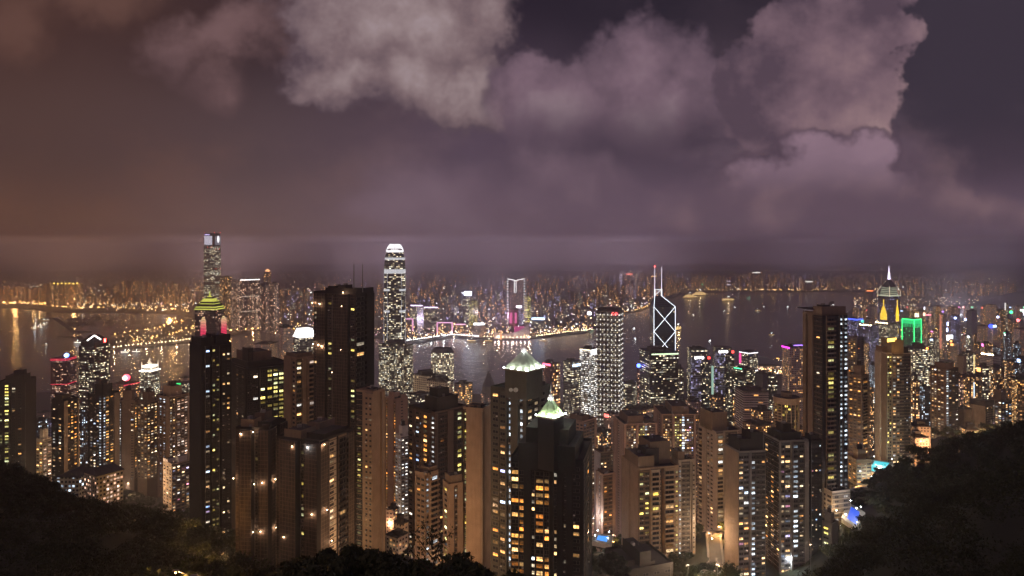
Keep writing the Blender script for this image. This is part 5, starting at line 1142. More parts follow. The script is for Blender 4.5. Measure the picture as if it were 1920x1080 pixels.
LM = [('office_tower', 'grey slab tower with roof plant behind the lower glass tower signed LIPPO', (1288, 1299, 1326), 655, 1480, off_a, 0), ('office_tower', 'white-framed box tower topped with pink and white light right of the signed twin', (1386, 1404, 1421), 662, 1750, off_a, 'pinkring'),
      ('office_tower', 'dark flat-topped office block with green-lit roof edge, below the white-framed box tower', (1374, 1398, 1416), 694, 1300, office_dark, 'green'), ('office_tower', 'grey-green windowless slab beside the dark flat-topped block', (1416, 1430, 1439), 702, 1280, WALL['slate'], 0),
      ('office_tower', 'dark glass block with a few lit floors right of the grey-green slab', (1437, 1446, 1457), 706, 1300, office_dark, 0), ('office_tower', 'tall white-ended slab tower with magenta roof line left of the tallest right-hand tower', (1466, 1481, 1505), 652, 1150, off_w, 'magenta'),
      ('office_tower', 'pink louvred office block with striped white end wall above the balcony towers', (1378, 1394, 1441), 735, 1050, louv, 0), ('apartment_tower', 'brown tower with a rounded roof tank in front of the pink louvred block', (1408, 1424, 1448), 772, 900, res_a, 0),
      ('apartment_tower', 'low wide pink apartment block full of warm windows behind the curved cream tower', (1392, 1422, 1450), 800, 820, res_a, 0), ('office_tower', 'slim dark tower with rounded shoulder, immediately right of the dark office tower', (1270, 1275, 1282), 692, 1250, off_a, 0),
      ('apartment_tower', 'dark mid-rise capped by a roof garden at the foot of the lattice-lit tower', (1112, 1130, 1146), 812, 900, res_b, 0), ('office_tower', 'banded grey office block right of the lattice-lit tower', (1164, 1190, 1194), 722, 1450, banded2, 0),
      ('office_tower', 'low white-roofed building beyond the pink pair of towers', (1166, 1186, 1198), 770, 1180, off_w, 0), ('office_tower', 'dark block with mixed windows behind the broad brown-fronted tower', (768, 788, 806), 742, 1080, off_a, 0),
      ('office_tower', 'white-flanked office block beside the peaked grey tower', (852, 872, 886), 722, 1180, off_b, 0), ('office_tower', 'white striped hotel slab glimpsed left of the netted tower', (475, 507, 522), 646, 1500, off_w, 'greensign'),
      ('office_tower', 'grey waterfront tower with a slit of small windows, left of the white-crowned glass block', (524, 530, 550), 615, 1500, off_w, 0), ('office_tower', 'glass block with a blazing white roof, left of the netted tower', (550, 562, 592), 634, 1350, banded2, 'whiteroof'),
      ('office_tower', 'pink-lit tower with red glowing round sign beside the white-crowned tower on the left', (210, 232, 262), 722, 1500, off_b, 'redball'), ('office_tower', 'low dark office block with a green roof sign, left of the tall dark near tower', (312, 338, 356), 722, 1500, off_a, 'greensign2'),
      ('office_tower', 'grey stub tower behind the green-signed block', (337, 345, 356), 710, 1700, off_w, 0), ('apartment_tower', 'tower of cool windows between the second and third towers from the left edge', (150, 158, 168), 770, 860, res_d, 0), ('apartment_tower', 'dim tower far behind the leftmost pair', (70, 82, 96), 775, 1300, res_c, 0)]
for k, (nm, lab, cols, top, Y, m, ex) in enumerate(LM):
    r_, P, zt, z0 = block(nm, lab, cols, top, Y, m, seed=20 + k, cat='tower block'); c = pcenter(P); o_ = (c[0], c[1], z0)
    if ex == 'magenta': strip_light(r_, o_, P, 0, zt - 2, 2.6, glow('strip_magenta', (1.0, .05, .8), 3)); strip_light(r_, o_, P, 1, zt + 3, 1.5, glow('strip_violet', (.4, .2, 1.0), 3), t0=.3)
    if ex == 'pinkring':
        strip_light(r_, o_, P, 0, zt - 2, 2, glow('strip_white2', (1.0, .95, 1.0), 3)); strip_light(r_, o_, P, 1, zt - 2, 2, glow('strip_white2', (1, 1, 1), 3)); strip_light(r_, o_, P, 0, zt - 30, 26, glow('neon_pink', (1.0, .08, .35), 1.6), .6, 'lit_sign', 0, .22)
        strip_light(r_, o_, P, 0, zt - 48, 2, glow('strip_white2', (1, 1, 1), 3)); strip_light(r_, o_, P, 1, zt - 48, 2, glow('strip_white2', (1, 1, 1), 3))
    if ex == 'green': strip_light(r_, o_, P, 0, zt + .3, 1.4, glow('strip_green', (.1, 1.0, .4), 4), t0=.1, t1=.7)
    if ex == 'greensign': 
        b = MB(); b.box((PX(525, 1000), 1000, PZ(692, 1000)), (19, 1.2, 7), glow('sign_teal', (.04, .55, .42), 1.8), .1); b.box((PX(527, 1000), 999, PZ(690.5, 1000)), (12, .6, 3.0), glow('sign_teal_text', (.8, 1.0, .9), 3.5), .1); b.box((PX(525, 1000), 1001, z0), (12, 10, PZ(694, 1000) - z0), WALL['dark']); tag(b.build('rooftop_sign'), 'teal and white lit sign box on a rooftop left of the tan rounded tower', 'sign')
    if ex == 'whiteroof':
        b = MB(); w_ = glow('roof_blaze', (1.0, .98, .96), 2.4); b.prism(inset(P, -1), zt, zt + 2, w_, w_, bottom=True); b.prism(P, zt + 2, zt + 17, w_, w_, scale=.72)
        b.build('lit_roof', r_, org=o_)
        for t in range(7):
            q = lerp2(P[0], P[1], t / 6); b = MB(); q = lerp2(q, c, .25); b.tube((*q, zt + 10), (*q, zt + 21), .3, .2, steel, 5); b.build('mast', r_, org=o_)
    if ex == 'redball': b = MB(); b.ball((PX(237, 1490), 1490, PZ(708, 1490)), 7, glow('ball_red', (1.0, .05, .08), 10), 12, 8); b.ball((PX(237, 1490), 1484.5, PZ(708, 1490)), 5, glow('ball_core', (1.0, .55, .50), 6), 12, 8); b.build('round_sign', r_, org=o_); strip_light(r_, o_, P, 1, zt - 2, 1.5, glow('trim_red', (1, .04, .1), 1.6))
    if ex == 'greensign2': b = MB(); b.box((PX(337, 1490), 1480, zt + 1), (14, 1, 7), glow('sign_green2', (.05, 1.0, .25), 1.6)); b.build('roof_sign', r_, org=o_)
# teal-green light column between the signed twins
b = MB(); b.tube((PX(1336, 1320), 1320, 5), (PX(1336, 1320), 1320, PZ(686, 1320)), 2.2, 2.2, glow('column_teal', (.45, .75, .60), .8), 8); tag(b.build('light_column'), 'thin pale green light column standing between the twin stepped glass towers', 'light column')
# convention centre's winged roof and lit forecourt
def wing_roof():
    Y = 2250; c = (PX(1440, Y), Y + 60); T = Thing('winged_hall', 'low hall with swept dark wing-like roofs at the water, lit rim below', 'hall', c, 3)
    hm_ = plain('wing_roof', (.20, .20, .24), .4, .1); b = MB(); n = 26
    for k in range(n):
        t0, t1 = k / n, (k + 1) / n
        def pt(t, s_): 
            x = PX(1360 + 145 * t, Y); h = 16 + 30 * math.sin(math.pi * (t * .9 + .08)) ** 1.4 - 14 * t
            return (x, Y - 20 + 150 * s_, h * (1 - .35 * (2 * s_ - 1) ** 2))
        for j in range(6): b.face([pt(t0, j / 6), pt(t1, j / 6), pt(t1, (j + 1) / 6), pt(t0, (j + 1) / 6)], hm_)
    T.part('wing_roof', b, smooth=True)
    b = MB(); b.prism([(PX(1362, Y), Y), (PX(1502, Y), Y), (PX(1500, Y), Y + 110), (PX(1364, Y), Y + 110)], 2.6, 15, facade('skin_hall', (.3, .26, .22), 5, 4, .8, .6, .8, 'pink', 2.0), roofm); T.part('body', b)
wing_roof()
# 18 tower with glazed pyramid top
def pyramid_glass_tower():
    Y = 2336; P = plan(1646, 1668, 1688, Y); c = pcenter(P); zt = PZ(556, Y); T = Thing('glass_pyramid_tower', 'tall tower with glazed lit crown, white spire and golden flame-shaped light panels', 'skyscraper', c, 5)
    b = MB(); b.prism(P, 5, zt, facade('skin_plaza', (.12, .10, .14), 3.6, 4.0, .7, .5, .22, 'violet', 1.5, fl=.3), roofm); T.part('body', b)
    wl = glow('plaza_pale', (.85, .90, .62), .75); b = MB()
    b.prism(P, zt, zt + 3, wl, wl); Q = inset(P, 3)
    for k in range(5): b.prism(inset(P, 4 + k), zt + 3 + k * 6, zt + 5 + k * 6, wl, wl, bottom=True); b.prism(inset(P, 5 + k), zt + 5 + k * 6, zt + 9 + k * 6, WALL['slate'], roofm)
    T.part('crown', b)
    b = MB(); z1 = zt + 33; b.prism(inset(P, 9), z1, z1 + 28, WALL['slate'], WALL['slate'], scale=.12); T.part('pyramid_roof', b)
    ln = glow('plaza_line', (1.0, .80, .55), 1.5); b = MB()
    for i in range(3):
        p = P[i]; q = lerp2(p, c, .30); s_ = lerp2(p, c, .98); b.tube((*p, zt), (*lerp2(p, c, -.02), zt + 17), .8, .8, ln, 5); b.tube((*lerp2(p, c, -.02), zt + 17), (*q, z1 + 2), .8, .7, ln, 5)
    T.part('edge_light', b)
    b = MB(); vm = glow('spire_violet', (.85, .75, 1.0), 4.5); z2 = z1 + 28; b.tube((*c, z2 - 3), (*c, z2 + 17), 4.6, 3.0, vm, 8); b.tube((*c, z2 + 17), (*c, z2 + 40), 1.8, .8, vm, 6); b.tube((*c, z2 + 40), (*c, PZ(497, Y)), .7, .2, glow('spire_violet_dim', (.85, .75, 1.0), 1.2), 6); T.part('spire', b)
    for k in range(3): b = MB(); b.prism(circle(*c, 5.4, 10), z2 + 2 + 5 * k, z2 + 3.2 + 5 * k, darkm, bottom=True); T.part('spire_ring', b)
    gd = glow('flame_gold', (1.0, .62, .03), 2.2)
    for i, t, sc_ in ((0, .50, 1.0), (1, .72, .8)):
        F = Face(P[i], P[i + 1], None); b = MB(); n = 9
        for k in range(n):
            u = (k - (n - 1) / 2) / ((n - 1) / 2); h = 62 * (1 - .55 * abs(u) ** 1.6); tt = t + u * (.26 if i == 0 else .12)
            q = [F.pt(tt - .022, .6), F.pt(tt + .016, .6), F.pt(tt + .016, .03), F.pt(tt - .022, .03)]; zb_ = zt - 82 + (0 if i == 0 else -4); b.prism(q, zb_, zb_ + h * .8 + (0 if i == 0 else 8), gd)
        q = [F.pt(t - .03, .6), F.pt(t + .03, .6), F.pt(t + .03, .03), F.pt(t - .03, .03)]; b.prism(q, zt - 34, zt - 12, gd); T.part('light_panel', b)
    F = Face(P[1], P[2], None); b = MB(); b.prism([F.pt(.62, .6), F.pt(.82, .6), F.pt(.82, .03), F.pt(.62, .03)], zt - 128, zt - 110, gd); T.part('light_panel', b)
pyramid_glass_tower()
# 19 tower framed in green light
def green_tower():
    Y = 2000; P = plan(1692, 1714, 1727, Y); c = pcenter(P); zt = PZ(599, Y); T = Thing('green_lit_tower', 'block-shaped tower framed in vivid green light, right of the golden-panelled tower', 'skyscraper', c, 5)
    b = MB(); b.prism(P, 5, zt, facade('skin_green', (.07, .12, .10), 4.6, 6.0, .34, .38, .8, 'green', 1.6), roofm); T.part('body', b)
    gr = glow('line_green', (.04, 1.0, .22), 4.0); gs = glow('wash_green', (.02, .75, .22), 1.3)
    for i in range(3): b = MB(); b.tube((*lerp2(P[i], c, -.03), PZ(655, Y)), (*lerp2(P[i], c, -.03), zt), 1.1, 1.1, gr, 6); T.part('light_line', b)
    for i in range(2):
        strip_light(T.r, T.org, P, i, zt - 2, 2.2, gr); strip_light(T.r, T.org, P, i, zt - 14, 12, gs)
        F = Face(P[i], P[i + 1], None)
        for k in range(1, 7):
            q = k / 7; b = MB(); x, y = F.pt(q, .4); b.tube((x, y, zt - 24), (x, y, zt - 13), .7, .9, gs, 5); T.part('light_line', b)
green_tower()
# office with curved ribbon windows in front
ribbon = facade('skin_ribbon', (.05, .045, .05), 3.0, 4.0, .9, .42, .62, 'office', 2.3, fl=.2, colv=.1)
def ribbon_block():
    Y = 1500; T = Thing('ribbon_window_block', 'curved dark office block with bright ribbon windows below the green-framed tower', 'office block', (PX(1735, Y), Y + 30), 8); pts = [(PX(1713 + 45 * t, Y) , Y + 22 * (2 * t - 1) ** 2 - 6 * t) for t in [i / 8 for i in range(9)]] + [(PX(1758, Y), Y + 60), (PX(1713, Y), Y + 60)]
    b = MB(); b.prism(pts, 8, PZ(655, Y), ribbon, roofm); T.part('body', b); b = MB(); b.box((PX(1738, Y), Y + 32, PZ(655, Y)), (20, 14, 9), WALL['dark']); T.part('roof_room', b)
    b = MB(); b.ball((PX(1738, Y), Y - 1, PZ(653, Y)), 2.6, glow('sign_orange', (1.0, .25, .04), 6)); T.part('roof_sign', b)
ribbon_block()

# ------------------------------------------------------------------ right-hand city between the hill and the harbour
CR = random.Random(21)
RIGHT = [  # label, columns, top, Y, skin, extra
    ('blue-violet lit glass office block beyond the tallest right-hand tower', (1590, 1606, 1618), 598, 2300, off_v, 'blue'), ('grey-violet office block with lamps along its roof, left of the golden-panelled tower', (1610, 1634, 1648), 612, 2100, off_v, 'roofdots'),
    ('broad block with a row of roof lamps at the foot of the golden-panelled tower', (1640, 1664, 1684), 608, 2250, off_a, 'roofdots'), ('tower carrying a white clock-like sign, behind the green-framed tower', (1712, 1722, 1736), 583, 2500, off_b, 'clock'),
    ('slim tower lit pink and orange up its side, right of the green-framed tower', (1762, 1768, 1776), 590, 2450, off_b, 'pinkline'), ('tower with glowing blue-white beacon signs near its top', (1782, 1792, 1800), 592, 2400, off_v, 'blueball'),
    ('tall ribbed grey tower with twin shafts, standing highest in the bright district', (1812, 1822, 1832), 583, 2350, WALL['grey'], 0), ('white gridded slab behind the ribbed grey tower', (1848, 1858, 1868), 572, 2600, off_w, 0),
    ('white tower with a round blue sign near its roof', (1852, 1862, 1872), 612, 2300, off_w, 'bluering'), ('white arcaded slab with tall vertical recesses, left of the blue-ringed tower', (1832, 1843, 1852), 612, 2200, off_w, 0),
    ('tower of pale gold floors near the right edge', (1868, 1876, 1886), 582, 2550, off_b, 0), ('slender tower outlined by one vertical white line', (1884, 1886, 1890), 568, 2600, off_a, 'whiteline'),
    ('tower topped by a green glowing sign at the right edge', (1890, 1898, 1908), 600, 2500, off_b, 'greenball'), ('pale slab at the far right edge', (1900, 1912, 1930), 618, 2200, off_w, 'redbill'),
    ('wide white balconied block below the bright district', (1838, 1862, 1877), 668, 1500, louv, 'roofdots'), ('tower with one golden zigzag-lit edge right of the ribbon-window block', (1804, 1814, 1829), 662, 1600, off_a, 'goldedge'),
    ('blank pale end wall of the golden-edged tower\'s neighbour', (1795, 1806, 1812), 668, 1580, WALL['tan'], 0), ('dark tower with stepped yellow-lit roof floors before the white balconied block', (1855, 1868, 1884), 690, 1200, res_b, 0),
    ('long dark block with many small mixed windows at the far right', (1878, 1900, 1930), 680, 1350, res_b, 0), ('pair of joined flats with a bright staircase column by the hill', (1796, 1818, 1842), 708, 1150, res_a, 'whitecol'),
    ('pink block with glowing windows left of the joined flats', (1778, 1796, 1806), 710, 1080, res_c, 0), ('dark slim tower of orange dots right of the amber-crowned tower', (1708, 1716, 1724), 716, 900, res_b, 0), ('dim brown tower between the amber-crowned and bronze towers', (1722, 1732, 1744), 726, 950, res_d, 0),
    ('low dark roofed house on the ridge below the joined flats', (1793, 1808, 1822), 768, 900, WALL['brown'], 0), ('wide lit block peeping over the far right hillside', (1890, 1908, 1940), 712, 1150, res_a, 0),
]
for k, (lab, cols, top, Y, m, ex) in enumerate(RIGHT):
    r_, P, zt, z0 = block('city_tower', lab, cols, top, Y, m, seed=60 + k, cat='tower block'); c = pcenter(P); o_ = (c[0], c[1], z0); f0 = Face(P[0], P[1], None)
    def ball(px, py, r, mat, nm='lit_sign', Yd=-6): b = MB(); b.ball((PX(px, Y + Yd), Y + Yd, PZ(py, Y)), r, mat, 10, 6); b.build(nm, r_, org=o_)
    def bill(px, py, w, h, mat, nm='lit_sign', Yd=-8): b = MB(); b.box((PX(px, Y + Yd), Y + Yd, PZ(py, Y)), (w, 1, h), mat); b.build(nm, r_, org=o_)
    if ex == 'blue': strip_light(r_, o_, P, 0, zt - 5, 5, glow('strip_blue', (.08, .14, 1.0), 2.5)); strip_light(r_, o_, P, 1, zt - 5, 5, glow('strip_blue', (.08, .14, 1.0), 2.5)); ball(1617, 602, 5, glow('ball_teal', (.05, .6, .5), 2.5))
    if ex == 'roofdots':
        for t in range(6): q = f0.pt((t + .5) / 6, -2); b = MB(); b.ball((*q, zt + 2.5), 1.6, bulb['warm'], 6, 4); b.build('roof_lamp', r_, org=o_)
    if ex == 'clock': bill(1719, 594, 14, 14, glow('sign_cream', (1.0, .90, .62), 4)); b = MB(); b.tube((PX(1719, Y) - 4, Y - 10, PZ(587, Y)), (PX(1719, Y) + 4, Y - 10, PZ(591, Y)), 1.2, .6, darkm); b.build('sign_mark', r_, org=o_); bill(1733, 592, 7, 12, glow('sign_peach', (1.0, .6, .45), 4)); bill(1741, 591, 18, 4, glow('sign_rose', (1.0, .2, .25), 5))
    if ex == 'pinkline': strip_light(r_, o_, P, 0, 40, zt - 42, glow('neon_salmon', (1.0, .32, .20), .8), .6, 'light_panel', 0, .6); ball(1768, 584, 2.5, glow('ball_violet', (.3, .15, 1.0), 6))
    if ex == 'blueball': ball(1791, 596, 3.6, glow('ball_ice', (.45, .55, 1.0), 12)); bill(1777, 610, 5, 12, glow('ball_ice', (1, 1, 1), 12)); bill(1776, 621, 5, 12, glow('ball_ice', (1, 1, 1), 12)); bill(1781, 638, 20, 19, glow('billboard_white', (.95, .95, 1.0), 10, True)); ball(1810, 599, 3.6, glow('ball_ice', (1, 1, 1), 12))
    if ex == 'bluering': ball(1858, 611, 6.5, glow('ring_blue', (.03, .06, 1.0), 7)); bill(1865, 613, 11, 7, glow('sign_sky', (.5, .7, 1.0), 7)); ball(1871, 594, 3.5, glow('ball_ice', (1, 1, 1), 12))
    if ex == 'whiteline': strip_light(r_, o_, P, 0, 60, zt - 60, glow('line_pale', (.95, .90, .9), 1.6), .8, 'light_line', 0, 1)
    if ex == 'greenball': ball(1896, 585, 5.0, glow('ball_green', (.05, 1.0, .30), 7)); bill(1917, 583, 16, 6, glow('sign_mint', (.75, 1.0, .85), 6))
    if ex == 'redbill': ball(1909, 600, 4.6, glow('ball_red2', (1.0, .10, .12), 10))
    if ex == 'goldedge': strip_light(r_, o_, P, 1, 20, zt - 24, glow('line_gold', (1.0, .75, .3), 1.3), .8, 'light_line', .75, .9)
    if ex == 'whitecol': strip_light(r_, o_, P, 1, 50, zt - 58, glow('col_cool', (.7, .85, 1.0), 1.4), .5, 'stair_light', .3, .38)

# filler: towers of the dense town, each with its own place
SK = [(res_a, 4), (res_b, 4), (res_c, 3), (res_d, 2), (off_a, 3), (off_b, 3), (off_w, 2), (off_v, 1), (louv, 1)]
bag = [m for m, n in SK for _ in range(n)]
taken = []
def free(px, Y, w):
    for a, b_, c_ in taken:
        if abs(b_ - Y) < 60 and abs(PX(a, Y) - PX(px, Y)) < (w + c_) * .55: return False
    taken.append((px, Y, w)); return True
def fill(n, x0, x1, y0, y1, hmin, hmax, name, lab, grp, rng, skins=bag, cat='tower block', sign=.15, limit=None):
    made = 0; tries = 0
    while made < n and tries < n * 30:
        tries += 1; px = rng.uniform(x0, x1); Y = rng.uniform(y0, y1)
        if Y > interp(SHORE, px) - 60: continue
        w = rng.uniform(18, 34) * (1 if Y < 2500 else 1.25)
        if not free(px, Y, w): continue
        g0 = gz(px, Y); h = rng.uniform(hmin, hmax); top = HY + (CAMZ - g0 - h) / Y * FPX
        if limit: top = max(top, limit(px))
        wp_ = w / Y * FPX; f = rng.uniform(.25, .75)
        r_, P, zt, z0 = block(name, lab, (px - wp_ / 2, px - wp_ / 2 + wp_ * f, px + wp_ / 2), top, Y, rng.choice(skins), group=grp, seed=made, cat=cat, parts=Y < 1500)
        if rng.random() < sign:
            b = MB(); F = Face(P[0], P[1], None); col = rng.choice([(1, .9, .8), (1, .12, .1), (.4, .6, 1), (.1, 1, .4), (1, .35, .1), (1, .2, .6), (.9, .95, 1)])
            t0 = rng.uniform(0, .5); b.prism([F.pt(t0, .8), F.pt(t0 + .45, .8), F.pt(t0 + .45, .1), F.pt(t0, .1)], zt - rng.uniform(5, 9), zt - 1.5, glow('sign_%d_%d_%d' % tuple(int(q * 10) for q in col), col, 5)); 
            o = b.build('roof_sign', r_, org=(pcenter(P)[0], pcenter(P)[1], z0))
        made += 1
lim = lambda px: float(np.interp(px, [0, 90, 350, 470, 600, 700, 780, 960, 1060, 1270, 1400, 1500, 1590, 1700, 1920], [800, 790, 790, 700, 700, 775, 790, 800, 790, 760, 735, 735, 640, 640, 620]))
fill(26, 60, 360, 850, 1500, 60, 120, 'city_tower', 'lit tower of the dense harbourside district on the left, seen between nearer towers', 'left harbourside towers', random.Random(1), limit=lim)
fill(26, 700, 1160, 850, 1500, 40, 110, 'city_tower', 'lit tower in the dense central district below the lattice-lit tower', 'central district towers', random.Random(2), limit=lim)
fill(60, 1180, 1520, 950, 2100, 60, 150, 'city_tower', 'lit tower in the crowded district between the prismatic tower and the tallest right-hand tower', 'crowded central-right towers', random.Random(3), limit=lim, sign=.25)
fill(95, 1590, 1960, 1150, 2700, 55, 135, 'city_tower', 'lit tower in the crowded right-hand district beneath the bright signs', 'right-hand district towers', random.Random(4), limit=lim, sign=.45)
fill(85, 1600, 1960, 2700, 4300, 60, 140, 'city_tower', 'hazy lit tower in the farther rows of the right-hand shore', 'farther right-hand towers', random.Random(5), limit=lambda px: 575, sign=.35)

# ------------------------------------------------------------------ the far city across the water
far_w = facade('skin_far_warm', (.16, .12, .10), 5.5, 6.0, 0.60, .55, .24, 'warm', 4.6, colv=.8); far_o = facade('skin_far_orange', (.16, .11, .08), 6.0, 6.0, .55, .55, .26, 'orange', 2.8, colv=.8)
far_p = facade('skin_far_pink', (.15, .12, .13), 5.5, 6.0, 0.6, .55, .22, 'mixed', 4.6, colv=.7); far_d = facade('skin_far_dim', (.12, .10, .10), 6.0, 6.5, .5, .5, .15, 'warm', 5.5, colv=.9); far_v = facade('skin_far_violet', (.14, .13, .17), 5.5, 5.5, .6, .55, .22, 'violet', 3.6, colv=.7); far_f = facade('skin_far_office', (.14, .13, .15), 6, 5, .8, .5, .30, 'office', 2.2, fl=.5)
def far_box(name, lab, px, Y, wpx_, top, m, grp=None, cat='tower block', z0=2.6, rng=CR, mb=None):
    w = wpx(wpx_, Y); x, y = PX(px, Y), Y; r = rng.uniform(-.6, .6); h = w / 2; d = w * rng.uniform(.35, .6); ca, sa = math.cos(r), math.sin(r)
    P = [(x + a * ca - b_ * sa, y + a * sa + b_ * ca) for a, b_ in ((-h, -d), (h, -d), (h, d), (-h, d))]; zt = PZ(top, Y)
    b = mb or MB(); b.prism(P, z0, zt, m, roofm); Q = [(x + (p[0] - x) * .4, y + (p[1] - y) * .4) for p in P]; b.prism(Q, zt, zt + rng.uniform(3, 9), roofm)
    if mb: return None
    return tag(b.build(name, loc=(x, y, z0), org=(x, y, z0)), lab, cat, grp)
# skyline height of the far rows, as photo rows
skyl = lambda px: float(np.interp(px, [0, 60, 150, 200, 235, 300, 420, 500, 560, 620, 720, 830, 900, 1000, 1060, 1160, 1300, 1420, 1560, 1700, 1900], [528, 524, 528, 532, 514, 522, 522, 524, 520, 512, 514, 508, 514, 505, 510, 502, 505, 505, 508, 510, 516]))
def band(n, x0, x1, py_base, dtop, spread, wmin, wmax, lab, grp, skins, rng, Yjit=.06):
    """a row of towers standing where the ground shows at photo row py_base"""
    for k in range(n):
        px = x0 + (x1 - x0) * (k + rng.uniform(.1, .9)) / n; base = py_base(px) if callable(py_base) else py_base
        Y = FPX * (CAMZ - 2.6) / (base - HY) * (1 + rng.uniform(0, Yjit)); top = (dtop(px) if callable(dtop) else dtop) + rng.uniform(0, spread)
        far_box('far_tower', lab, px, Y, rng.uniform(wmin, wmax), min(top, base - 4), rng.choice(skins), grp, rng=rng)
g1 = random.Random(31)
band(20, 0, 98, 571, 536, 8, 3.5, 6, 'orange-hazed housing tower in the row above the container port lamps, far left', 'far left housing row', [far_o, far_o, far_d], g1)
band(9, 84, 152, 574, 531, 2, 7, 8.5, 'dark slab block of the estate with golden roof lamps behind the typhoon shelter', 'estate with golden roof lamps', [far_o, far_w], g1, .01)
band(30, 152, 380, 573, lambda p: skyl(p) + 22, 14, 4.5, 8, 'warm-lit housing tower in the front row behind the typhoon shelter', 'front row behind the typhoon shelter', [far_w, far_o, far_d], g1)
band(22, 200, 385, 560, lambda p: skyl(p) + 6, 9, 4, 7, 'warm-lit housing tower in the rear row behind the typhoon shelter', 'rear row behind the typhoon shelter', [far_w, far_o, far_d], g1)
band(26, 520, 760, 590, lambda p: 545, 25, 5, 9, 'hazy tower in the low district between the estate slab and the tapering tower', 'hazy district behind the netted tower', [far_p, far_d, far_v, far_d], g1, .15)
band(44, 760, 1110, 602, lambda p: 568, 24, 5, 9, 'block near the quays of the far central peninsula', 'far peninsula blocks near the quays', [far_p, far_v, far_f, far_d, far_w], g1, .15)
band(44, 760, 1200, 580, lambda p: 545, 22, 4.5, 8, 'hazy block in the middle rows of the far central peninsula', 'far peninsula middle rows', [far_p, far_v, far_d, far_f, far_d], g1, .12)
band(30, 1120, 1290, lambda p: float(np.interp(p, [1120, 1200, 1290], [578, 566, 548])), lambda p: 530, 14, 4, 7, 'hazy block along the far quay beside the prismatic tower', 'far quay beside the prismatic tower', [far_p, far_w, far_d], g1, .05)
band(34, 1290, 1640, 546, lambda p: 520, 16, 3.5, 7, 'faint lit tower along the far eastern quay beyond the ferries', 'far eastern quay row', [far_p, far_w, far_d], g1, .08)
band(36, 1640, 1910, 560, lambda p: 528, 16, 4, 7, 'faint lit tower in the far haze behind the golden-panelled tower', 'far haze rows on the right', [far_w, far_d, far_p], g1, .15)
# the rest of the far city, fading away: one mass
mb = MB(); g2 = random.Random(77)
for k in range(1500):
    px = g2.uniform(-60, 1980); base = g2.uniform(514, 568) if px < 1250 else g2.uniform(514, 545)
    Y = FPX * (CAMZ - 2.6) / (base - HY)
    if Y > 10300: continue
    t = (base - 514) / 54
    top = skyl(px) + t * 26 + g2.uniform(0, 14) * (1 + t); top = min(top, base - 5)
    far_box('', '', px, Y, g2.uniform(2.6, 5.2), top, g2.choice([far_w, far_o, far_d, far_d] if px < 480 else [far_v, far_p, far_d, far_d, far_d, far_w]), rng=g2, mb=mb)
for k in range(500):
    px = g2.uniform(520, 1120); base = g2.uniform(560, 612); Y = FPX * (CAMZ - 2.6) / (base - HY); far_box('', '', px, Y, g2.uniform(4, 8), base - g2.uniform(6, 20), g2.choice([far_v, far_p, far_f, far_d, far_w]), rng=g2, mb=mb)
tag(mb.build('far_city'), 'innumerable faint lit buildings fading into haze on the far shore', kind='stuff')

# estate slab next to the supertall
def estate():
    for lab, cols, top, Y, m, s_ in (('long dark estate slab with a white light strip along its roof, right of the supertall', (432, 450, 487), 526, 3300, facade('skin_estate', (.03, .025, .028), 5.0, 5.0, .5, .5, .36, 'pink', 3.6), 1),
            ('tower cluster left end of the dark estate, directly right of the supertall', (412, 420, 434), 519, 3350, facade('skin_estate2', (.05, .04, .035), 5.0, 5.0, .5, .5, .38, 'warm', 3.6), 0), ('darker estate tower right of the white-stripped slab', (488, 498, 508), 532, 3300, facade('skin_estate3', (.025, .022, .025), 5.0, 5.0, .5, .5, .32, 'pink', 3.6), 0),
            ('last dark estate tower on the right, before the hazy district', (506, 516, 524), 532, 3250, facade('skin_estate3', (1, 1, 1)), 0)):
        r_, P, zt, z0 = block('estate_tower', lab, cols, top, Y, m, seed=9, base=2.6, cat='tower block', group='dark estate by the supertall'); c = pcenter(P); o_ = (c[0], c[1], z0)
        if s_:
            for i in (1,):
                strip_light(r_, o_, P, i, zt, 4, glow('strip_white3', (1.0, .97, .9), 4)); strip_light(r_, o_, P, i, PZ(557, Y), 2, glow('strip_dim', (1.0, .8, .65), 1.4)); strip_light(r_, o_, P, i, PZ(585, Y), 2, glow('strip_dim', (1, 1, 1), 1.4))
    r_, P, zt, z0 = block('estate_tower', 'hazy tower with an orange-lit dome behind the dark estate', (495, 500, 508), 510, 4300, far_d, base=2.6, cat='tower block'); c = pcenter(P); b = MB(); b.ball((c[0], c[1], zt + 6), 14, glow('dome_orange', (1.0, .45, .2), 3), 12, 8, .8); b.build('lit_dome', r_, org=(c[0], c[1], z0))
estate()
# golden lamps on the estate at the far left
for k in range(7):
    Y = 4750; b = MB(); b.ball((PX(105 + k * 7.2, Y), Y - 20, PZ(531 + (k % 2) * .5, Y)), 5.0, glow('roof_gold', (1.0, .62, .10), 8), 8, 5); tag(b.build('roof_lamp'), 'golden floodlight on the estate roofs behind the typhoon shelter', 'floodlight', 'golden roof floodlights')
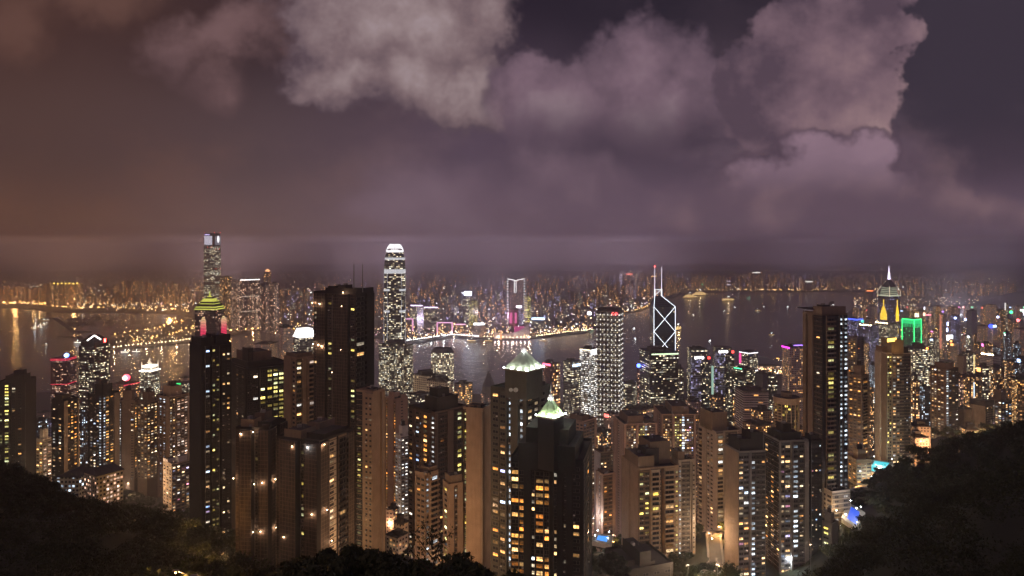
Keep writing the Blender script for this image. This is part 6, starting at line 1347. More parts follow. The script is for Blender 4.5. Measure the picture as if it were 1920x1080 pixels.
# far-shore landmarks
def kowloon():
    Y = 3900; P = plan(952, 966, 983, Y, 45); c = pcenter(P); zt = PZ(524, Y); T = Thing('chevron_tower', 'tower with white V-shaped roof lights and lit window ladders across the harbour', 'skyscraper', c, 2.6)
    b = MB(); b.prism(P, 2.6, zt, facade('skin_chevron', (.10, .06, .08), 5, 5, .6, .5, .3, 'pink', 1.2), roofm); T.part('body', b)
    ln = glow('chevron_white', (1.0, .98, 1.0), 3.0); F = [P[0], P[1], P[2]]
    b = MB(); a, m_, e = [(*q, zt + 1) for q in F]; m2 = (m_[0], m_[1] - 2, zt - 14); b.tube(a, (m_[0], m_[1], zt - 6), 2.0, 2.0, ln, 5); b.tube((m_[0], m_[1], zt - 6), e, 2.0, 2.0, ln, 5); T.part('roof_light', b)
    for dx in (-5, 5): b = MB(); b.tube((m_[0] + dx, m_[1] - 4, zt - 6), (m_[0] + dx, m_[1] - 4, zt - 76), 1.5, 1.5, ln, 5); T.part('light_line', b)
    for q in (P[0], P[2]):
        b = MB()
        for k in range(14): b.box((q[0], q[1] - 3, zt - 14 - k * 15), (10, 3, 6), glow('ladder_white', (.95, .95, 1.0), 1.3))
        T.part('window_ladder', b)
    def simple(name, lab, cols, top, Y, m, cat='tower block', extra=None):
        r_, P, zt, z0 = block(name, lab, cols, top, Y, m, base=2.6, seed=5, cat=cat); c = pcenter(P); o_ = (c[0], c[1], z0)
        for (px, py, w, h, mat) in extra or []:
            b = MB(); b.box((PX(px, Y - 6), Y - 6, PZ(py, Y)), (wpx(w, Y), 2, wpx(h, Y)), mat); b.build('lit_sign', r_, org=o_)
        return r_, P, zt, z0
    wh = glow('kln_white', (.95, .93, 1.0), 14, True); pk = glow('kln_pink', (1.0, .15, .45), 1.2); tl = glow('kln_violet', (.8, .6, 1.0), 5)
    simple('far_office', 'block with blazing blue-white rooftop sign, left of the chevron tower', (868, 878, 886), 556, 3700, far_f, extra=[(877, 553.5, 13, 7, glow('kln_blaze', (.72, .75, 1.0), 22, True))])
    simple('far_office', 'curved greenish-gold lit tower below the blazing sign', (880, 890, 896), 565, 3500, facade('skin_gold', (.2, .2, .12), 5, 4.5, .9, .6, .8, 'yellow', 1.2), extra=[])
    simple('far_office', 'pink-washed low tower with white billboard beside the chevron tower', (954, 964, 972), 581, 3500, facade('skin_pinkwash', (.5, .1, .2), 6, 5, .4, .5, .2, 'pink', 1.0), extra=[(958, 606, 5, 20, pk), (967, 606, 4, 20, pk)])
    simple('far_office', 'white-lit slim block right of the pink-washed tower', (972, 976, 981), 574, 3550, facade('skin_whitelit', (.5, .48, .5), 5, 5, .7, .7, .8, 'violet', .9), extra=[(973, 577, 10, 4, glow('kln_sign', (1, .85, .95), 7))])
    simple('far_office', 'dark-capped tower with golden floors right of the chevron tower', (983, 989, 995), 556, 3700, facade('skin_gold2', (.1, .09, .08), 9, 6, .9, .45, .9, 'yellow', 2.0, fl=.9), extra=[])
    simple('far_office', 'low wide block with a long blue-white rooftop sign above the promenade', (996, 1010, 1022), 600, 3250, far_f, extra=[(1009, 599, 24, 3.4, glow('kln_ice', (.45, .65, 1.0), 8))])
    simple('far_office', 'low waterfront block with a white strip sign, left of the curved pale hall', (884, 900, 912), 612, 3050, facade('skin_lowblock', (.3, .22, .2), 5, 5, .5, .5, .4, 'pink', 1.6), extra=[(898, 609, 20, 3.6, glow('kln_strip', (1.0, .97, 1.0), 7))])
    simple('far_office', 'broad hazy office block with pink roof edge, left one by the quay', (768, 782, 794), 574, 3350, far_f, extra=[(781, 573.5, 22, 1.6, tl)])
    simple('far_office', 'broad hazy office block with pink roof edge, right one by the quay', (794, 806, 821), 577, 3300, far_f, extra=[(808, 577, 26, 1.6, tl)])
    simple('far_office', 'small bright white billboard building on the far cape', (1100, 1105, 1109), 604, 3300, far_p, extra=[(1105, 590, 7, 5, wh)])
    simple('far_office', 'wide-signed low building with red and gold signs in the hazy centre', (836, 850, 862), 592, 3900, far_p, extra=[(848, 590, 16, 2.5, glow('kln_redgold', (1.0, .3, .12), 5))])
    # gate-shaped buildings outlined in pink light
    for lab, x0, x1, t_, b_, Y in (('gate-shaped building outlined in pink light on the far quay, larger one', 820, 848, 605, 623, 3200), ('gate-shaped building outlined in pink light beside the tapering tower', 757, 774, 598, 618, 3300), ('low building with one pink-lit roof line right of the pink gates', 852, 873, 608, 620, 3180)):
        c = (PX((x0 + x1) / 2, Y), Y); T = Thing('outlined_building', lab, 'building', c, 2.6, None); w = wpx(x1 - x0, Y); zt = PZ(t_, Y); b = MB(); b.prism([(c[0] - w / 2, Y), (c[0] + w / 2, Y), (c[0] + w / 2, Y + 30), (c[0] - w / 2, Y + 30)], 2.6, zt, far_p, roofm); T.part('body', b)
        ln2 = glow('outline_pink', (1.0, .45, .80), 3.0)
        b = MB(); b.tube((c[0] - w / 2, Y - 2, zt), (c[0] + w / 2, Y - 2, zt), 1.6, 1.6, ln2, 5); T.part('light_line', b)
        if 'gate' in lab and 'pink gates' not in lab:
            for s_ in (-1, 1): b = MB(); b.tube((c[0] + s_ * w / 2, Y - 2, 4), (c[0] + s_ * w / 2, Y - 2, zt), 3.4, 3.4, glow('outline_pink_dim', (1.0, .4, .7), 1.6), 5); T.part('light_line', b)
    # curved pale hall by the water
    Y = 3020; c = (PX(960, Y), Y + 30); T = Thing('curved_hall', 'pale windowless hall with sweeping curved roof on the far waterfront', 'hall', c, 2.6); wm = plain('hall_tiles', (.66, .58, .60), .7, .1)
    n = 30; b = MB(); 
    def hgt(t): return 24 + 30 * (2 * t - .72) ** 2 * (1 if t > .36 else .45)
    for k in range(n):
        t0, t1 = k / n, (k + 1) / n; xa, xb = PX(926 + 67 * t0, Y), PX(926 + 67 * t1, Y); ya, yb = Y + 10 * math.sin(t0 * 3.14), Y + 10 * math.sin(t1 * 3.14)
        b.face([(xa, ya, 2.6), (xb, yb, 2.6), (xb, yb, hgt(t1)), (xa, ya, hgt(t0))], wm); b.face([(xa, ya, hgt(t0)), (xb, yb, hgt(t1)), (xb, yb + 55, hgt(t1) * .8), (xa, ya + 55, hgt(t0) * .8)], wm); b.face([(xb, yb + 55, 2.6), (xa, ya + 55, 2.6), (xa, ya + 55, hgt(t0) * .8), (xb, yb + 55, hgt(t1) * .8)], wm)
    for xe, he, yy in ((PX(926, Y), hgt(0), Y), (PX(993, Y), hgt(1), Y)): b.face([(xe, yy, 2.6), (xe, yy + 55, 2.6), (xe, yy + 55, he * .8), (xe, yy, he)], wm)
    T.part('body', b)
    for k in range(9): point((PX(928 + 8 * k, Y) - c[0], -30 - 34, 5), 11000, (1.0, .80, .82), 1.5, T.r)
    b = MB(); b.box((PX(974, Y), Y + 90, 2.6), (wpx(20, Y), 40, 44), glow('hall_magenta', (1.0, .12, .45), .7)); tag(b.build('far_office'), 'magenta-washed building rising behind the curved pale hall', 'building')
    b = MB(); x = PX(939.5, Y); b.box((x, Y - 22, 2.6), (7, 7, 30), glow('clock_orange', (1.0, .40, .12), 1.5)); b.prism(circle(x, Y - 22, 4, 8), 32.6, 38, glow('clock_orange', (1, 1, 1)), scale=.4); tag(b.build('clock_tower'), 'small orange-lit clock tower before the curved pale hall', 'tower')
kowloon()
# hazy far hotel towers with light bars beyond
for lab, px, top, base, w, mat, rows in (('far tower with pale violet floor bars left of the prismatic tower', 1164, 514, 545, 5, glow('bars_violet', (.7, .65, 1.0), 1.6), 9), ('far tower with orange roof sign behind the white masts', 1226, 518, 552, 10, glow('bars_orange', (1.0, .45, .15), 4), 1), ('far gold-lit slab left of the prismatic tower', 1194, 515, 540, 5, glow('bars_gold', (1.0, .75, .5), 1.2), 8),
        ('far tower with bright red sign row left of the prismatic tower', 1180, 514, 545, 12, glow('bars_red', (1.0, .2, .15), 5), 1), ('far block with a green-white sign in the eastern haze', 1316, 533, 545, 4, glow('bars_green', (.1, 1.0, .4), 4), 1), ('far block with lilac sign in the eastern haze', 1366, 527, 545, 7, glow('bars_lilac', (.8, .7, 1.0), 4), 2),
        ('far slab with long white roof sign in the eastern haze', 1418, 511, 545, 14, glow('bars_white', (1, .95, .85), 4), 1), ('far slab with pale sign beside the tallest right-hand tower', 1517, 528, 546, 14, glow('bars_white', (1, 1, 1)), 1), ('red-signed far tower on the right waterfront', 1631, 545, 575, 12, glow('bars_fire', (1.0, .22, .05), 6), 1)):
    Y = FPX * (CAMZ - 2.6) / (base - HY); T = Thing('far_office', lab, 'tower block', (PX(px, Y), Y), 2.6); W_ = wpx(w, Y); zt = PZ(top, Y); b = MB(); b.box((PX(px, Y), Y + 20, 2.6), (W_, 40, zt - 2.6), far_d); T.part('body', b)
    for k in range(rows): b = MB(); b.box((PX(px, Y), Y - 2, zt - 4 - k * (zt - 30) / max(rows, 1)), (W_, 2, wpx(1.6 if rows == 1 else 1.0, Y)), mat); T.part('light_bar', b)

# ------------------------------------------------------------------ street lamps along the far quays and on the spit
def lamp_run(pts, n, col, lab, grp, r=1.4, jit=0.0, h=9, every=0, e=0, rng=random.Random(5)):
    W_ = [Vector((*wp(*q), 0)) for q in pts]; d = [0]
    for i in range(1, len(W_)): d.append(d[-1] + (W_[i] - W_[i - 1]).length)
    for k in range(n):
        s_ = d[-1] * (k + .5) / n; x = float(np.interp(s_, d, [w.x for w in W_])); y = float(np.interp(s_, d, [w.y for w in W_]))
        street_lamp(x + rng.uniform(-jit, jit), y + rng.uniform(-jit, jit), 2.6, col, lab, e=(e if every and k % every == 0 else 0), h=h, group=grp, r=r)
lamp_run([(210, 655.5), (245, 651), (300, 646), (345, 641), (362, 638)], 22, 'warm', 'quayside lamp along the near edge of the lamp-lit spit', 'lamps along the near edge of the spit', 1.6, every=4, e=60000)
lamp_run([(215, 630), (255, 624), (300, 616), (345, 603)], 16, 'amber', 'amber street lamp along the shelter side of the spit', 'amber lamps on the spit', 1.7, 12, every=3, e=120000)
lamp_run([(240, 645), (300, 634), (350, 622), (378, 606)], 18, 'amber', 'amber road lamp down the middle of the spit', 'road lamps on the spit', 1.8, 20, every=3, e=90000)
lamp_run([(425, 622), (470, 620), (520, 616), (585, 622)], 18, 'amber', 'amber quay lamp below the dark estate', 'lamps below the dark estate', 1.7, 10, every=4, e=120000)
lamp_run([(762, 642), (800, 637), (850, 630.5), (900, 634)], 36, 'white', 'white promenade lamp left of the curved pale hall', 'white promenade lamps', 1.3, 3, every=6, e=50000)
lamp_run([(905, 634), (960, 636.5), (1000, 635)], 14, 'warm', 'warm promenade lamp before the curved pale hall', 'promenade lamps before the hall', 1.3, 4, every=4, e=40000)
lamp_run([(1004, 634), (1045, 628), (1112, 620.5)], 22, 'warm', 'evenly spaced promenade lamp right of the curved pale hall', 'promenade lamps right of the hall', 1.4)
lamp_run([(1160, 588), (1195, 583), (1224, 572)], 16, 'amber', 'quay lamp on the far bend left of the prismatic tower', 'lamps on the far bend', 1.7, 8)
lamp_run([(0, 573), (60, 574), (85, 576)], 16, 'amber', 'high amber port lamp at the far left', 'container port lamps', 3.2, 40, 22, every=4, e=260000)
lamp_run([(100, 576), (150, 578), (250, 580), (340, 582)], 26, 'amber', 'amber shore lamp behind the typhoon shelter', 'lamps behind the typhoon shelter', 2.2, 30, every=5, e=120000)
lamp_run([(1290, 545), (1420, 544.5), (1560, 545.5)], 34, 'amber', 'faint amber lamp along the far eastern quay', 'lamps along the far eastern quay', 2.6, 25)
# thousands of small street and shop lights farther in: nobody could count them
def street_lights():
    b = MB(); g3 = random.Random(99); cols = [bulb['amber'], bulb['amber'], bulb['warm'], bulb['warm'], bulb['white'], glow('bulb_faint', (1.0, .62, .32), 12), glow('bulb_faint', (1, 1, 1)), glow('bulb_faint', (1, 1, 1)), bulb['amber'], glow('bulb_pinkish', (1.0, .45, .5), 20)]
    cols2 = [bulb['amber'], bulb['warm'], bulb['warm'], bulb['white'], bulb['white'], glow('bulb_pinkish'  , (1, 1, 1)), glow('bulb_lilac', (.75, .6, 1.0), 22), glow('bulb_faint', (1, 1, 1)), glow('bulb_faint', (1, 1, 1))]
    def put(px, py, r, m, z): 
        Y = FPX * (CAMZ - z) / (py - HY); x = PX(px, Y); rr_ = r * Y / 3300
        P = [(x - rr_, Y, z), (x, Y - rr_, z), (x + rr_, Y, z), (x, Y + rr_, z)]
        for i in range(4): b.face([P[i], P[(i + 1) % 4], (x, Y, z + rr_)], m); b.face([P[(i + 1) % 4], P[i], (x, Y, z - rr_)], m)
    for k in range(1900):
        px = g3.uniform(-20, 1240); lo = float(np.interp(px, [0, 90, 200, 400, 420, 600, 760, 900, 1040, 1110, 1200, 1240], [572, 576, 582, 585, 606, 622, 636, 630, 626, 616, 580, 566]))
        put(px, g3.triangular(522, lo, lo - 6), g3.choice([.7, .9, 1.1, 1.6]), g3.choice(cols if px < 560 else cols2), g3.uniform(6, 30))
    for k in range(420): px = g3.uniform(1240, 1900); put(px, g3.triangular(514, 546, 542), g3.choice([.6, .8, 1.2]), g3.choice(cols), g3.uniform(5, 40))
    for k in range(130):
        px = g3.uniform(212, 372); t = (px - 208) / 160; put(px, g3.uniform(651 - 16 * t, 632 - 34 * t), g3.choice([.6, .8, 1.0]), g3.choice(cols[:4] + cols[5:7]), 7)
    for k in range(420): px = g3.uniform(765, 1110); put(px, float(np.interp(px, [765, 850, 900, 1000, 1110], [638, 628, 631, 630, 616])) - abs(g3.gauss(0, 7)), g3.choice([.6, .8, 1.2]), g3.choice(cols), g3.uniform(4, 18))
    for k in range(1500):
        px = g3.uniform(1600, 1930); put(px, g3.uniform(556, 660), g3.choice([.5, .7, 1.0]), g3.choice(cols), g3.uniform(8, 60))
    for k in range(260): px = g3.uniform(1400, 1500); put(px, g3.uniform(672, 700), g3.choice([.7, .9, 1.3]), g3.choice(cols), g3.uniform(5, 10))
    tag(b.build('street_lights'), 'countless small street and shop lights across the far city', kind='stuff')
street_lights()
# added masts with strong lamps, standing in for the light of whole bright quarters
for px, py, e, col in ((30, 572, 1.4e6, AMB), (140, 576, 2e6, AMB), (320, 590, 3e6, AMB), (440, 606, 3e6, AMB), (880, 600, 3e6, (.82, .80, 1.0)), (960, 606, 4e6, (1.0, .70, .9)), (800, 618, 2.5e6, (.9, .75, 1.0)), (1790, 600, 5e6, (.85, .85, 1.0)), (1870, 606, 4e6, (1.0, .8, .85)), (1700, 610, 2e6, (.9, .7, .9))):
    x, y = wp(px, py)
    street_lamp(x, y, 2.6, 'amber' if col is AMB else 'white', 'added tall mast lamp standing in for the light of a far quarter', h=60, group='added floodlight masts', r=2.2); point((x, y - 8, 55), e * .38, col, 8, name='floodlight')

# added bare upward spots, standing in for city light, to brighten the haze
for k in range(15):
    for Y, e in ((5000, 5.2e7), (6600, 3.6e7)):
        px = -120 + 2160 * (k + (.5 if Y > 6000 else 0) + .3 * math.sin(k * 2.7)) / 14.5; s_ = min(1, max(0, (px - 150) / 500.0))
        if Y < 6000 and px > 1250: continue
        d = bpy.data.lights.new('haze_fill_spot', 'SPOT'); d.energy = e; d.spot_size = rad(156); d.spot_blend = .6; d.shadow_soft_size = 260; d.color = (1.0, .56 + .20 * s_, .34 + .50 * s_)
        o = bpy.data.objects.new('haze_fill_spot', d); COL.objects.link(o); o.location = (PX(px, Y), Y, 45); o.rotation_euler = (rad(180), 0, 0)

# ------------------------------------------------------------------ boats
def boat(px, py, L, lab, rot, col='warm', decks=1, group=None, dots=10):
    x, y = wp(px, py, 0); T = Thing('ferry' if decks > 1 else 'boat', lab, 'ferry' if decks > 1 else 'boat', (x, y), 0, group); ca, sa = math.cos(rot), math.sin(rot); T.org = (0, 0, 0)
    def tr(b): b.v = [(a * ca - q * sa, a * sa + q * ca, z) for a, q, z in b.v]; return b
    w = L * .13; b = MB(); hull = [(-L / 2, -w), (L * .35, -w), (L / 2, 0), (L * .35, w), (-L / 2, w)]; b.prism(hull, -.5, L * .05, WALL['dark'], roofm); T.part('hull', tr(b))
    lm = glow('deck_' + col, {'warm': (1.0, .62, .22), 'white': (1, .95, .85), 'green': (.4, 1.0, .7)}[col], 3.0 if decks > 1 else 7)
    z = L * .05
    for k in range(decks):
        s_ = 1 - .16 * k; b = MB(); b.prism([(-L * .42 * s_, -w * .9), (L * .30 * s_, -w * .9), (L * .30 * s_, w * .9), (-L * .42 * s_, w * .9)], z, z + L * .035, lm, roofm); b.prism([(-L * .43 * s_, -w * .95), (L * .31 * s_, -w * .95), (L * .31 * s_, w * .95), (-L * .43 * s_, w * .95)], z + L * .035, z + L * .05, WALL['white'], roofm, bottom=True); T.part('deck', tr(b)); z += L * .055
    b = MB(); b.tube((0, 0, z), (0, 0, z + L * .14), L * .006, L * .004, steel, 5); b.ball((0, 0, z + L * .14), max(.9, L * .018), bulb['white' if col != 'green' else 'green'], 6, 4); T.part('mast', tr(b))
    if decks > 1:
        b = MB()
        for a, q in (((-L * .48, 0, L * .06), (-L * .1, 0, z + L * .05)), ((-L * .1, 0, z + L * .05), (L * .48, 0, L * .07))):
            b.tube(a, q, .5, .5, glow('garland', (1.0, .72, .35), 7), 4)
        T.part('light_garland', tr(b)); point((0, 0, z + 8), 60000, (1.0, .65, .3), 2, T.r)
boat(1294, 558.5, 120, 'lamp-strung cruise ferry, nearest the prismatic tower of the gold-lit pair', .12, 'warm', 3, 'gold-lit ferries')
boat(1313, 554, 140, 'lamp-strung cruise ferry, farther right of the gold-lit pair', .0, 'warm', 3, 'gold-lit ferries')
boat(1366, 564, 110, 'lone gold-lit ferry in open water right of the pair', .05, 'warm', 2, 'gold-lit ferries')
boat(1272, 618, 75, 'white-decked cruise ship half hidden behind the prismatic tower', 1.1, 'warm', 3, 'gold-lit ferries')
boat(1104, 620, 60, 'green-lit launch moored at the far cape', .4, 'green', 2, 'gold-lit ferries')
for k, (px, py, L, col) in enumerate([(1404, 559, 36, 'green'), (1421, 583, 44, 'warm'), (1447, 628, 28, 'warm'), (1300, 592, 26, 'warm'), (1189, 617, 20, 'white'), (1378, 577, 18, 'white'), (1358, 584, 16, 'white'), (1432, 575, 14, 'white'), (1477, 576, 18, 'white'), (1331, 640, 16, 'white'), (1191, 636, 14, 'white'), (1562, 572, 30, 'white'), (1508, 577, 22, 'white'), (885, 640, 50, 'warm'), (917, 640, 44, 'warm'), (52, 583, 50, 'warm'), (30, 596, 40, 'warm'), (86, 647, 22, 'warm'), (146, 643, 40, 'white'), (235, 661, 36, 'white'), (256, 660, 36, 'white'), (1019, 640, 34, 'warm')]):
    boat(px, py, L, ['small boat with a green-white masthead light, near the lone gold ferry', 'brightly lit white launch with a long reflection, mid harbour on the right', 'small lit junk in open water left of the tallest right-hand tower', 'tiny lit boat in open water right of the prismatic tower', 'tiny white-lit boat left of the prismatic tower, upper one', 'pinprick-lit boat below the lone gold ferry', 'pinprick-lit boat between the ferries and the launch', 'pinprick-lit boat just right of the bright launch', 'pinprick-lit boat in open water far right', 'pinprick-lit boat beyond the signed twin towers', 'tiny white-lit boat left of the prismatic tower, lower one', 'hazy white-hulled boat near the far right quay', 'faint boat beside the far right quay', 'ferry boat at the pier left of the curved hall, left one', 'ferry boat at the pier left of the curved hall, right one', 'boat with a reflected lamp off the container port', 'dim boat at the far left edge of the water', 'single lit boat alone on the dark water at far left', 'white-lit boat beside the gabled tower', 'moored boat under the spit lamps, left one', 'moored boat under the spit lamps, right one', 'small boat off the promenade right of the curved hall'][k], R.uniform(-.5, .5), col)
gb = random.Random(12)
for k in range(16): boat(gb.uniform(62, 92) + (k % 4), gb.uniform(600, 618), 26, 'lamp-lit fishing boat moored by the bent breakwater', gb.uniform(-.5, .5), 'warm', 1, 'moored fishing boats by the breakwater')
for k in range(26): 
    x, y = wp(gb.uniform(132, 212), gb.uniform(594, 612), 0); b = MB(); L = gb.uniform(30, 55); w = L * .14; b.prism([(x - L / 2, y - w), (x + L * .35, y - w), (x + L / 2, y), (x + L * .35, y + w), (x - L / 2, y + w)], -.5, 4, WALL['dark'], roofm); b.box((x - L * .1, y, 4), (L * .3, w * 1.3, 5), WALL['charcoal']); b.tube((x, y, 9), (x, y, 18), .3, .2, steel, 4)
    tag(b.build('moored_barge', loc=(x, y, 0), org=(x, y, 0)), 'unlit barge packed in the dark raft inside the typhoon shelter', 'barge', 'barges rafted in the typhoon shelter')

# ------------------------------------------------------------------ trees
leafm, g_, p_ = new_mat('foliage')
_pos = g_.new('ShaderNodeNewGeometry').outputs['Position']; _f, _ = g_.noise(_pos, .35, 4, .6); _r = g_.new('ShaderNodeNewGeometry').outputs['Random Per Island']
g_.put(p_.inputs['Base Color'], g_.mix(g_.m('MULTIPLY_ADD', _r, .5, g_.m('MULTIPLY', _f, .5)), (.012, .018, .007), (.055, .068, .022))); p_.inputs['Roughness'].default_value = .7
barkm = plain('bark', (.07, .05, .035), .95)
def leaf_cloud(c, rx, rz, n, size, rng, clumps=9, k0=.30, k1=.52, d0=.35, d1=.78):
    """leaf-sized faces gathered in clumps on a crown's outside"""
    cl = []
    for _ in range(clumps):
        v = rng.normal(size=3); v /= np.linalg.norm(v); v[2] = abs(v[2]) * .9 - .25; cl.append(v * np.array([rx, rx, rz]) * rng.uniform(d0, d1))
    cl = np.array(cl); cr = rng.uniform(k0, k1, clumps) * rx
    i = rng.integers(0, clumps, n); d = rng.normal(size=(n, 3)); d /= np.linalg.norm(d, axis=1)[:, None]
    p = cl[i] + d * (cr[i] * rng.uniform(.55, 1.05, n))[:, None] * np.array([1, 1, .8]) + np.array(c)
    a = rng.normal(size=(n, 3)); a /= np.linalg.norm(a, axis=1)[:, None]; b = np.cross(a, d); b /= (np.linalg.norm(b, axis=1)[:, None] + 1e-6)
    s = (size * rng.uniform(.6, 1.4, n))[:, None]
    return np.stack([p - a * s, p - b * s * .55, p + a * s, p + b * s * .55], 1).reshape(-1, 3)
def quads(name, V, mat, parent=None, loc=(0, 0, 0)):
    n = len(V) // 4; me = bpy.data.meshes.new(name); me.vertices.add(len(V)); me.vertices.foreach_set('co', V.astype(np.float32).ravel()); me.loops.add(len(V)); me.loops.foreach_set('vertex_index', np.arange(len(V), dtype=np.int32))
    me.polygons.add(n); me.polygons.foreach_set('loop_start', np.arange(0, len(V), 4, dtype=np.int32)); me.polygons.foreach_set('loop_total', np.full(n, 4, np.int32)); me.update(); me.materials.append(mat)
    o = bpy.data.objects.new(name, me); COL.objects.link(o); o.location = loc
    if parent: o.parent = parent
    return o
NR = np.random.default_rng(4)
# woodland on the two hillsides: one dark mass
woods = []
def zone(n, x0, x1, y0, y1, rmin, rmax, nl, cond=lambda px, Y: True):
    k = 0; t = 0
    while k < n and t < n * 20:
        t += 1; px = NR.uniform(x0, x1); Y = math.sqrt(NR.uniform(y0 * y0, y1 * y1))
        if not cond(px, Y): continue
        x = PX(px, Y); ok = True
        for ob in FOOT:
            if (x - ob[0]) ** 2 + (Y - ob[1]) ** 2 < ob[2] ** 2: ok = False; break
        if not ok: continue
        r = NR.uniform(rmin, rmax); z = gz(px, Y); woods.append(leaf_cloud((x, Y, z + r * 1.25), r, r * .95, int(nl * r / rmax), .016 * r + .0011 * Y, NR)); k += 1
FOOT = []
FOOT += [(PX(1600, 450), 452, 17), (PX(1600, 430), 430, 13), (PX(1602, 408), 408, 12), (PX(1590, 455), 455, 14)]
roadm = plain('asphalt', (.11, .10, .09), .9, .3, .3, streak=False)
def hill_road(label, pts, w=7.5):
    b = MB(); V = []
    P = [Vector((PX(px, Y), Y, 0)) for px, Y in pts]; Q = []
    for i in range(len(P) - 1):
        for k in range(8): Q.append(P[i].lerp(P[i + 1], k / 8))
    Q.append(P[-1])
    for i, q in enumerate(Q):
        d = (Q[min(i + 1, len(Q) - 1)] - Q[max(i - 1, 0)]).normalized(); n = Vector((-d.y, d.x, 0)); z = gz(CX + q.x / q.y * FPX, q.y) + 1.2
        V.append([(q.x + n.x * s_, q.y + n.y * s_, z + dz) for s_, dz in ((-w / 2 - 1.5, .15), (-w / 2, .15), (-w / 2, 0), (w / 2, 0), (w / 2, .15), (w / 2 + 1.5, .15))]); FOOT.append((q.x, q.y, w * .9))
    for i in range(len(V) - 1):
        for j in range(5): b.face([V[i][j], V[i][j + 1], V[i + 1][j + 1], V[i + 1][j]], roadm if j == 2 else WALL['grey'])
        b.face([V[i][0], V[i + 1][0], (*V[i + 1][0][:2], V[i + 1][0][2] - 4), (*V[i][0][:2], V[i][0][2] - 4)], WALL['grey']); b.face([V[i][5], V[i + 1][5], (*V[i + 1][5][:2], V[i + 1][5][2] - 4), (*V[i][5][:2], V[i][5][2] - 4)], WALL['grey'])
    tag(b.build('road'), label, kind='structure')
hill_road('curving lane lit amber left of the brick-flanked tower', [(1330, 400), (1343, 430), (1338, 470), (1348, 510), (1385, 540)]); hill_road('lane in the gap below the slim pink tower', [(724, 660), (738, 620), (756, 585), (770, 540), (760, 500)])
hill_road('hill road past the teal pool and the bronze tower', [(1586, 590), (1612, 596), (1640, 605), (1690, 640), (1745, 710), (1792, 770)]); hill_road('lane below the stepped white block on the lower left', [(236, 505), (290, 480), (345, 470), (395, 400)])
for o in bpy.data.objects:
    if o.parent is None and o.get('category') and 100 < o.location.y < 1000 and o.type == 'EMPTY':
        bb = [c for ch in o.children if ch.name.startswith('body') for c in (ch.bound_box[0], ch.bound_box[6])]
        if bb: FOOT.append((o.location.x, o.location.y, 4 + .5 * math.hypot(bb[1][0] - bb[0][0], bb[1][1] - bb[0][1])))
zone(60, -100, 420, 55, 125, 2.6, 4.2, 620)
zone(70, 1620, 2000, 55, 125, 2.6, 4.2, 620)
zone(360, -260, 430, 110, 475, 4.5, 7.5, 620, lambda p, Y: Y < np.interp(p, [-260, 100, 250, 430], [475, 450, 360, 330]))
zone(90, 230, 450, 360, 640, 4, 7, 500)
zone(420, 1560, 2150, 110, 560, 4.5, 8, 620, lambda p, Y: not (p < 1650 and Y > 460) and Y > 110)
zone(110, 1490, 1640, 180, 390, 3.2, 5.2, 520, lambda p, Y: Y < 225 + (p - 1490) * 1.2)
zone(90, 1620, 1700, 560, 760, 3.5, 6, 420); zone(70, 1700, 2000, 560, 900, 4, 7, 420)
zone(170, 1090, 1390, 330, 640, 3.5, 6, 480); zone(60, 700, 780, 430, 760, 3.5, 5.5, 420); zone(60, 1380, 1600, 470, 700, 3.5, 6, 420); zone(45, 1580, 1700, 500, 640, 3, 5, 380)
zone(70, 430, 1100, 240, 330, 3.5, 5.5, 480)
tag(quads('woodland', np.concatenate(woods), leafm), 'dark unbroken woodland covering the hillsides left and right', kind='stuff')

# single trees at the viewpoint, their tops cutting into the bottom of the picture
def tree(px, pytop, Y, r, lab, n, size, name='tree', grp='trees below the viewpoint', stretch=1.0):
    zt = PZ(pytop, Y); x = PX(px, Y); zg = gz(px, Y); root = empty(name, (x, Y, zg), lab, 'tree', grp); rng = np.random.default_rng(int(px * 7 + Y)); H = zt - zg; rz = r * stretch
    b = MB(); top = H - rz * 1.3; b.tube((0, 0, -1), (r * .06, 0, top * .55), .035 * H * .45 + .08, .12 + .01 * H, barkm, 8)
    for k in range(7):
        t = 2.4 * k; h0 = top * (.45 + .07 * k); e = (math.cos(t) * r * .62, math.sin(t) * r * .62, top + rz * (.25 + .1 * (k % 3))); m_ = (e[0] * .4, e[1] * .4, (h0 + e[2]) * .5); b.tube((r * .05, 0, h0), m_, .12, .09, barkm, 6); b.tube(m_, e, .09, .03, barkm, 5)
    b.build('trunk', root); quads('crown', leaf_cloud((0, 0, H - rz), r, rz, n, size, rng, 44, .10, .30, .25, 1.02), leafm, root)
near = [(a_, b_, c_, d_ * 1.45, e_) for a_, b_, c_, d_, e_ in [(300, 1046, 95, 7, 'bushy'), (365, 1020, 110, 8, 'broad'), (412, 1035, 130, 7, 'lamp-touched'), (470, 1052, 100, 6, 'low'), (560, 1048, 75, 5.5, 'low'), (640, 1030, 70, 6, 'dense'), (705, 1020, 62, 5, 'dense'), (760, 1034, 58, 4.5, 'leafy'),
        (812, 1026, 55, 4.0, 'leafy'), (862, 1046, 52, 3.8, 'leafy'), (910, 1058, 60, 4.2, 'low'), (600, 1062, 50, 5, 'dark'), (210, 1064, 85, 7, 'dark'), (1150, 1040, 330, 5, 'small'), (660, 1010, 66, 3.0, 'small')]]
where = ['left of the netted towers at the picture\'s bottom edge', 'below the lit lane at lower left, its crown faintly green', 'beside the glowing lane lamps at lower left', 'at the foot of the left netted tower', 'in front of the scaffolded pair', 'before the foot of the netted tower', 'standing tallest before the tan slab tower', 'left of the open-branched treetop', 'under the open-branched treetop', 'right of the open-branched treetop', 'before the blank slab tower, lowest of the row', 'at the very bottom below the scaffolded pair', 'on the dark slope at the bottom left', 'beside the unlit flat-roofed block', 'poking up between the dense trees at the bottom']
